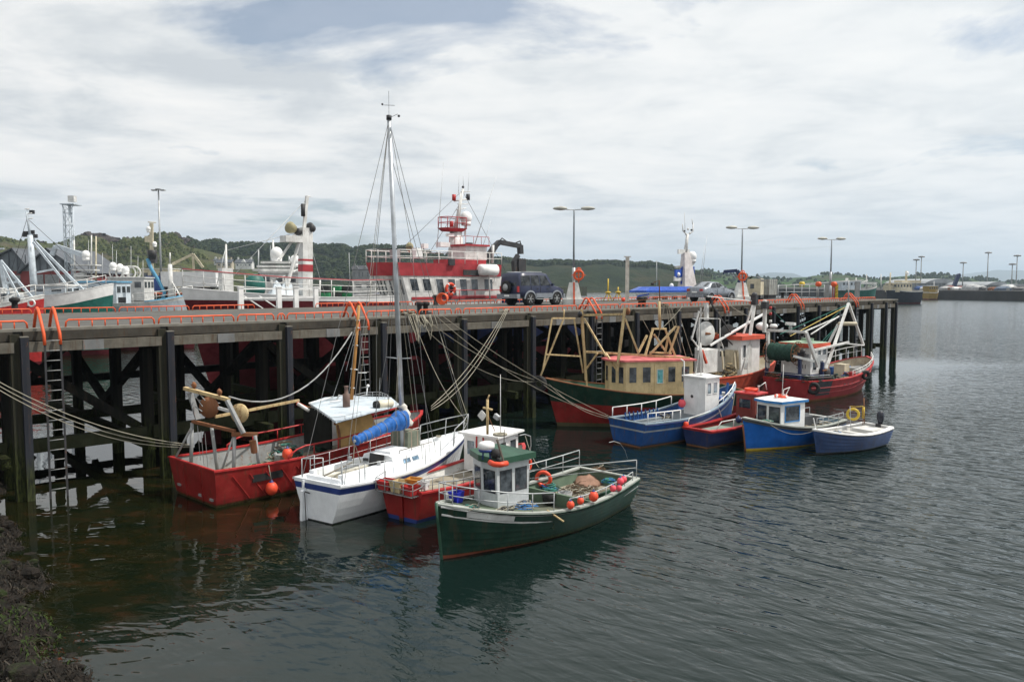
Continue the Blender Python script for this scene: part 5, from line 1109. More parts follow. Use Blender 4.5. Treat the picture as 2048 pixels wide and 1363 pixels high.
for a, b in (((1422, 606), (1470, 678)), ((1414, 592), (1508, 602)), ((1444, 668), (1476, 700))): M().beam(ky(*a, -.2), ky(*b, -.2), .045 if a[0] != 1422 else .06).build('crane_arm', mDark if a[0] != 1414 else mWhiteC, K_)
m = M(); m.beam(ky(1424, 606, -.1), ky(1418, 594, -.1), .12); m.build('reel_head', mBlack, K_)
bpK = [(5.0, -.7), (6.6, -.65), (6.9, 0), (6.6, .65), (5.0, .7)]
p0_ = ky(1482, 735, -.8); xk = p0_.x
qs = house(K_, [(xk+.1, -.72), (xk+1.9, -.68), (xk+1.9, .7), (xk+.1, .7)], 1.0, 3.0, mWhiteC)
m = M(); cxx = xk+1.0; m.box((cxx, 0, 3.05), (2.15, 1.75, .22)); m.build('roof_band', P('red_orange_band', ()), K_)
window(K_, qs[0], .08, .26, .5, .85, frame=mWhiteC); window(K_, qs[3], .1, .35, .5, .8, frame=mWhiteC)
q = qs[0]; dr = M(); solid_quad(dr, (q[0].lerp(q[1], .34)+Vector((0, -.02, .1)), q[0].lerp(q[1], .56)+Vector((0, -.02, .1)), q[3].lerp(q[2], .56)+Vector((0, -.02, -.3)), q[3].lerp(q[2], .34)+Vector((0, -.02, -.3))), .02); dr.build('door', mWhite, K_)
m = M(); m.ball(ky(1524, 652, 0), .32, (1.3, .9, .7), 14); m.build('roof_raft', mWhiteC, K_)
m = M(); m.lathe([(.2, 0), (.22, .1), (.15, .2)], ky(1547, 655, 0), n=14); m.build('radar_dome', mWhiteC, K_)
clutter('net_heap', None, None, (xk-.6, -.5, 1.2), .5, .4, .8, [mNetBr, mCream, mRope], 60, 91, .02, parent=K_)
m = M()
for px in (1471, 1478, 1486, 1447): m.beam(ky(px, 738, -.6), ky(px-3, 702, -.6), .10, .06)
m.build('upright_board', mCream2, K_); K_.children[-1]['kind'] = 'stuff'
m = M()
for a, b in (((1413, 606), (1384, 676)), ((1396, 620), (1392, 740)), ((1400, 600), (1400, 740)), ((1509, 600), (1440, 600)), ((1520, 612), (1470, 580))): m.tube([ky(*a, -.1), ky(*b, -.1)], .010, 4)
m.build('rigging', mGalv, K_)

# dark working gear round J's stern
m = M(); m.tube([hJ.S(t_, -1, .06, .16) for t_ in (0, .06, .12, .18, .24)], .05, 6); m.build('stern_roller', mDark, J_)
for k, (x, y, z, a) in enumerate(((.25, -1.0, 1.0, .35), (.8, -1.15, 1.0, .3), (1.9, -1.2, 1.0, .3), (.2, .3, .95, .4), (2.6, -1.15, .95, .25))): clutter('gear_heap', None, None, (x, y, z), a+.15, a, .35, [mNet, mDark, mNetBr, mDark], 34, 200+k, .02, parent=J_)
for a, b, w_ in (((1.5, -1.05, .7), (1.5, -1.05, 1.9), .14), ((2.05, -1.2, .7), (2.3, -.9, 1.75), .07), ((1.0, -.9, .8), (1.9, -1.1, 1.35), .06), ((1.3, -1.2, 1.5), (2.0, -1.1, 1.5), .06)): M().beam(a, b, w_).build('winch_post', mBlueD if w_ > .1 else mRust, J_)
M().lathe([(.10, -.25), (.22, -.2), (.22, .2), (.10, .25)], (1.9, -.95, 1.35), (0, 1, 0), 14).build('warp_winch', mDark, J_)
clutter('gear_heap', None, None, (4.2, -.9, 1.0), .4, .3, .3, [mRopeB, mDark, mOrange], 30, 210, .02, parent=J_)
M().box((5.5, -.5, 1.15), (.5, .45, .35)).build('fish_box', mGrey, J_); M().box((5.0, .5, 1.1), (.4, .4, .4)).build('fish_box', mBlue, J_)
for k, (x, y, r_) in enumerate(((1.4, .9, .35), (6.2, .3, .3), (1.0, -.4, .3))): clutter('gear_heap', None, None, (x, y, 1.2 if x > 5 else 1.05), r_, r_, .25, [mNetBr, mDark, mRopeG], 26, 220+k, .018, parent=D_)
for k, (x, y) in enumerate(((1.0, .2), (2.2, -.3), (.6, -.4))): clutter('gear_heap', None, None, (x, y, 1.15), .45, .4, .35, [mNetBr, mRope, mDark, mCream], 34, 230+k, .02, parent=K_)
# ================================================================ pier furniture
def pf(px, py, y): return PF.w(*PF.Y(px, py, y))
# low orange kerb rails
def kerb_rail(x0, x1, y, label, group, h=.20):
    o = thing('kerb_rail', label, 'railing', PF.w(x0, y, DZ+.015), PF.a, group); L = x1-x0; m = M()
    m.tube([(0, 0, 0), (.02, 0, h*.7), (.08, 0, h), (L-.08, 0, h), (L-.02, 0, h*.7), (L, 0, 0)], .026, 6); m.build('rail', mOrange, o)
    n = max(2, round(L/.33)); m = M()
    for i in range(1, n): m.tube([(L*i/n, 0, 0), (L*i/n, 0, h)], .019, 5)
    m.build('upright', mOrange, o)['kind'] = 'stuff'
    return o
def al(px): return along_of(px, DZ, .25)
segs = [(-300, -120), (-110, 55), (131, 309), (317, 468), (475, 548), (555, 570), (574, 697), (733, 832), (838, 903), (910, 922), (927, 1060)]
seg_l = ['near-edge orange kerb rail cut by the left side of the picture', 'near-edge orange kerb rail left of the leftmost ladder', 'near-edge orange kerb rail just right of the leftmost ladder', 'near-edge orange kerb rail starting above the second pile', 'near-edge orange kerb rail of four bays left of the short hoop', 'very short orange hoop rail above the third pile', 'near-edge orange kerb rail left of the ladder by the yellow mast', 'near-edge orange kerb rail behind the yacht mast', 'near-edge orange kerb rail right of the twin bollard', 'very short orange rail above the fifth pile', 'long near-edge orange kerb rail in front of the dark blue car']
for (a, b), lb in zip(segs, seg_l): kerb_rail(al(a), al(b), .25, lb, 'near kerb rails')
x = al(1063)
for L in (3.0,)*12:
    if x+L > XB-.5: break
    if not any(abs(x+L/2-al(p)) < .3 for p in ()): kerb_rail(x, x+L, .25, 'low orange tubular kerb rail on the near edge of the pier', 'near kerb rails')
    x += L+.12
x = -6.0
while x < XB-3.2:
    if not (11.0 < x < 14): kerb_rail(x, x+3.0, PW-.25, 'low orange tubular kerb rail on the far edge of the pier', 'far kerb rails')
    x += 3.15
# ladders with orange hoops
def ladder(px, label, hw=.19):
    x = along_of(px, DZ, -.2); o = thing('ladder', label, 'ladder', PF.w(x, 0, 0), PF.a, 'ladders down the pier face')
    for s_ in (-1, 1):
        m = M(); m.tube([(s_*hw, .62, DZ), (s_*hw, .30, DZ+.50), (s_*hw, .18, DZ+.56), (s_*hw, .06, DZ+.50), (s_*hw, -.42, DZ-.12), (s_*hw, -.47, DZ-.42)], .042, 7); m.build('hoop', mOrange, o)
        M().beam((s_*hw, -.47, DZ-.40), (s_*(hw+.02), -.47, -.6), .05, .025).build('stile', mDark, o)
    z = DZ-.3; r0 = None
    while z > .1:
        if r0 is None: r0 = M().tube([(-hw, -.47, 0), (hw, -.47, 0)], .012, 5).build('rung', mGrey, o); r0.location = (0, 0, z)
        else: c = r0.copy(); COL.objects.link(c); c.parent = o; c.location = (0, 0, z)
        z -= .27
    return o
for px, lb in ((99, 'leftmost ladder on the pier face with orange grab hoops on top'), (720, 'pier ladder with orange hoops behind the yellow mast of the red trawler'), (1190, 'pier ladder with orange hoops above the green and red trawler gantry'), (1446, 'pier ladder with orange hoops beside the silver car'), (1598, 'pier ladder with orange hoops left of the last lamp post'), (1708, 'rightmost pier ladder with orange hoops near the pier end')): ladder(px, lb)
# bollards
def bollard(p, label, twin=False, sc=1.0, rz=0.0):
    o = thing('bollard', label, 'bollard', p, rz); m = M()
    for dx in ((-.16, .16) if twin else (0,)): m.lathe([(.13*sc, 0), (.10*sc, .06), (.09*sc, .26*sc), (.16*sc, .32*sc), (.16*sc, .40*sc), (.08*sc, .44*sc)], (dx, 0, .02), n=14)
    if twin: m.box((0, 0, .03), (.7, .3, .06))
    m.build('casting', mBlack, o); return o
bollard(PF.w(along_of(845, DZ, 1.3), 1.3, DZ+.01), 'black twin bollard on the near side of the pier by the rope bundle', True, 1.1, PF.a)
bollard(at(30, 622, DZ+.01), 'black mushroom bollard at the far left of the pier', False, 1.35)
bollard(PF.w(along_of(872, DZ, 11.2), 11.2, DZ+.01), 'black bollard beside the coiled orange hose on the far side', False, 1.3)
bollard(PF.w(along_of(1284, DZ, 1.2), 1.2, DZ+.01), 'black twin bollard in front of the blue boat cabin and silver car', True, 1.2, PF.a)
bollard(PF.w(along_of(1565, DZ, 8.5), 8.5, DZ+.01), 'black bollard right of the grey container', False, 1.3); bollard(PF.w(along_of(1580, DZ, 11), 11, DZ+.01), 'smaller black bollard further right near the yellow light', False, 1.2)
# lamp posts
def lamp_post(p, H, label, rz=0.0):
    lab3 = 'farthest' in label
    o = thing('lamp_post', label, 'lamp post', p, rz, 'double-headed lamp posts on the pier')
    M().tube([(0, 0, 1.1), (0, 0, 2.2)], .10, 10).build('pole_base', mGalv, o)
    M().tube([(0, 0, 2.2), (0, 0, H)], .06, 8, .045).build('pole', P('lamp_pole_grey', (.22, .25, .28), .45, .3), o)
    for s_ in (-1, 1):
        M().tube([(0, 0, H-.02), (s_*.4, 0, H+.0), (s_*.62, 0, H+.05)], .03, 6).build('arm', mGalv, o)
        rings = []
        for u, w_, h_ in ((0, .06, .05), (.12, .14, .11), (.42, .21, .14), (.74, .16, .09), (.86, .02, .02)): rings.append([Vector((s_*(.42+u), math.cos(a)*w_, H+.06+math.sin(a)*h_*(.8 if math.sin(a) < 0 else 1))) for a in [k*math.pi/5 for k in range(10)]])
        M().loft(rings).build('lamp_head', P('lamp_head_grey', (.42, .42, .38), .5, .4), o)
    rb = [Vector((sx*.66, sy*.5, 0)) for sx, sy in ((-1, -1), (1, -1), (1, 1), (-1, 1))]
    m = M(); m.loft([[Vector((v.x, v.y, z)) for v in rb] for z in (0, .32)], True, True, False); m.loft([[Vector((v.x*k, v.y*k*1.1, z)) for v in rb] for k, z in ((.70, .32), (.38, 1.32))], True, True, False); 
    if lab3: M().tube([(0, 0, 0), (0, 0, 1.2)], .10, 8).build('pole_foot', mGalv, o); return o
    m.build('plinth', P('white_washed_concrete', (.70, .70, .67), .7, .3), o)
    m = M(); m.beam((0, -.515, 0), (0, -.515, .32), .10, .02); m.beam((0, -.40, .33), (0, -.225, 1.32), .10, .02); m.build('stripe', mOrange, o); return o
lp1 = at(1147, 608, DZ); lp2 = at(1482, 601.5, DZ); lp3 = at(1660, 597.6, DZ)
for p, ty, lb, rz in ((lp1, 418, 'nearest and tallest-looking double lamp post on a white plinth behind the dark car', 0), (lp2, 456, 'middle double lamp post on a white plinth behind the silver car', .15), (lp3, 478, 'farthest double lamp post near the end of the pier', .2)):
    lamp_post(p, atY(1147, ty, p.y).z-DZ-.03, lb, rz)
def ring_on(p, lb, mat=mOrange):
    o = thing('life_ring_holder', lb, 'life ring', p); M().torus((0, 0, 0), .27, .07, (0, 1, 0), 20, 8).build('ring', mat, o); m = M(); m.beam((-.42, .0, 0), (.42, .0, 0), .05); m.tube([(0, .02, -.45), (0, .02, .45)], .04, 6); m.torus((0, 0, .3), .14, .03, (0, 1, 0), 14, 6); m.build('bracket', mat, o); return o
ring_on(lp1+Vector((.28, -.25, 1.75)), 'orange life ring on its bracket on the nearest lamp post'); ring_on(lp2+Vector((.0, -.25, 1.75)), 'orange life ring on its bracket on the middle lamp post')
# ================================================================ vehicles
def wheel(par, c, r, w_, rim, name='wheel'):
    o = M().lathe([(r*.72, -w_/2), (r*.93, -w_/2), (r, -w_*.3), (r, w_*.3), (r*.93, w_/2), (r*.72, w_/2)], c, (0, 1, 0), 24).build(name, mBlack, par)
    m = M(); m.lathe([(r*.66, -w_*.46), (r*.62, -w_*.3), (r*.62, w_*.3), (r*.66, w_*.46)], c, (0, 1, 0), 18); g = M()
    m.build('rim', rim, o)
    h = M(); c = Vector(c)
    for s_ in (-1, 1):
        h.lathe([(r*.16, 0), (r*.16, .02)], c+Vector((0, s_*w_*.47, 0)), (0, s_, 0), 10)
        for k in range(6): a = k*math.pi/3; h.beam(c+Vector((math.cos(a)*r*.12, s_*w_*.47, math.sin(a)*r*.12)), c+Vector((math.cos(a)*r*.66, s_*w_*.45, math.sin(a)*r*.66)), .06, .03)
    h.build('spoke', rim, o)['kind'] = 'stuff'; return o
def vehicle(name, label, cat, p, rz, st, wb, track, wr, body, lower, wins, sidewins, suv=True, beltf=None):
    """st: stations x -> (half width, sill z, belt z, top half width, top z)"""
    o = thing(name, label, cat, p, rz); rings = []
    for (x, hw, z0, zb, tw, zt) in st:
        h = [(hw*.82, z0), (hw*.97, z0+.10), (hw, z0+(zb-z0)*.5), (hw*.97, zb), (tw, zt-.05), (tw*.86, zt), (tw*.3, zt+.02)]
        rings.append([Vector((x, y, z)) for y, z in h]+[Vector((x, -y, z)) for y, z in h[::-1]])
    M().loft(rings, True, True, True).build('body', body, o)
    def side_y(x, z):
        for a, b in zip(st, st[1:]):
            if a[0] <= x <= b[0]+1e-6:
                u = (x-a[0])/(b[0]-a[0]); q_ = [a[i]*(1-u)+b[i]*u for i in range(6)]; v = (z-q_[3])/max(.01, (q_[5]-.05-q_[3])); return q_[1]*.97+(q_[4]-q_[1]*.97)*v
        return st[0][1]
    for poly in sidewins:
        for s_ in (-1, 1):
            pts = [Vector((x, s_*(side_y(x, z)+.012), z)) for x, z in poly]
            M().add(pts if s_ > 0 else pts[::-1], [tuple(range(len(pts)))[::-1]]).build('side_window', mCarGlass, o)
    for poly in wins: M().add([Vector(v) for v in poly], [tuple(range(len(poly)))]).build('windscreen', mCarGlass, o)
    for x in (0, wb):
        for s_ in (-1, 1):
            wheel(o, (x, s_*track/2, wr), wr, .22, mGalv)
            g = M(); n = 10
            for k in range(n):
                a0, a1 = math.pi*k/n, math.pi*(k+1)/n; R1, R2 = wr*1.12, wr*1.38; y0 = s_*(track/2+.02); y1 = s_*(track/2+.14); P_ = lambda a, R, y: Vector((x+math.cos(a)*R, y, wr+math.sin(a)*R*.95)); g.quad(P_(a0, R1, y1), P_(a1, R1, y1), P_(a1, R2, y1-s_*.02), P_(a0, R2, y1-s_*.02)); g.quad(P_(a0, R1, y0-s_*.1), P_(a1, R1, y0-s_*.1), P_(a1, R1, y1), P_(a0, R1, y1))
            g.build('wheel_arch', lower, o); M().lathe([(wr*1.1, -.12), (wr*1.1, .12)], (x, s_*(track/2-.03), wr), (0, 1, 0), 20).build('wheel_well', mBlack, o)
    return o
mSUV = P('navy_car_paint', (.010, .016, .048), .3, .12, bump=.02, spec=.5, mott=.92); mSil = P('silver_grey_car_paint', (.22, .24, .27), .22, .12, metal=.4, bump=.02, mott=.94); mCladd = P('grey_cladding', (.20, .22, .25), .45, .3, bump=.03)
rw = at(1058, 610.5, DZ); hv = R_(45); sv = Vector((-math.sin(hv), math.cos(hv), 0)); spos = rw+sv*.72+Vector((0, 0, .01))
stS = [(-.85, .76, .55, 1.05, .62, 1.55), (-.80, .82, .48, 1.05, .68, 1.80), (-.3, .83, .45, 1.05, .69, 1.86), (1.2, .83, .45, 1.05, .69, 1.86), (1.55, .83, .45, 1.05, .67, 1.80), (2.02, .82, .45, 1.08, .74, 1.12), (2.6, .80, .45, 1.00, .70, 1.05), (2.95, .74, .48, .85, .62, .92), (3.0, .68, .52, .75, .55, .82)]
suv = vehicle('parked_car', 'dark blue off-road car with spare wheel on its back door, parked on the pier', 'car', spos, hv, stS, 2.25, 1.46, .37, mSUV, mCladd,
    [[(-.865, -.55, 1.10), (-.865, .55, 1.10), (-.815, .52, 1.68), (-.815, -.52, 1.68)][::-1], [(1.60, -.58, 1.74), (1.60, .58, 1.74), (2.02, .66, 1.18), (2.02, -.66, 1.18)][::-1]],
    [[(-.72, 1.12), (-.66, 1.66), (.05, 1.70), (.05, 1.12)], [(.12, 1.12), (.12, 1.70), (.78, 1.70), (.82, 1.12)], [(.89, 1.12), (.86, 1.70), (1.38, 1.68), (1.78, 1.12)]])
m = M(); m.lathe([(.12, -.05), (.36, -.07), (.38, 0), (.36, .07), (.12, .05)], (-1.0, .12, 1.02), (1, 0, 0), 24); m.mat(1); m.lathe([(.20, 0), (.20, .02), (.05, .03)], (-1.07, .12, 1.02), (-1, 0, 0), 16); m.build('spare_wheel', [mBlack, mGalv], suv)
m = M(); m.box((-.95, 0, .52), (.26, 1.62, .24)); m.build('rear_bumper', mCladd, suv); m = M(); m.box((3.02, 0, .52), (.16, 1.5, .26)); m.build('front_bumper', mCladd, suv)
for s_ in (-1, 1):
    M().box((1.12, s_*.85, .56), (1.35, .05, .26)).build('side_cladding', mCladd, suv); M().box((-.87, s_*.70, .92), (.05, .14, .34)).build('tail_light', mRedB, suv); M().box((2.96, s_*.56, .80), (.08, .24, .14)).build('headlight', P('lamp_glass', (.6, .6, .6), .1, .1), suv)
    M().box((1.75, s_*.95, 1.16), (.10, .18, .13)).build('door_mirror', mSUV, suv); M().tube([(-.5, s_*.58, 1.90), (1.2, s_*.58, 1.91)], .02, 5).build('roof_rail', mGalv, suv); M().box((1.1, s_*.88, .36), (1.3, .12, .04)).build('side_step', mGalv, suv)
    for x in (.08, .85): M().box((x, s_*.838, .85), (.012, .01, .50)).build('door_seam', mBlack, suv); 
    for x in (.62, 1.45): M().box((x, s_*.845, .95), (.14, .02, .03)).build('door_handle', mBlack, suv)
M().box((-1.085, -.0, .55), (.01, .4, .1)).build('number_plate', mWhiteC, suv)
cw = at(1419, 603.2, DZ); hc = R_(38); sv = Vector((-math.sin(hc), math.cos(hc), 0)); cpos = cw+sv*.66+Vector((0, 0, .01))
stC = [(-.78, .70, .42, .85, .56, .90), (-.70, .76, .32, .92, .60, 1.00), (-.25, .78, .28, .93, .62, 1.04), (.25, .79, .27, .92, .56, 1.30), (.7, .79, .27, .91, .56, 1.36), (1.2, .79, .27, .90, .56, 1.33), (1.9, .78, .28, .86, .66, .92), (2.6, .75, .30, .74, .60, .80), (2.85, .66, .34, .62, .5, .68)]
car = vehicle('parked_car', 'silver-grey saloon car parked on the pier in front of the middle lamp post', 'car', cpos, hc, stC, 2.25, 1.40, .30, mSil, mSil,
    [[(-.24, -.52, 1.06), (-.24, .52, 1.06), (.24, .48, 1.31), (.24, -.48, 1.31)][::-1], [(1.26, -.48, 1.31), (1.26, .48, 1.31), (1.85, .60, .97), (1.85, -.60, .97)][::-1]],
    [[(.02, .95), (.30, 1.24), (.66, 1.30), (.66, .95)], [(.72, .95), (.72, 1.30), (1.15, 1.28), (1.62, .93)]])
m = M(); m.box((-.79, .02, .66), (.04, .42, .10)); m.build('number_plate', mWhiteC, car); M().box((-.76, 0, .42), (.12, 1.4, .2)).build('rear_bumper', mSil, car)
for s_ in (-1, 1):
    M().box((-.75, s_*.56, .80), (.10, .26, .14)).build('tail_light', mRedB, car); M().box((2.75, s_*.5, .58), (.12, .22, .12)).build('headlight', P('lamp_glass', ()), car); M().box((1.5, s_*.85, .98), (.1, .14, .1)).build('door_mirror', mSil, car)
    M().box((.69, s_*.80, .68), (.012, .01, .45)).build('door_seam', mBlack, car); M().box((.5, s_*.80, .80), (.14, .02, .03)).build('door_handle', mGalv, car)
# ================================================================ odds and ends on the pier
def fz(px, py, dz=0.0): return at(px, py, DZ+dz)
p = fz(1507, 599); tk = thing('box_truck', 'cream box truck seen from behind with dark rounded roof rim', 'truck', p, R_(60))
m = M(); m.box((.55, 0, 1.0), (1.1, 1.05, 1.25)); m.build('box', mCream2, tk); rings = [[Vector((x, math.cos(a)*.56, 1.45+math.sin(a)*.36)) for a in [k*math.pi/8 for k in range(9)]] for x in (-.05, 1.1)]
M().loft(rings, False).build('roof_rim', mDark, tk); M().box((-.02, .12, 1.05), (.04, .28, .36)).build('rear_window', mGlass, tk); M().box((.6, 0, .33), (1.1, .9, .12)).build('chassis', mDark, tk)
for x in (.3, .9):
    for s_ in (-1, 1): wheel(tk, (x, s_*.42, .26), .26, .18, mGrey)
ct = thing('shipping_container', 'pale ribbed container standing beside the cream box truck', 'container', fz(1527, 598.2)+Vector((0, 0, .3)), R_(40)); M().box((.6, 0, .68), (1.2, .95, 1.25)).build('box', P('pale_container', (.40, .41, .38), .6, .5, .2), ct)
for i in range(5): M().box((.02+.28*i, -.49, .68), (.05, .04, 1.2)).build('rib', mGrey, ct)
for i in range(3): M().box((-.02, -.35+.35*i, .68), (.04, .05, 1.2)).build('rib', mGrey, ct)
M().box((.6, 0, -.1), (1.1, .8, .3)).build('skid', mDark, ct)
gb = thing('gangway_barrier', 'white double-bar barrier with square posts on the far side of the pier', 'barrier', fz(482, 617.5), 0)
a = fz(482, 617.5); b = fz(632, 614.0); gb.rotation_euler = (0, 0, math.atan2(b.y-a.y, b.x-a.x)); L = (b-a).length
for u in (0, .49, .72, 1.0): M().box((L*u, 0, .52), (.24, .16, 1.04)).mat(0).box((L*u, 0, 1.06), (.30, .22, .05)).build('post', mWhiteC, gb)
for z in (.52, .98): M().beam((0, 0, z), (L*1.06, 0, z), .07).build('bar', mWhiteC, gb)
for u0, u1 in ((.05, .28), (.24, .47)): M().beam((L*u0, .05, .62), (L*u1, .05, .0), .10, .05).build('brace', mWhiteC, gb)
wp = thing('hoist_post', 'tall rusty white post with a pulley on its cap at the far edge', 'post', fz(1254, 601.5)); Hh = atY(1254, 514, wp.location.y).z-DZ
M().box((0, 0, Hh/2), (.24, .22, Hh)).build('post', P('rusty_white_post', (.62, .58, .52), .5, .5, .3), wp); M().box((0, 0, Hh+.03), (.48, .3, .07)).build('cap', mWhite, wp); M().lathe([(.06, -.05), (.12, 0), (.06, .05)], (-.22, 0, Hh-.3), (1, 0, 0), 12).build('pulley', mDark, wp)
for px, py, hh, lb in ((1216, 602, 1.6, 'yellow tripod winch, left one of two, far side of the pier'), (1236, 601, 1.0, 'yellow tripod winch, right and lower one of two, far side')):
    o = thing('tripod_winch', lb, 'winch', fz(px, py)); m = M()
    M().tube([(0, 0, .5), (0, 0, hh)], .05, 6).build('mast', mYellow, o); M().lathe([(.20, -.05), (.24, 0), (.10, .08)], (0, 0, .62), n=12).build('drum', mYellow, o)
    for k in range(3): a = k*2.1+.5; M().tube([(0, 0, .7), (math.cos(a)*.38, math.sin(a)*.38, 0)], .035, 5).build('leg', mYellow, o)
buoy('orange float lying on the pier by the yellow winches', fz(1237, 603)+Vector((.3, -.2, .14)), .14, mOrB)
hz = thing('orange_hose', 'bright orange coiled hose by a bollard in front of the red superstructure', 'hose', fz(884, 612)+Vector((0, 0, .40))); m = M()
for i in range(4): m.torus((.04*i, .02*i, .02*i), .30-.03*i, .045, (.3, 1, 0), 18, 6)
m.build('coil', mOrange, hz)
for k, (px, mt, lb) in enumerate(((1603, mYellow, 'yellow drum-shaped beacon on a thin post'), (1636, mOrange, 'orange drum-shaped beacon on a short post, middle of three'), (1667, mOrange, 'orange drum-shaped beacon above the grey cabinet'))):
    o = thing('beacon', lb, 'beacon', fz(px, 598)); z = atY(px, 568, o.location.y).z-DZ; M().tube([(0, 0, 0), (0, 0, z-.15)], .04, 6).build('post', mGrey, o); M().lathe([(.10, -.18), (.20, -.14), (.20, .14), (.10, .18)], (0, 0, z), (1, .4, 0), 14).build('drum', mt, o)
for px, w_, mt, lb in ((1656, .55, mGrey, 'grey metal cabinet under the orange beacon'), (1667, .22, mRedB, 'narrow red and white panel beside the grey cabinet'), (1672, .28, mYellow, 'yellow and black striped hazard board')):
    o = thing('cabinet' if px < 1660 else 'hazard_board', lb, 'cabinet' if px < 1660 else 'sign', fz(px, 597.2)); M().box((0, 0, .62), (w_, .35 if px < 1660 else .08, 1.24)).build('body' if px < 1660 else 'board', mt, o)
    if px == 1672:
        for i in range(4): M().beam((-.13, -.045, .2+.28*i), (.13, -.045, .38+.28*i), .07, .012).build('stripe', mBlack, o)
fr_ = thing('guard_rail', 'thin galvanised guard rail across the end of the pier', 'railing'); a, b = fz(1556, 599), fz(1648, 597.5)
for i in range(7):
    q = a.lerp(b, i/6); M().tube([q, q+Vector((0, 0, 1.15))], .03, 5).build('post', mGalv, fr_)
for z in (.6, 1.15): M().tube([a+Vector((0, 0, z)), b+Vector((0, 0, z))], .025, 5).build('bar', mGalv, fr_)
bp_ = thing('white_boom_gate', 'long white pole slanting over the pier end', 'barrier', fz(1690, 597)); M().beam((-8.0, 1.0, .9), (1.5, 0, 1.55), .07).build('pole', mWhiteC, bp_); M().box((1.0, 0, .7), (.3, .3, 1.4)).build('pivot', mGrey, bp_)
# ================================================================ mooring ropes
GR = 'mooring lines between the pier and the boats'
def mr(lb, a, b, s, r=.018, mat=None): return rope(lb, a, b, s, r*.72, mat, group=GR)
pl = PF.w(-1.6, -.25, DZ-.1); sA = fA.w(*fA.Y(378, 888, 1.0))
for k, lb in enumerate(('upper of three slack stern ropes of the left red trawler', 'middle one of three slack stern ropes of the left red trawler', 'lowest slack stern rope of the left red trawler')): mr(lb, pl+Vector((.05*k, 0, -.08*k)), sA+Vector((.02*k, .05*k, -.05*k)), .52+.09*k, .017)
mr('thick grey rope sagging from the pier ladder to the red trawler gantry', pf(704, 664, -.3), fA.w(*fA.Y(458, 793, -.35)), .95, .035, mGrey)
bb_ = fB.w(*fB.Y(858, 814, .3))
for k, lb in enumerate(('left of three pale ropes from the pier to the red trawler bow', 'middle one of three pale ropes from the pier to the red trawler bow', 'right of three pale ropes from the pier to the red trawler bow')): mr(lb, pf(1012, 617, -.1)+Vector((.05*k, 0, 0)), fA.w(*fA.Y(862, 812+k*4, .0)), .35+.16*k, .02)
tB = PF.w(along_of(822, DZ, 0), -.1, DZ+.02); dB = fD.w(*fD.Y(1078, 762, .05))
mr('long thin rope dipping from the rope bundle to the green trawler bow', tB, dB, .75, .014); mr('second rope from the rope bundle to the green trawler bow', tB+Vector((.3, .2, 0)), dB, .30, .014)
mr('rope from the pier rails to the stern of the blue half-decker, upper', PF.w(along_of(880, DZ, 0), -.1, DZ), fF.w(*hF.S(.02, 1, .05)), .25, .012); mr('rope from the pier rails to the stern of the blue half-decker, lower', PF.w(along_of(868, DZ, 0), -.1, DZ), fF.w(*hF.S(.0, .5, .05)), .6, .012)
mr('rope from the green trawler bow to the blue half-decker stern, upper', dB, fF.w(*hF.S(.0, 1, .05)), .18, .014); mr('rope from the green trawler bow to the blue half-decker stern, lower', dB+Vector((.4, 0, -.1)), fF.w(*hF.S(.0, .6, .05)), .35, .014)
mr('thin line from the pier down to the yacht bow pulpit', pf(868, 628, -.1), fB.w(*hB.S(1, 1, 0, .5)), .05, .012); mr('slack line from the rope bundle to the yacht bow', tB, fB.w(*hB.S(1, 1, 0, .3)), .45, .014)
mr('line from the small red boat to the green boat rail', fC.w(*hC.S(.98, -1, 0, .3)), fE.w(*hE.S(.25, -1, .05, .35)), .12, .012)
mr('white painter from the bright blue boat bow to the navy open boat', fH.w(*hH.S(.86, 1, .05)), fI.w(*hI.S(.98, 1, 0, .05)), .28, .014); mr('short line from the bright blue boat stern to the open boat', fH.w(*hH.S(.1, 1, .05)), fI.w(*hI.S(.9, 1, 0)), .15, .012)
mr('line from the blue half-decker bow down to the small red boat', fF.w(*hF.S(.97, -1, 0)), fG.w(*hG.S(.6, 1, .1)), .06, .014)
mr('line from the pier to the orange-red trawler gantry, sloping down', pf(1462, 612, -.1), fK.w(*ky(1502, 634, -.2)), .05, .02); mr('line from the pier to the rusty gallows', pf(1365, 612, -.1), fD.w(*dv(1320, 660, 0)), .05, .014)
for k, (px, py, q) in enumerate(((1225, 835, .3), )): pass
m = M(); c0 = tB
rnd = random.Random(5)
for i in range(9): a = PF.w(along_of(812+i*4, DZ, 0), -.12+rnd.uniform(-.05, .02), DZ+.03); dx = rnd.uniform(-.2, .4); dz_ = rnd.uniform(.4, 1.1); m.tube([a, a+PF.M.to_3x3() @ Vector((dx*.5, -.28, -dz_*.7)), a+PF.M.to_3x3() @ Vector((dx*.7, -.3, -dz_)), a+PF.M.to_3x3() @ Vector((dx, -.26, -dz_*.6)), a+PF.M.to_3x3() @ Vector((dx, -.1, .02))], .018, 5)
tag(m.build('rope_bundle', mRope), 'bundle of loops of old rope hanging over the pier edge right of the mast', 'rope')
clutter('rope_heap', 'knotted rope heap on the pier edge above the hanging bundle', 'rope', PF.w(along_of(822, DZ, 0), .15, DZ+.03), .5, .3, .22, [mRope, mNetBr], 24, 95, .02)
clutter('rope_heap', 'small knot of rope on the pier edge where the pale ropes are tied', 'rope', PF.w(along_of(1012, DZ, 0), .1, DZ+.03), .25, .2, .15, [mRope, mDark], 14, 96, .018)
clutter('rope_heap', 'knot of rope on the pier edge behind the rusty gallows', 'rope', PF.w(along_of(1330, DZ, 0), .1, DZ+.03), .35, .3, .2, [mRope, mNetBr], 14, 97, .02)
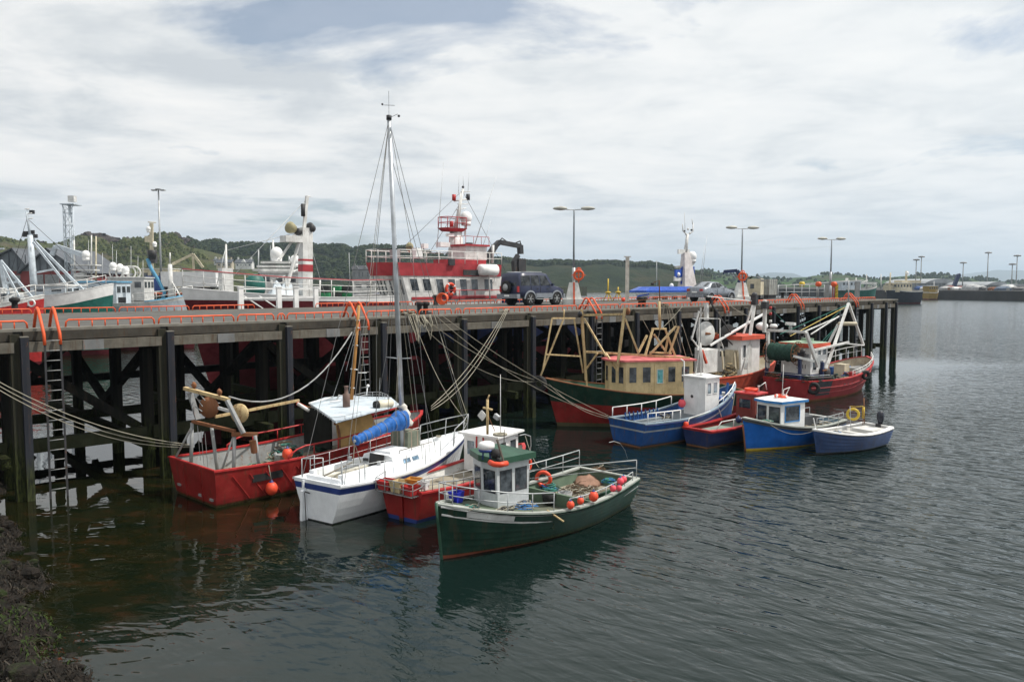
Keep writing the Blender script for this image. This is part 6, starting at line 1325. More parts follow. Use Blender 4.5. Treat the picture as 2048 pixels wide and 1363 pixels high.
# ================================================================ vessels and land beyond the pier
mRedW = P('dull_red_band', (.38, .035, .045), .5, .4, .05); mTeal = P('teal_hull', (.01, .11, .09), .45, .35); mLB = P('light_blue_paint', (.10, .32, .50), .5, .3)
mPaleB = P('pale_blue_white', (.52, .58, .63), .45, .35, .1); mDkRed = P('dark_red_hull', (.12, .012, .018), .55, .35, spec=.2)
def pt(fr): return lambda px, py, y=0.: fr.Y(px, py, y)
def T(par, name, mat, *segs_):
    for s_ in segs_: M().tube(s_[0], s_[1], 6, s_[2] if len(s_) > 2 else None).build(name, mat, par)
def Bm(par, name, mat, *segs_):
    for s_ in segs_: M().beam(*s_).build(name, mat, par)
def dome(par, c, r, mat=None, name='radar_dome'):
    m = M(); m.ball(c, r, (1, 1, 1.15), 16); m.lathe([(r*.8, -r*1.25), (r*.85, -r*.6)], c, n=12); m.build(name, mat or mWhiteC, par)
# ---- V1: red and white vessel alongside
f1 = Frame(PF.w(47, 16.4, 0).x, PF.w(47, 16.4, 0).y, PF.a*180/math.pi+180)
V1 = thing('fishing_vessel', 'large red and white fishing vessel with slanted wheelhouse windows, tall radar mast and black deck crane', 'fishing vessel', fr=f1)
V1['label'] = 'large red and white trawler with slanted bridge windows, radar mast and black crane'
h1 = Hull(22, 5.4, 5, 4.6, 4.6, 6.2, tz=.5, rake=2, trake=.2, full=2.6, q=.7, draft=.6, k0=.12, k1=.8)
h1.build(V1, [(1.9, 1), (lambda t: h1.sh(t), 0)], [mBlueD, mDkRed], deck=.5, th=.1, dmat=mGrey, imat=mWhite, cap=mWhite, n=24)
g1 = pt(f1); YN = 2.45
pA, pB = g1(812, 600, YN), g1(1003, 600, YN); z0 = 4.5; z1 = g1(900, 552, YN).z; z2 = g1(900, 527, YN).z
xa, xb = pA.x, pB.x          # xa > xb : bow is +x
YF = .1; bp1 = [(xb, YF), (xa-.3, YF), (xa+.5, .7), (xa+.5, 1.85), (xa-.3, YN), (xb, YN)]; tp1 = [(x+(.55 if x > xb else 0), y) for x, y in bp1]
qs = house(V1, bp1, z0, z1, mWhite, tp1, name='bridge')
for u0, u1 in ((.05, .13), (.17, .25), (.30, .38), (.42, .50), (.54, .62), (.66, .74), (.80, .90)):
    tall = u0 in (.54, .42, .30); window(V1, qs[4], u0, u1, .22 if tall else .48, .92, frame=mWhite, w=.04)
for k in (3, 2):
    for u0, u1 in ((.08, .28), (.38, .6), (.7, .92)): window(V1, qs[k], u0, u1, .35, .9, frame=mWhite, w=.05)
lo = [Vector((x+(x-xb)*.02+.1, 1.27+(y-1.27)*1.04, z1+.002)) for x, y in tp1]; hi = [Vector((p.x+(.25 if p.x > xb+1 else 0), 1.27+(p.y-1.27)*1.06, z2)) for p in lo]; n = 6
m = M(); m.add(lo+hi, [tuple(range(n))[::-1], tuple(range(n, 2*n))]+[(i, (i+1) % n, n+(i+1) % n, n+i) for i in range(n)]); m.build('bridge_roof', mRedW, V1)
M().beam((xb, YN+.03, z0+.45), (xa-.4, YN+.03, z0+.45), .03, .16).build('stripe', mRedW, V1)
railing([(p.x, p.y, z2) for p in (hi[0], hi[1], hi[2], hi[3], hi[4], hi[5])], .75, 1, .03, 1.1, mWhite, 'roof_rail', V1)
tw = g1(912, 500, 0); zt = g1(920, 464, 0).z
m = M(); m.loft([[Vector((tw.x+math.cos(a)*r_*1.2, math.sin(a)*r_, z)) for a in [k*math.pi/5 for k in range(10)]] for z, r_ in ((z2, .55), (z2+1.1, .45), (zt, .36))]); m.build('mast_tower', mWhite, V1)
M().box((tw.x+.5, 1.0, z2+.15), (2.8, 2.0, .3)).build('upper_deck', mRedW, V1)
pl_ = M(); pl_.loft([[Vector((tw.x+.3+dx, dy, z)) for dx, dy in ((-.85*k, -.55*k), (.85*k, -.55*k), (1.0*k, 0), (.85*k, .55*k), (-.85*k, .55*k))] for z, k in ((zt, .7), (zt+.22, 1.0))], True, True, False); pl_.build('mast_platform', mRedW, V1)
railing([(tw.x+.3+dx, dy, zt+.22) for dx, dy in ((-.8, -.5), (.8, -.5), (.95, 0), (.8, .5), (-.8, .5), (-.8, -.5))], .7, 1, .03, .8, mRedW, 'platform_rail', V1)
T(V1, 'mast', mWhite, ([(tw.x+.1, 0, zt), g1(926, 378, 0)], .17, .08)); T(V1, 'mast_arm', mWhite, ([g1(908, 402), g1(938, 398)], .05), ([g1(903, 456), g1(916, 456)], .05), ([g1(922, 384), g1(940, 383)], .04))
for px, py, mt in ((908, 395, mRedB), (936, 394, mDark), (903, 448, mRedB)): M().lathe([(.13, -.2), (.13, .2)], g1(px, py), n=8).build('nav_light', mt, V1)
dome(V1, g1(932, 436, 0), .40)
T(V1, 'dome_post', mWhite, ([g1(931, 448), g1(930, 470)], .07)); T(V1, 'aerial', mGalv, ([g1(874, 496, .8), g1(887, 325, .8)], .025, .01), ([g1(946, 500, .5), g1(994, 350, .5)], .03, .01), ([g1(962, 505), g1(982, 440)], .02, .01))
for px, py, s_ in ((819, 494, .30),): M().ball(g1(px, py, 1.2), s_, (.7, 1, 1), 10).build('searchlight', P('old_brass', (.3, .27, .15), .5, .3), V1)
M().box(g1(849, 492, 1.), (.35, .35, .3)).build('satellite_box', mWhiteC, V1); M().box(g1(886, 489, .5), (.8, .5, .3)).build('radar_scanner', mWhiteC, V1); M().box(g1(938, 492, .6), (.4, .3, .45)).build('floodlight', mDark, V1); M().box(g1(903, 524, 2.6), (.45, .15, .4)).build('floodlight', mDark, V1)
M().box(g1(945, 545, 2.75), (1.5, .05, .35)).build('louvre', mDark, V1)
lc = g1(976, 540, 2.9); M().lathe([(.2, -.75), (.38, -.65), (.38, .65), (.2, .75)], lc, (1, 0, 0), 14).build('liferaft_canister', mWhiteC, V1)
T(V1, 'davit', mWhite, ([g1(978, 548, 2.9), g1(980, 600, 2.9)], .05), ([g1(988, 552, 2.9), g1(990, 562, 2.9), g1(984, 566, 2.9)], .04))
lifering('red and white life ring on the red trawler bridge wall', f1.w(*g1(901, 578, 2.6)), f1.M.to_3x3() @ Vector((0, 1, 0)), .33, .09, [mOrB, mWhiteC])
railing([(x_, 2.75, 4.72) for x_ in (pB.x, (pA.x+pB.x)/2, pA.x-3)], .7, 1, .03, 1.2, mRedW, 'side_rail', V1)
railing([tuple(h1.S(t_, 1, .1)) for t_ in (.55, .7, .85, .95)], .55, 0, .04, 1.5, mWhite, 'bow_rail', V1)
for a, b, w_ in (((972, 520), (990, 492), .38), ((990, 492), (998, 484), .34), ((998, 484), (1040, 492), .34), ((1040, 490), (1041, 508), .36), ((1036, 510), (1028, 524), .3), ((1028, 522), (1030, 548), .34)): Bm(V1, 'crane_arm', mDark, (g1(*a, .4), g1(*b, .4), w_*.9))
T(V1, 'crane_hose', mBlack, ([g1(994, 488, .2), g1(1004, 476, .2), g1(1012, 482, .2)], .04), ([g1(1026, 488, .2), g1(1040, 482, .2), g1(1044, 500, .2)], .05)); M().box(g1(1040, 530, .4), (.7, .5, .9)).build('crane_grab', mDark, V1)
T(V1, 'crane_post', mWhite, ([g1(985, 526, .6), g1(986, 490, .6)], .10))
M().box((tw.x-.2, 1.1, z2+.75), (1.8, 1.5, .9)).build('upper_house', mWhite, V1); M().box((tw.x-.2, 1.1, z2+1.24), (2.1, 1.8, .12)).build('upper_house_roof', mRedW, V1)
railing([(tw.x-1.2, 1.95, z2+1.3), (tw.x+.8, 1.95, z2+1.3), (tw.x+.8, .3, z2+1.3)], .5, 0, .02, .6, mRedW, 'upper_rail', V1)
T(V1, 'mast_ladder', mWhite, ([g1(917, 470, .3), g1(924, 385, .25)], .03), ([g1(914, 470, .3), g1(921, 385, .25)], .03)); T(V1, 'mast_arm', mWhite, ([g1(912, 420), g1(932, 416)], .04), ([g1(915, 408), g1(936, 408)], .03)); T(V1, 'aerial', mGalv, ([g1(927, 378), g1(926, 352)], .02, .01), ([g1(936, 384), g1(938, 345)], .015, .008), ([g1(917, 386), g1(918, 350)], .015, .008))
M().ball(g1(926, 374), .09, n=8).build('mast_top_light', mDark, V1); M().box(g1(900, 470, .2), (.5, .3, .2)).build('radar_scanner', mWhiteC, V1); M().box(g1(835, 506, 2.2), (.5, .4, .6)).build('deck_locker', mWhiteC, V1); M().box(g1(790, 508, 1.0), (.5, .4, .5)).build('deck_locker', mGrey, V1)
T(V1, 'rigging', mDark, ([g1(926, 380), g1(780, 520)], .012), ([g1(926, 384), g1(1010, 540)], .012), ([g1(924, 400), g1(850, 520)], .012))
# ---- V2: white over dark red vessel, bow left, tall funnel mast
f2 = Frame(PF.w(24.5, 16.6, 0).x, PF.w(24.5, 16.6, 0).y, PF.a*180/math.pi+180)
V2 = thing('fishing_vessel', 'white and dark red vessel with tall white mast banded red, bow pointing left', 'fishing vessel', fr=f2)
h2 = Hull(12.0, 5.0, 4.4, 5.15, 5.05, 5.6, tz=.4, rake=1.5, trake=.2, full=2.2, q=.75, draft=.6, k0=.15, k1=.95)
h2.build(V2, [(lambda t: 4.70+.30*t, 1), (lambda t: h2.sh(t), 0)], [mWhiteC, mDkRed], deck=.4, th=.1, dmat=mGrey, imat=mWhite, cap=mWhiteC, n=24)
g2 = pt(f2)
railing([tuple(h2.S(t_, 1, .1)) for t_ in (.1, .4, .7, .9, 1.0)], .95, 2, .03, 1.2, mWhite, 'bow_rail', V2)
M().tube([h2.S(t_, 1, .1, .97) for t_ in (.1, .4, .7, .9, 1.0)], .035, 5).build('top_rail', mRedW, V2)
Bm(V2, 'mast', mWhite, (g2(611, 598, 0), g2(611, 456, 0), .62, .55)); Bm(V2, 'mast_band', mRedW, (g2(611, 522, 0), g2(611, 518, 0), .64, .57), (g2(611, 543, 0), g2(611, 529, 0), .64, .57)); Bm(V2, 'topmast', mWhite, (g2(608, 458, 0), g2(614, 392, 0), .16))
Bm(V2, 'mast_stay', mWhite, (g2(605, 455, 0), g2(570, 590, .8), .13), (g2(584, 482, 0), g2(558, 520, .5), .10), (g2(606, 460, 0), g2(580, 476, 0), .25, .1)); M().box(g2(584, 478, .3), (1.1, .7, .35)).build('lamp_platform', mWhite, V2)
for px, py, s_, mt in ((583, 456, .34, P('old_brass', ())), (622, 456, .3, mDark), (597, 464, .22, mDark)): M().lathe([(s_*.7, -s_*.6), (s_, s_*.5), (s_*.5, s_*.8)], g2(px, py, .1), (1, .5, .2), 12).build('floodlight', mt, V2)
M().lathe([(.12, -.35), (.12, .35)], g2(606, 420, 0), n=8).build('nav_light', mDark, V2); T(V2, 'mast_bracket', mWhite, ([g2(606, 428), g2(611, 432)], .05), ([g2(614, 392), g2(621, 393)], .03))
T(V2, 'rigging', mGalv, ([g2(612, 400), g2(432, 588)], .018), ([g2(606, 462), g2(455, 500)], .018), ([g2(612, 460), g2(650, 590)], .018), ([g2(452, 492), g2(430, 585)], .018))
M().ball(g2(510, 572, .2), .62, (1.0, .8, 1.1), 12).build('net_bag', mTeal, V2)
T(V2, 'foremast', mWhite, ([g2(452, 590), g2(452, 488)], .12, .05)); M().box(g2(452, 570, 0), (.6, .5, 1.8)).build('mast_house', mWhite, V2)
netpile('deck_gear', None, None, [g2(530, 600, -1.5), g2(600, 600, -1.5), g2(600, 600, 1.5), g2(530, 600, 1.5)], mPaleB, .9, 8, V2)
T(V2, 'deck_rail', mWhite, ([g2(640, 560), g2(640, 600)], .05), ([g2(668, 575), g2(668, 605)], .05))
# ---- general small far vessel: hull, house, masts given in photo columns at distance Y
def far_boat(name, label, Y, pxa, pxb, py_keel, py_sheer, hullm, housem=None, hpx=None, hpy=None, bow=1, masts=(), roofm=None, extra=None, B=3.2, bootm=None, head=8, cat='boat', band=None):
    a, b = atY(pxa, 575, Y), atY(pxb, 575, Y); L = (b-a).length; zsh = atY(pxa, py_sheer, Y).z; st_ = a if bow > 0 else b
    fr = Frame(st_.x, Y, head if bow > 0 else 180+head); o = thing(name, label, cat, fr=fr); L *= .96
    h = Hull(L*.94, B, B*.8, zsh, zsh*.96, zsh*1.15, tz=.4, rake=L*.06, trake=.1, full=2.3, q=.75, draft=.5, k0=.18, k1=.8)
    h.build(o, [(.4, 1), (lambda t: h.sh(t)-(band or .25), 0), (lambda t: h.sh(t), 2)], [hullm, bootm or mDkRed, mWhite if band is None else mWhiteC], deck=.3, th=.08, dmat=mGrey, imat=mWhite, cap=mWhite, capw=.08, n=18)
    g = pt(fr)
    if hpx:
        hw = B*.36; s_ = 1 if bow < 0 else -1     # near side
        x0, x1 = sorted((g(hpx[0], 575, s_*hw).x, g(hpx[1], 575, s_*hw).x)); zt = g((hpx[0]+hpx[1])/2, hpy, s_*hw).z
        qs = house(o, [(x0, -hw), (x1, -hw), (x1, hw), (x0, hw)], zsh*.9, zt, housem or mWhite, roof=True, rmat=roofm or mWhite, over=.12, rt=.12)
        q = qs[0] if bow > 0 else qs[2]; n_ = max(2, int((x1-x0)/.9))
        for i in range(n_): window(o, q, (i+.18)/n_, (i+.82)/n_, .55, .86, frame=housem or mWhite, w=.05)
        q = qs[1]
        for i in range(3): window(o, q, (i+.1)/3, (i+.9)/3, .55, .86, frame=housem or mWhite, w=.04)
    for ms in masts:
        px, p0, p1, r = ms[:4]; T(o, 'mast', ms[4] if len(ms) > 4 else mWhite, ([g(px, p0), g(px+(ms[5] if len(ms) > 5 else 0), p1)], r, r*.6))
    railing([tuple(h.S(t_, s2, .1)) for s2 in ((1,) if bow < 0 else (-1,)) for t_ in (.5, .7, .85, .97)], .8, 1, .035, 1.3, mWhite, 'bow_rail', o)
    if extra: extra(o, g, h, fr)
    return o
def ex3(o, g, h, fr):
    T(o, 'mast', mPaleB, ([g(70, 600), g(60, 470)], .32, .22), ([g(60, 470), g(52, 418)], .10, .07)); Bm(o, 'a_frame', mPaleB, (g(66, 480, .4), g(178, 592, .4), .20), (g(66, 484, -.4), g(150, 590, -.4), .16), (g(72, 545), g(108, 538), .15))
    T(o, 'rigging', mDark, *[([g(*a_, .1), g(*b_, .1)], .018) for a_, b_ in (((58, 440), (215, 582)), ((60, 470), (20, 585)), ((56, 430), (8, 590)), ((60, 460), (120, 585)))])
    T(o, 'mast_arm', mWhite, ([g(53, 428), g(64, 426)], .04), ([g(55, 438), g(66, 436)], .04), ([g(50, 418), g(58, 418)], .06))
    for px, py in ((64, 424), (52, 466), (50, 470), (64, 464), (70, 472)): M().box(g(px, py, .2), (.35, .2, .3)).build('floodlight', mDark, o)
far_boat('fishing_vessel', 'white and teal trawler with raked bow pointing right and big A-frame mast', 64.0, 20, 224, 0, 586, mTeal, mPaleB, (60, 130), 572, 1, (), None, ex3, 6.0, band=.9)
def ex3b(o, g, h, fr):
    Bm(o, 'a_frame', mPaleB, (g(0, 520, .5), g(18, 605, .5), .26), (g(2, 522, .5), g(84, 618, .5), .17), (g(4, 530, -.5), g(48, 612, -.5), .14), (g(10, 566), g(38, 563), .14), (g(-6, 497), g(8, 497), .1))
    netpile('deck_gear', None, None, [g(0, 612, -1), g(60, 612, -1), g(60, 612, 1), g(0, 612, 1)], mGalv, .8, 3, o)
    lifering('white life ring on the rail of the red boat at far left', fr.w(*g(63, 606, -1.6)), Vector((0, 1, 0)), .22, .06, [mWhiteC], False)
far_boat('fishing_vessel', 'red-hulled boat with pale A-frame at the far left edge behind the pier', 54.0, -120, 82, 0, 609, mRedB, mWhite, (-60, -20), 580, 1, (), None, ex3b, 5.0)
def ex4(o, g, h, fr):
    m = M(); m.tube([g(295, 517), g(303, 538), g(318, 562), g(329, 585), g(325, 600)], .16, 7); m.build('curved_gantry', mLB, o); T(o, 'gantry_head', mDark, ([g(304, 500), g(304, 518)], .45, .3))
    T(o, 'mast', mWhite, ([g(342, 600), g(340, 528)], .28, .18), ([g(340, 528), g(340, 505)], .06)); T(o, 'mast_leg', mWhite, ([g(342, 560), g(366, 602, -.8)], .07), ([g(342, 560), g(352, 600, .8)], .07))
    M().tube([h.S(t_, -1, .1, .06) for t_ in (.6, .75, .9, 1)], .09, 6).build('bulwark_cap', mLB, o)
    m = M(); m.box(g(235, 600, -1.4), (1.4, .1, .5)); m.build('side_port', mDark, o)
far_boat('fishing_vessel', 'pale blue-white boat with a curved blue gantry and white mast', 70.0, 180, 397, 0, 602, mPaleB, mPaleB, (150, 232), 565, 1, (), mLB, ex4, 5.2)
def ex5(o, g, h, fr):
    Bm(o, 'mast_cone', mWhite, (g(170, 582), g(160, 545), .9), ); T(o, 'lattice_leg', mWhite, ([g(150, 560), g(148, 480)], .08)); Bm(o, 'crane_boom', mPaleB, (g(172, 512), g(112, 492), .45), (g(112, 492), (g(104, 510)), .4)); dome(o, g(172, 510), .42)
    for k, py in enumerate((530, 540, 552, 560)): M().box(g(172, py), (2.4-.3*k, 1.6, .14)).build('mast_platform', mWhite, o)
    T(o, 'aerial', mGalv, *[([g(x_, 590, .6*(x_ % 3-1)), g(x_+dx_, y_, .6*(x_ % 3-1))], .05, .02) for x_, dx_, y_ in ((118, 0, 520), (176, 1, 480), (205, 0, 505), (226, -1, 488), (232, 1, 500), (262, 0, 492), (275, 1, 512), (286, 0, 520))])
    for px, py in ((240, 535), (226, 532), (252, 540)): dome(o, g(px, py, -.5*(px % 3)), .36)
    for px in (232, 245, 258, 268): M().torus(g(px, 545), .65, .09, (0, 1, 0), 14, 5).build('hoop_frame', mWhite, o)
far_boat('fishing_vessel', 'dense white vessel with domes and hoops in front of the white trailer', 80.0, 90, 292, 0, 592, mWhite, mWhite, (215, 288), 556, 1, ((183, 560, 470, .10), (192, 570, 472, .10, mCream2)), None, ex5, 4.5)
def _pl():
    pass
def ex5b(o, g, h, fr):
    Bm(o, 'mast', mCream2, (g(304, 560), g(303, 446), .45)); T(o, 'mast_arm', mCream2, ([g(296, 444), g(312, 445)], .08)); dome(o, g(298, 458), .40); dome(o, g(309, 488), .35); M().box(g(298, 478), (1.1, .5, .9)).build('mast_box', mCream2, o)
    Bm(o, 'crane_boom', mCream2, (g(345, 528), g(386, 508), .35), (g(386, 508), g(406, 535), .35), (g(386, 512), g(388, 545), .3)); M().box(g(320, 545), (6.5, 2, .25)).build('upper_deck', mCream2, o)
    M().box(g(305, 517), (1.1, 1, 1.4)).build('crow_nest', mDark, o)
far_boat('fishing_vessel', 'cream trawler with tall cream mast and folded crane, behind the trailer', 118.0, 240, 420, 0, 578, mCream2, mCream2, (285, 345), 538, 1, (), None, ex5b, 6, cat='fishing vessel')
def ex6(o, g, h, fr):
    T(o, 'mast', mWhite, ([g(547, 545), g(546, 480)], .20, .06)); dome(o, g(553, 508, 0), .50); dome(o, g(590, 521, 0), .40)
    for py, w_ in ((525, 2.2), (533, 2.8), (540, 3.4)): M().box(g(553, py), (w_, 1.4, .18)).build('mast_platform', mWhite, o)
    T(o, 'aerial', mGalv, ([g(541, 540), g(541, 490)], .03), ([g(517, 560), g(517, 498)], .05), ([g(580, 545), g(578, 512)], .06))
far_boat('fishing_vessel', 'white vessel with two domes, behind the mast banded red', 62.0, 505, 610, 0, 575, mWhite, mWhite, (520, 598), 546, 1, (), None, ex6, 5)
def ex7(o, g, h, fr):
    for px, py in ((745, 520), (749, 515), (700, 505)): T(o, 'aerial', mGalv, ([g(px, 575), g(px-2, py)], .04, .02))
far_boat('fishing_vessel', 'small white-topped blue boat left of the red and white bridge', 68.0, 695, 800, 0, 578, P('royal_blue_hull', (.012, .03, .22), .4, .3), mWhite, (706, 750), 564, 1, (), None, ex7, 4)
# green crates seen over the deck
for k, px in enumerate((646, 668, 690)): o = thing('fish_crate_stack', ('left', 'middle', 'right')[k]+' stack of green and dark fish crates aboard behind the white barrier', 'crates', f2.w(*g2(px, 598, -.5))); [M().box((0, 0, .2+.4*i), (.85, .6, .36)).build('crate', (P('green_crate', (.03, .25, .10), .6, .3), mDark)[(i+k) % 2], o) for i in range(2)]
# ---- blue wheelhouse-roofed boat and white mast tower by the silver car
f8 = Frame(PF.w(47.5, 15.4, 0).x, PF.w(47.5, 15.4, 0).y, PF.a*180/math.pi+180); g8 = pt(f8)
V8 = thing('fishing_vessel', 'blue-roofed vessel with white raked mast tower behind the silver car', 'fishing vessel', fr=f8)
h8 = Hull(12, 4.0, 3.6, 3.9, 3.8, 4.5, tz=.4, rake=1, trake=.1, full=2.4, q=.75, draft=.6, k0=.15, k1=.8)
h8.build(V8, [(.4, 1), (lambda t: h8.sh(t), 0)], [mDark, mDkRed], deck=.4, th=.1, dmat=mGrey, imat=mWhite, cap=mBlue, n=18)
a0, a1 = g8(1384, 590, 1.4).x, g8(1296, 590, 1.4).x
qs = house(V8, [(a0, .1), (a1, .1), (a1+.3, .7), (a1, 1.4), (a0, 1.4)], 4.0, 5.0, mWhite, name='deckhouse')
for i in range(4): window(V8, qs[3], .08+.22*i, .22+.22*i, .35, .85)
mB8 = P('glossy_blue_roof', (.01, .07, .40), .25, .1); zr8 = g8(1340, 583, 1.5).z; zr9 = g8(1340, 573, 1.5).z
m = M(); m.loft([[Vector((x, y, z)) for x, y in ((a0-.2, .75-s_), (a1+e, .75-s_), (a1+e+.3, .75), (a1+e, .75+s_), (a0-.2, .75+s_))] for z, s_, e in ((zr8-.05, .85, .5), (zr8+.1, .85, .5), (zr9, .6, -.4))], True, True, False); m.build('roof', mB8, V8)
Bm(V8, 'bow_rail', mB8, (g8(1298, 588, 1.6), g8(1276, 592, 1.2), .10), (g8(1276, 592, 1.2), g8(1273, 600, 1.2), .10), (g8(1300, 594, 1.6), g8(1276, 598, 1.2), .08))
m = M(); b_ = g8(1374, 578, -.6); t_ = g8(1371, 505, -.6); m.loft([[Vector((c.x+dx*k, c.y+dy*k, c.z)) for dx, dy in ((-.9, -.5), (.9, -.4), (.9, .4), (-.9, .5))] for c, k in ((b_, 1.0), (t_, .42))], True, True, False); m.build('mast_tower', P('pinkish_white', (.62, .58, .57), .5, .4, .1), V8)
T(V8, 'mast', mWhite, ([t_, g8(1375, 468, -.6)], .17, .12), ([g8(1375, 470, -.6), g8(1366, 462, -.6), g8(1365, 448, -.6)], .05), ([g8(1375, 470, -.6), g8(1386, 463, -.6), g8(1386, 446, -.6)], .05), ([g8(1370, 462, -.6), g8(1369, 425, -.6)], .02), ([g8(1385, 448, -.6), g8(1384, 438, -.6)], .03))
for px, py in ((1369, 462), (1376, 458), (1383, 460), (1372, 468), (1380, 466)): M().ball(g8(px, py, -.6), .10, n=8).build('mast_light', mDark if px % 2 else mWhite, V8)
dome(V8, g8(1384, 513, -.6), .42); M().beam(g8(1386, 522, -.6), g8(1376, 534, -.6), .35).build('dome_bracket', mWhite, V8)
for px0, px1, py, mt in ((1356, 1378, 503, mWhite), (1362, 1388, 541, mB8), (1362, 1386, 560, mB8), (1348, 1378, 557, mWhite), (1350, 1368, 547, mB8)): M().beam(g8(px0, py, -.6), g8(px1, py, -.6), .12, .7 if mt is mB8 else .4).build('mast_platform', mt, V8)
M().beam(g8(1350, 534, -.6), g8(1362, 533, -.6), .12, .18).build('radar_scanner', mGrey, V8); M().ball(g8(1356, 549, -.6), .22, n=10).build('small_dome', mWhiteC, V8)
T(V8, 'aerial', mGalv, ([g8(1402, 580), g8(1414, 470)], .03, .01), ([g8(1398, 580), g8(1409, 490)], .03, .01), ([g8(1313, 590), g8(1313, 522)], .02))
dome(V8, g8(1343, 571, .3), .18)
cr = thing('dock_crane', 'dark blue folding crane arm behind the middle lamp post', 'crane', PF.w(55, 14.2, 0)); f9 = Frame(cr.location.x, cr.location.y, 0); g9 = pt(f9)
Bm(cr, 'boom', mBlueD, (g9(1448, 543), g9(1474, 541), .28), (g9(1474, 541), g9(1486, 560), .30), (g9(1486, 560), g9(1496, 590), .22), (g9(1448, 543), g9(1447, 549), .12)); T(cr, 'post', mBlueD, ([g9(1482, 560), g9(1482, 640)], .3)); T(cr, 'ram', mGalv, ([g9(1462, 545), g9(1480, 566)], .05))
# ---- left quay: sheds, trailer, tower, light pole, people, rails
QZ = 4.5
def q_at(px, Y): p = atY(px, 575, Y); return Vector((p.x, Y, QZ))
mShed = P('dull_red_cladding', (.20, .035, .035), .7, .4, scale=.2); mSlate = P('slate_grey_roof', (.085, .095, .11), .7, .4, scale=.2); mTim = P('grey_gable_boards', (.14, .16, .18), .7, .4, scale=.3)
for k, (pl, pr, ppk, Y) in enumerate(((-70, 62, 30, 150), (44, 165, 98, 140))):
    a, b, c = q_at(pl, Y), q_at(pr, Y), q_at(ppk, Y); ze = atY(0, 542, Y).z; zp = atY(0, 497, Y).z
    o = thing('harbour_shed', ('left' if k == 0 else 'right')+' of two red harbour sheds with grey pitched roof and boarded gable', 'shed'); D = 16
    m = M(); m.box(((a.x+b.x)/2, Y+D/2, (QZ+ze)/2), (b.x-a.x, D, ze-QZ)); m.build('wall', mShed, o)
    m = M(); m.add([(a.x, Y, ze), (b.x, Y, ze), (c.x, Y, zp), (a.x, Y+.5, ze), (b.x, Y+.5, ze), (c.x, Y+.5, zp)], [(0, 1, 2), (5, 4, 3)]); m.build('gable', mTim, o)
    for i in range(8):
        u = (i+.5)/8; x = a.x+(b.x-a.x)*u; hz_ = ze+(zp-ze)*(1-abs(x-c.x)/max(c.x-a.x, b.x-c.x)*1.0); 
        if hz_ > ze+.6: M().box((x, Y-.06, (ze+hz_)/2), (.18, .1, hz_-ze-.3)).build('gable_board', mSlate, o)
    m = M()
    for s_, e in ((-1, a), (1, b)):
        q = [Vector((e.x+s_*.6, Y-.5, ze-.3)), Vector((c.x, Y-.5, zp+.15)), Vector((c.x, Y+D, zp+.15)), Vector((e.x+s_*.6, Y+D, ze-.3))]; solid_quad(m, q if s_ < 0 else q[::-1], .25)
    m.build('roof', mSlate, o)
    for i in range(3): dd = M().box((a.x+(b.x-a.x)*(.25+.25*i), Y-.05, QZ+1.5), (2.4, .1, 3)).build('door', P('grey_shed_door', (.25, .26, .27), .6, .4), o)
o = thing('harbour_shed', 'long low dark red shed roofed grey right of the lattice tower', 'shed'); a, b = q_at(150, 165), q_at(218, 165); ze = atY(0, 562, 165).z; z2_ = atY(0, 545, 165).z
M().box(((a.x+b.x)/2, 180, (QZ+ze)/2), (b.x-a.x, 30, ze-QZ)).build('wall', mShed, o); m = M(); solid_quad(m, [Vector((a.x, 164, ze)), Vector((b.x, 164, ze)), Vector((b.x-2, 180, z2_)), Vector((a.x, 180, z2_))], .3); m.build('roof', mSlate, o); M().box(((a.x+b.x)/2, 164.9, ze-1.3), (5, .1, 1.4)).build('window', mGlass, o)
o = thing('lorry_trailer', 'long plain white lorry trailer parked on the far-left quay', 'trailer'); Y = 95; a, b = q_at(322, Y), q_at(432, Y); zt = atY(0, 543, Y).z; zb = atY(0, 573, Y).z
M().box(((a.x+b.x)/2, Y+1.2, (zt+zb)/2), (b.x-a.x, 2.4, zt-zb)).build('box', mWhiteC, o); M().box(((a.x+b.x)/2, Y+1.2, zb-.15), (b.x-a.x, 2.2, .2)).build('chassis', mDark, o)
for u in (.12, .2, .8, .88): wheel(o, (a.x+(b.x-a.x)*u, Y+.3, QZ+.42), .42, .3, mGrey)
M().box((a.x-1.0, Y+1.2, (QZ+.6+zt)/2-.3), (1.7, 2.2, zt-QZ-1.0)).build('cab', P('blue_cab', (.03, .08, .30), .4, .2), o)
o = thing('light_mast', 'tall thin floodlight mast rising above the quay at left', 'light mast'); Y = 100; p = q_at(323, Y); zt = atY(0, 380, Y).z
M().tube([p, (p.x, p.y, zt)], .16, 8, .09).build('pole', mGalv, o); 
for s_ in (-1, 0, 1): M().box((p.x+s_*.55, Y, zt+.1-.12*abs(s_)), (.55, .5, .14)).build('floodlight', mGrey, o)
o = thing('lattice_tower', 'pale lattice tower with platform on top, left, above the red sheds', 'tower'); Y = 90; ztp = atY(0, 408, Y).z
cs = [q_at(132, Y), q_at(152, Y), q_at(148, Y+1.5), q_at(136, Y+1.5)]
for c in cs: M().tube([c, (c.x, c.y, ztp)], .06, 5).build('leg', mPaleB, o)
i = 0; z = QZ+1
while z < ztp:
    m = M()
    for c, d in zip(cs, cs[1:]+cs[:1]): m.tube([(c.x, c.y, z), (d.x, d.y, z)], .03, 4); m.tube([(c.x, c.y, z), (d.x, d.y, min(ztp, z+1.4))], .025, 4)
    m.build('lattice', mPaleB, o)['kind'] = 'stuff'; z += 1.4
M().box(((cs[0].x+cs[1].x)/2, Y+.7, ztp), (1.6, 1.8, .12)).build('platform', mPaleB, o); M().box((cs[1].x-.2, Y+.3, ztp+.6), (.7, .6, .7)).build('lamp_cluster', mWhite, o)
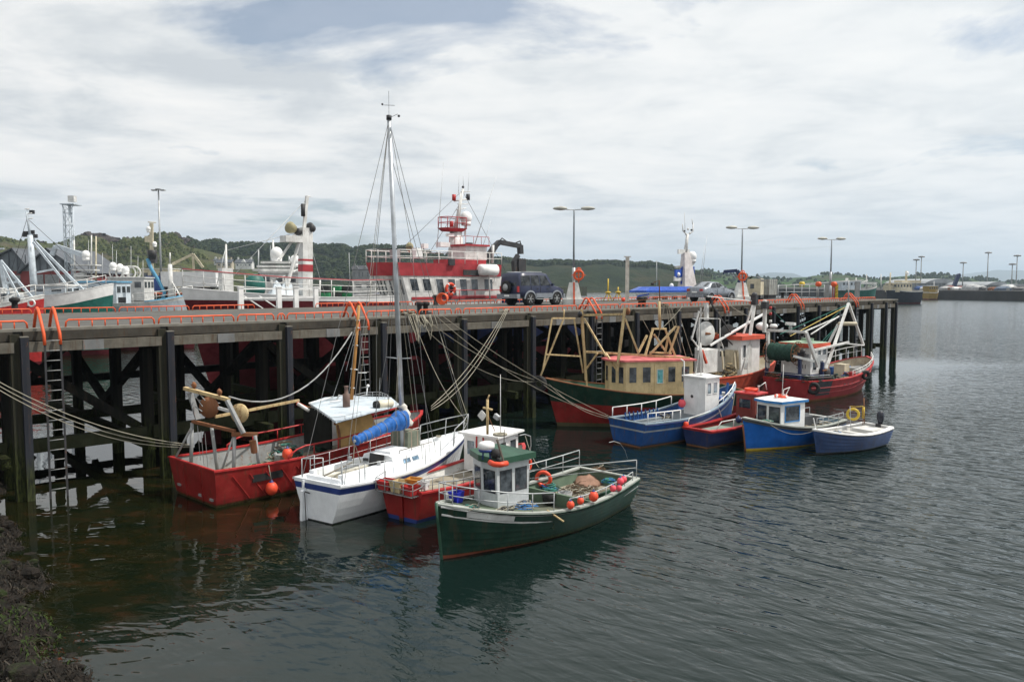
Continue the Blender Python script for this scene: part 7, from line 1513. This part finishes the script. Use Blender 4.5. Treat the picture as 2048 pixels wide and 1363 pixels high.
M().tube([(cs[0].x+.5, Y+.4, QZ), (cs[0].x+.5, Y+.4, ztp)], .10, 6).build('cable_tray', mPaleB, o)
def rail_far(lb, x0, x1, Y, n):
    o = thing('quay_rail', lb, 'railing', group='rails on the left quay'); a, b = q_at(x0, Y), q_at(x1, Y)
    M().tube([a+Vector((0, 0, .25)), b+Vector((0, 0, .25))], .06, 5).build('rail', mOrange, o); m = M()
    for i in range(n+1): q = a.lerp(b, i/n); m.tube([q, q+Vector((0, 0, .25))], .05, 4)
    m.build('upright', mOrange, o)['kind'] = 'stuff'
rail_far('orange quay rail left of the white trailer on the far quay', 262, 330, 89.5, 12); rail_far('orange quay rail under the white trailer on the far quay', 334, 430, 91, 16)
for px in (300, 336, 372, 408): 
    p = q_at(px, 97.4 if px > 390 else 96.2); M().box((p.x, p.y-3.0, 2.0), (.6, .5, 5.0)).build('quay_pile', mPile, bpy.data.objects['quay_ground'])
def person(lb, p, top, legs, skin, H=1.72, rz=0, skinm=None):
    o = thing('person', lb, 'person', p, rz)
    me = bpy.data.meshes.new('body'); V = [(0, 0, .92), (0, 0, 1.12), (0, 0, 1.36), (0, .0, 1.47), (0, .01, 1.60), (.09, 0, .88), (.11, .01, .48), (.11, -.02, .06), (.11, .12, .03), (-.09, 0, .88), (-.12, 0, .48), (-.13, -.02, .06), (-.13, .12, .03), (.17, 0, 1.38), (.23, .0, 1.12), (.24, .10, .90), (-.17, 0, 1.38), (-.23, .0, 1.12), (-.24, .10, .90)]
    E_s = [(0, 1), (1, 2), (2, 3), (3, 4), (0, 5), (5, 6), (6, 7), (7, 8), (0, 9), (9, 10), (10, 11), (11, 12), (2, 13), (13, 14), (14, 15), (2, 16), (16, 17), (17, 18)]
    R__ = [.15, .14, .16, .06, .105, .10, .075, .05, .045, .10, .075, .05, .045, .075, .055, .04, .075, .055, .04]
    me.from_pydata(V, E_s, []); b = bpy.data.objects.new('body', me); COL.objects.link(b); b.parent = o; md = b.modifiers.new('s', 'SKIN')
    for i, r in enumerate(R__): me.skin_vertices[0].data[i].radius = (r, r*.8)
    me.skin_vertices[0].data[0].use_root = True; b.modifiers.new('u', 'SUBSURF').levels = 1
    dg = bpy.context.evaluated_depsgraph_get(); m2 = bpy.data.meshes.new_from_object(b.evaluated_get(dg)); b.modifiers.clear(); b.data = m2
    for mt in (legs, top, skin): m2.materials.append(mt)
    for f in m2.polygons: z = f.center.z; f.material_index = 2 if (z > 1.46 or (z < .96 and abs(f.center.x) > .19)) else 1 if z > .9 else 0; f.use_smooth = True
    m = M(); m.ball((0, -.01, 1.66), .105, (.95, 1.05, .75), 10); m.build('hair', mDark, o); M().ball((0, .105, 1.59), .018, (1, 1.3, 1), 6).build('nose', skin, o)
    return o
mSkin = P('skin', (.45, .27, .20), .6, .1); person('person in dark jacket standing on the far-left quay beside another', q_at(264, 89), P('dark_jacket', (.04, .05, .08), .8, .2), mDark, mSkin, rz=2.5)
person('person in ochre jacket standing right of the one in dark jacket', q_at(285, 89), P('ochre_jacket', (.30, .16, .05), .8, .2), mDark, mSkin, rz=3.5)
# ---- houses on the hillside
def cottage(lb, px, py, Y, w_, h_, wallm, roofm, gables=0, n=3, d=None):
    p = atY(px, py, Y); o = thing('house', lb, 'house', (p.x, Y, p.z-1.5)); d = d or w_*.5; hh = h_+1.5
    M().box((0, d/2, hh/2), (w_, d, hh)).build('wall', wallm, o); m = M(); solid_quad(m, [Vector((-w_/2-.4, -.5, hh-.2)), Vector((w_/2+.4, -.5, hh-.2)), Vector((w_/2+.4, d/2, hh+d*.42)), Vector((-w_/2-.4, d/2, hh+d*.42))], .3); solid_quad(m, [Vector((w_/2+.4, d+.5, hh-.2)), Vector((-w_/2-.4, d+.5, hh-.2)), Vector((-w_/2-.4, d/2, hh+d*.42)), Vector((w_/2+.4, d/2, hh+d*.42))], .3); m.build('roof', roofm, o)
    M().add([(w_/2, 0, hh), (w_/2, d, hh), (w_/2, d/2, hh+d*.36), (-w_/2, 0, hh), (-w_/2, d, hh), (-w_/2, d/2, hh+d*.36)], [(0, 1, 2), (5, 4, 3)]).build('gable', wallm, o)
    for i in range(n): f = M().box((-w_/2+w_*(i+.5)/n, -.04, hh*.62), (w_/n*.34, .08, h_*.4)).build('window', mGlass, o)
    for s_ in (-1, 1): M().box((s_*w_*.4, d/2, hh+d*.5), (.9, .9, 1.6)).build('chimney', wallm, o)
    for g_ in range(gables): x = -w_/2+w_*(g_+.5)/gables; M().add([(x-w_*.12, -.3, 0), (x+w_*.12, -.3, 0), (x+w_*.12, -.3, hh+.5), (x, -.3, hh+d*.4), (x-w_*.12, -.3, hh+.5), (x-w_*.12, 1, 0), (x+w_*.12, 1, 0), (x+w_*.12, 1, hh+.5), (x, 1, hh+d*.4), (x-w_*.12, 1, hh+.5)], [(0, 1, 2, 3, 4), (1, 6, 7, 2), (5, 0, 4, 9), (2, 7, 8, 3), (4, 3, 8, 9)]).build('front_gable', wallm, o)
    return o
mHW = P('white_render', (.68, .68, .66), .7, .2, scale=.2); mHC = P('cream_render', (.50, .44, .34), .7, .3, scale=.2); mHG = P('grey_stone', (.22, .22, .22), .8, .3, scale=.2)
cottage('pale long cottage with grey roof on the left hillside', 448, 533, 470, 9, 2.6, mHC, mSlate); cottage('white house with dark roof and dormers right of the long cottage', 487, 533, 460, 9.5, 2.4, mHW, mSlate, 1, 4)
cottage('large grey stone mansion with gables at the foot of the wood', 722, 560, 430, 9.5, 6.0, mHG, P('dark_slate', (.06, .06, .07), .7, .3), 2, 4); cottage('white bungalow on the hillside at the far left of the picture middle', 437, 527, 520, 6, 2.2, mHW, mSlate)
cottage('cream house on the shore right of the dark blue car', 1114, 558, 800, 10, 4, mHC, mSlate); cottage('grey-roofed farmhouse above the shore left of the white post', 1222, 548, 900, 18, 3.5, mHG, mSlate); cottage('white farmhouse on the green hill right of the white post', 1274, 548, 900, 9, 5, mHW, mSlate); 
cottage('low white house near the shore below the farmhouse', 1205, 562, 830, 6, 3, mHW, mSlate); cottage('long white terrace with many windows on the far shore', 1272, 569, 800, 14, 3.0, mHW, mSlate, 0, 6)
# ---- right-hand quay with ships, sheds and light masts
g = M(); RQ = [at(2600, 606), at(2048, 601.5), at(1790, 597), at(1500, 588.5)]; zq = 3.4
edge = [(p.x, p.y) for p in RQ]; poly = edge+[(edge[-1][0]+60, edge[-1][1]+160), (edge[0][0]+500, edge[0][1]+330)]
n_ = len(poly); g.add([(x, y, -1) for x, y in poly]+[(x, y, zq) for x, y in poly], [tuple(range(n_, 2*n_))[::-1]]+[(i, (i+1) % n_, n_+(i+1) % n_, n_+i) for i in range(n_)]); tag(g.build('quay', P('dark_quay_stone', (.035, .033, .032), .9, .6, scale=.1)), kind='structure')
def rq(px, dY=0): 
    ed = [(1500, RQ[3].y), (1790, RQ[2].y), (2048, RQ[1].y), (2600, RQ[0].y)]
    for a, b in zip(ed, ed[1:]):
        if a[0] <= px <= b[0]: Y = a[1]+(b[1]-a[1])*(px-a[0])/(b[0]-a[0]); break
    return Y+dY
for k, (px, py) in enumerate(((1831, 521), (1841, 515), (1925, 527), (1974, 507), (2023, 530), (2032, 513))):
    Y = rq(px, 60); p = atY(px, 570, Y); zt = atY(px, py, Y).z; o = thing('light_mast', ('leftmost tall quay light mast at right', 'second tall quay light mast from the left at right', 'quay light mast behind the grey hangar', 'tallest quay light mast at right', 'shorter quay light mast near the right edge', 'rightmost quay light mast')[k], 'light mast', (p.x, Y, zq))
    M().tube([(0, 0, 0), (0, 0, zt-zq)], .28, 6, .18).build('pole', mGrey, o); M().lathe([(.3, 0), (1.4, .15), (1.4, .6), (.3, .8)], (0, 0, zt-zq), n=10).build('lamp_ring', mGrey, o)
def hangar(lb, px0, px1, Y, pyt, pye, wm, rm):
    a, b = atY(px0, 575, Y), atY(px1, 575, Y); ze = atY(0, pye, Y).z; zt = atY(0, pyt, Y).z; o = thing('hangar', lb, 'shed'); w_ = b.x-a.x; cx_ = (a.x+b.x)/2
    M().box((cx_, Y+20, (zq+ze)/2), (w_, 40, ze-zq)).build('wall', wm, o); rings = []
    for y in (Y-.5, Y+40.5): rings.append([Vector((cx_-w_/2*1.02+w_*1.02*u, y, ze+(zt-ze)*math.sin(u*math.pi)**.7)) for u in [i/10 for i in range(11)]])
    M().loft(rings, True, True, False).build('roof', rm, o)
    for i in range(9): M().box((a.x+w_*(i+.5)/9, Y-.1, (zq+ze)/2), (w_*.02, .15, ze-zq-.4)).build('cladding_rib', rm, o)
    return o
mHan = P('hangar_grey', (.22, .24, .25), .6, .3, scale=.1); mHan2 = P('hangar_roof_grey', (.34, .36, .38), .5, .3, scale=.1)
hangar('large grey round-roofed hangar on the right-hand quay', 1850, 1916, rq(1885, 70), 557, 566, mHan, mHan2); hangar('grey shed on the right-hand quay near the edge of the picture', 1974, 2016, rq(1995, 55), 563, 570, mHan, mHan2); hangar('low pale building cut by the right edge of the picture', 2014, 2070, rq(2040, 55), 568, 572, P('white_render', ()), mHan2)
o = thing('dock_crane', 'dark slanted crane jib beside the round-roofed hangar', 'crane'); Y = rq(1905, 40); Bm(o, 'jib', mBlueD, (atY(1908, 572, Y), atY(1917, 549, Y), 1.3), (atY(1915, 551, Y), atY(1920, 549, Y), 1.2))
rnd = random.Random(11); cols = [mRedB, mBlue, mWhite, mYellow, mGrey, mGreenM, mCream2, mDark]
gear = [(1838, 3.0, 1.6, mBlue, 'blue container left of the yellow work boat on the quay'), (1846, 2.0, 1.2, mWhite, 'small white van-like box by the blue container on the quay'), (1890, 4, 1.5, mGrey, 'grey heap in front of the round-roofed hangar'), (1899, 3, 1.8, P('faded_red', (.20, .06, .05), .6, .4), 'faded red stack in front of the round-roofed hangar'), (1912, 3.5, 1.3, mWhite, 'white stack right of the faded red one on the quay'), (1926, 5, 1.6, P('faded_red', ()), 'long faded red heap under the short light mast'), (1942, 6, 2.4, P('white_tarp', (.45, .46, .46), .7, .3), 'long pale covered pile right of the hangar'), (1958, 5, 2.0, P('white_tarp', ()), 'second pale covered pile left of the tallest light mast'), (1966, 2.5, 1.3, mDark, 'dark heap under the tallest light mast'), (1990, 4, 1.2, mRust, 'rusty heap in front of the grey shed'), (2006, 5, 1.5, P('dull_blue', (.08, .12, .18), .6, .4), 'dull blue stack in front of the grey shed'), (2022, 4, 2.0, mWhite, 'white box by the right-hand light masts'), (2038, 6, 1.3, mDark, 'dark heap at the right edge of the quay')]
for px, w_, h_, mt, lb in gear:
    Y = rq(px, 20+(px*7) % 19); p = atY(px, 575, Y); o = thing('stored_gear', lb, 'stored gear', (p.x, Y, zq)); rings = []
    for k_, (f_, z_) in enumerate(((1, 0), (1.02, h_*.55), (.8, h_*.85), (.45, h_))): rings.append([Vector((x*w_/2*f_*rnd.uniform(.85, 1.1), y*1.4*f_, z_*rnd.uniform(.9, 1.1))) for x, y in ((-1, -1), (-.3, -1.1), (.4, -1), (1, -1), (1, 1), (0, 1.1), (-1, 1))])
    M().loft(rings, True, True, False).build('heap', mt, o); M().box((w_*.2, -1.2, h_*.35), (w_*.25, .6, h_*.6)).build('crate', mGrey if mt is not mGrey else mRust, o)
def exg(o, g, h, fr):
    for px, py in ((1712, 555), (1733, 548), (1762, 548)): T(o, 'mast', mWhite, ([g(px, 578), g(px, py)], .25, .12))
    Bm(o, 'gantry', mWhite, (g(1690, 575), g(1694, 556), .5), (g(1706, 572), g(1735, 560), .3)); M().box(g(1712, 566), (10, 3, .5)).build('bridge_deck', mWhite, o)
far_boat('fishing_vessel', 'green trawler with white superstructure moored beyond the pier end', 205, 1682, 1762, 0, 577, mTeal, mPaleB, (1684, 1722), 562, 1, (), None, exg, 7, cat='fishing vessel')
def exc(o, g, h, fr):
    T(o, 'mast', mCream2, ([g(1779, 578), g(1781, 545)], .35, .2), ([g(1812, 560), g(1813, 542)], .35, .3)); dome(o, g(1814, 546), .5); M().box(g(1815, 563), (6, 4, .8)).build('bridge_wing', mCream2, o); M().box(g(1788, 575), (5, 3, 1.6)).build('deck_gear', mCream2, o)
far_boat('fishing_vessel', 'black and cream trawler at the right-hand quay', 235, 1765, 1832, 0, 581, P('blue_black_hull', (.02, .025, .04), .5, .3), mCream2, (1794, 1824), 566, -1, (), None, exc, 8, cat='fishing vessel')
far_boat('fishing_vessel', 'yellow work boat lying at the right-hand quay', rq(1870, -9), 1852, 1880, 0, 584, P('dull_ochre', (.30, .20, .04), .6, .5), P('dull_ochre', ()), (1858, 1876), 572, 1, ((1868, 575, 562, .2),), None, None, 5, cat='boat')
# ================================================================ weedy bank in the near left corner
def bank_z(x, y):
    # shoreline through photo points on z=0
    s_ = (x+8.1)*.96-(y-13.5)*-.10; edge = -(x+8.55+ (y-14.5)*.33 + .35*hnoise(x*1.2, y*1.2, .5)*3); return edge
pts_sh = [at(150, 1363), at(135, 1300), at(95, 1230), at(100, 1190), at(80, 1130), at(45, 1085), at(25, 1050), at(-40, 1020)]
def shore_x(y):
    P_ = [(-5.5, 6.0)]+[(p.x, p.y) for p in pts_sh]+[(-16, 26)]
    for a, b in zip(P_, P_[1:]):
        if a[1] <= y <= b[1]: u = (y-a[1])/(b[1]-a[1]); return a[0]*(1-u)+b[0]*u
    return P_[0][0] if y < 6 else P_[-1][0]
g = M(); vs = []; NX, NY = 90, 120
for j in range(NY+1):
    y = 7+j*(26-7)/NY; sx_ = shore_x(y)
    for i in range(NX+1):
        d = -2.2+i*(11.0/NX); x = sx_-d; z = .30*d if d > 0 else .55*d
        z = (.05 if d > 0 else 0)+min(z, .22+.16*d)+hnoise(x, y, .9)*.45*min(1, max(.15, d+.6))+hnoise(x, y, 3.2)*.10; vs.append((x, y, z))
g.add(vs, [(j*(NX+1)+i, (j+1)*(NX+1)+i, (j+1)*(NX+1)+i+1, j*(NX+1)+i+1) for j in range(NY) for i in range(NX)], True)
m_ = bpy.data.materials.new('weedy_rock'); m_.use_nodes = True; t = NT(m_.node_tree); tc = t.n('ShaderNodeTexCoord').outputs['Object']
a_ = t.noise(tc, 2.2, 8, .7); b_ = t.noise(tc, 9, 6, .7); c_ = t.noise(tc, .9, 4, .6)
col = t.mix(t.ramp(b_, [(.35, 0.), (.65, 1.)]), (.005, .0045, .004), (.028, .022, .017)); col = t.mix(t.ramp(t.math('ADD', t.math('MULTIPLY', a_, .5), t.math('MULTIPLY', c_, .5)), [(.53, 0.), (.62, .8)]), col, (.022, .038, .007))
bmp = t.n('ShaderNodeBump', ins={'Strength': 1.0, 'Distance': .08, 'Height': b_}); pbsdf(t, **{'Base Color': col, 'Roughness': .7, 'Normal': bmp.outputs[0], 'Specular IOR Level': .15})
tag(g.build('shore_bank', m_), kind='structure')
bpy.context.view_layer.update(); dg = bpy.context.evaluated_depsgraph_get(); bank = bpy.data.objects['shore_bank']
wc = [P('dark_wrack', (.007, .006, .004), .7, .4, spec=.15), P('brown_wrack', (.022, .014, .009), .7, .4, spec=.15), P('grey_wrack', (.045, .038, .030), .8, .4, spec=.1), P('green_algae', (.028, .050, .008), .8, .3, spec=.1)]
gs = M(); rnd = random.Random(3); cnt = 0
while cnt < 26000:
    y = rnd.uniform(9, 22); x = shore_x(y)-rnd.uniform(-.35, 5.5)
    ok, loc, nr, idx = bank.ray_cast(Vector((x, y, 6)), Vector((0, 0, -1)))
    cnt += 1
    if not ok or loc.z < -.12: continue
    n0 = hnoise(x, y, .35); gs.cur = 3 if (n0 > .16 and rnd.random() < .5) else rnd.choice((0, 0, 0, 1, 2)); a = rnd.uniform(0, 6.28); L = rnd.uniform(.06, .20); w_ = rnd.uniform(.003, .011)
    d = Vector((math.cos(a), math.sin(a), 0)); s_ = Vector((-d.y, d.x, 0))*w_; p0 = loc+Vector((0, 0, .01)); p1 = loc+d*L*.5+Vector((0, 0, rnd.uniform(.03, .09))); p2 = loc+d*L+Vector((0, 0, rnd.uniform(-.03, .05)))+s_*rnd.uniform(-3, 3)
    gs.add([p0-s_, p0+s_, p1+s_*1.3, p1-s_*1.3, p2], [(0, 1, 2, 3), (3, 2, 4)])
tag(gs.build('seaweed', wc), 'tangled brown and green seaweed covering the near-left bank', 'seaweed', kind='stuff')
for k in range(70):
    y = rnd.uniform(9.5, 21); x = shore_x(y)-rnd.uniform(-.2, 3.5); ok, loc, nr, idx = bank.ray_cast(Vector((x, y, 6)), Vector((0, 0, -1)))
    if not ok: continue
    r_ = rnd.uniform(.06, .2); o = M(); rr = [rnd.uniform(.75, 1.2) for _ in range(40)]
    vs = []; o.ball(loc+Vector((0, 0, r_*.2)), r_, (1.2, 1, .7), 8); o.v = [tuple(Vector(v)+Vector((hnoise(v[0]*9, v[1]*9, 1), hnoise(v[1]*9, v[2]*9, 1), 0))*r_*.35) for v in o.v]; o.sm = [False]*len(o.sm)
    o.build('stone', m_, bank)

# ================================================================ air
hz = M(); hz.box((0, 6450, 129.0), (24000, 13100, 262.0))
hm = bpy.data.materials.new('air'); hm.use_nodes = True; t = NT(hm.node_tree); v = t.n('ShaderNodeVolumePrincipled', ins={'Color': (.68, .84, 1.0, 1), 'Density': .00018, 'Anisotropy': .3}); o_ = t.n('ShaderNodeOutputMaterial'); t.link(v.outputs[0], o_.inputs['Volume'])
hzo = tag(hz.build('haze', hm), 'thin pale sea haze filling the air over the harbour', 'haze', kind='stuff')
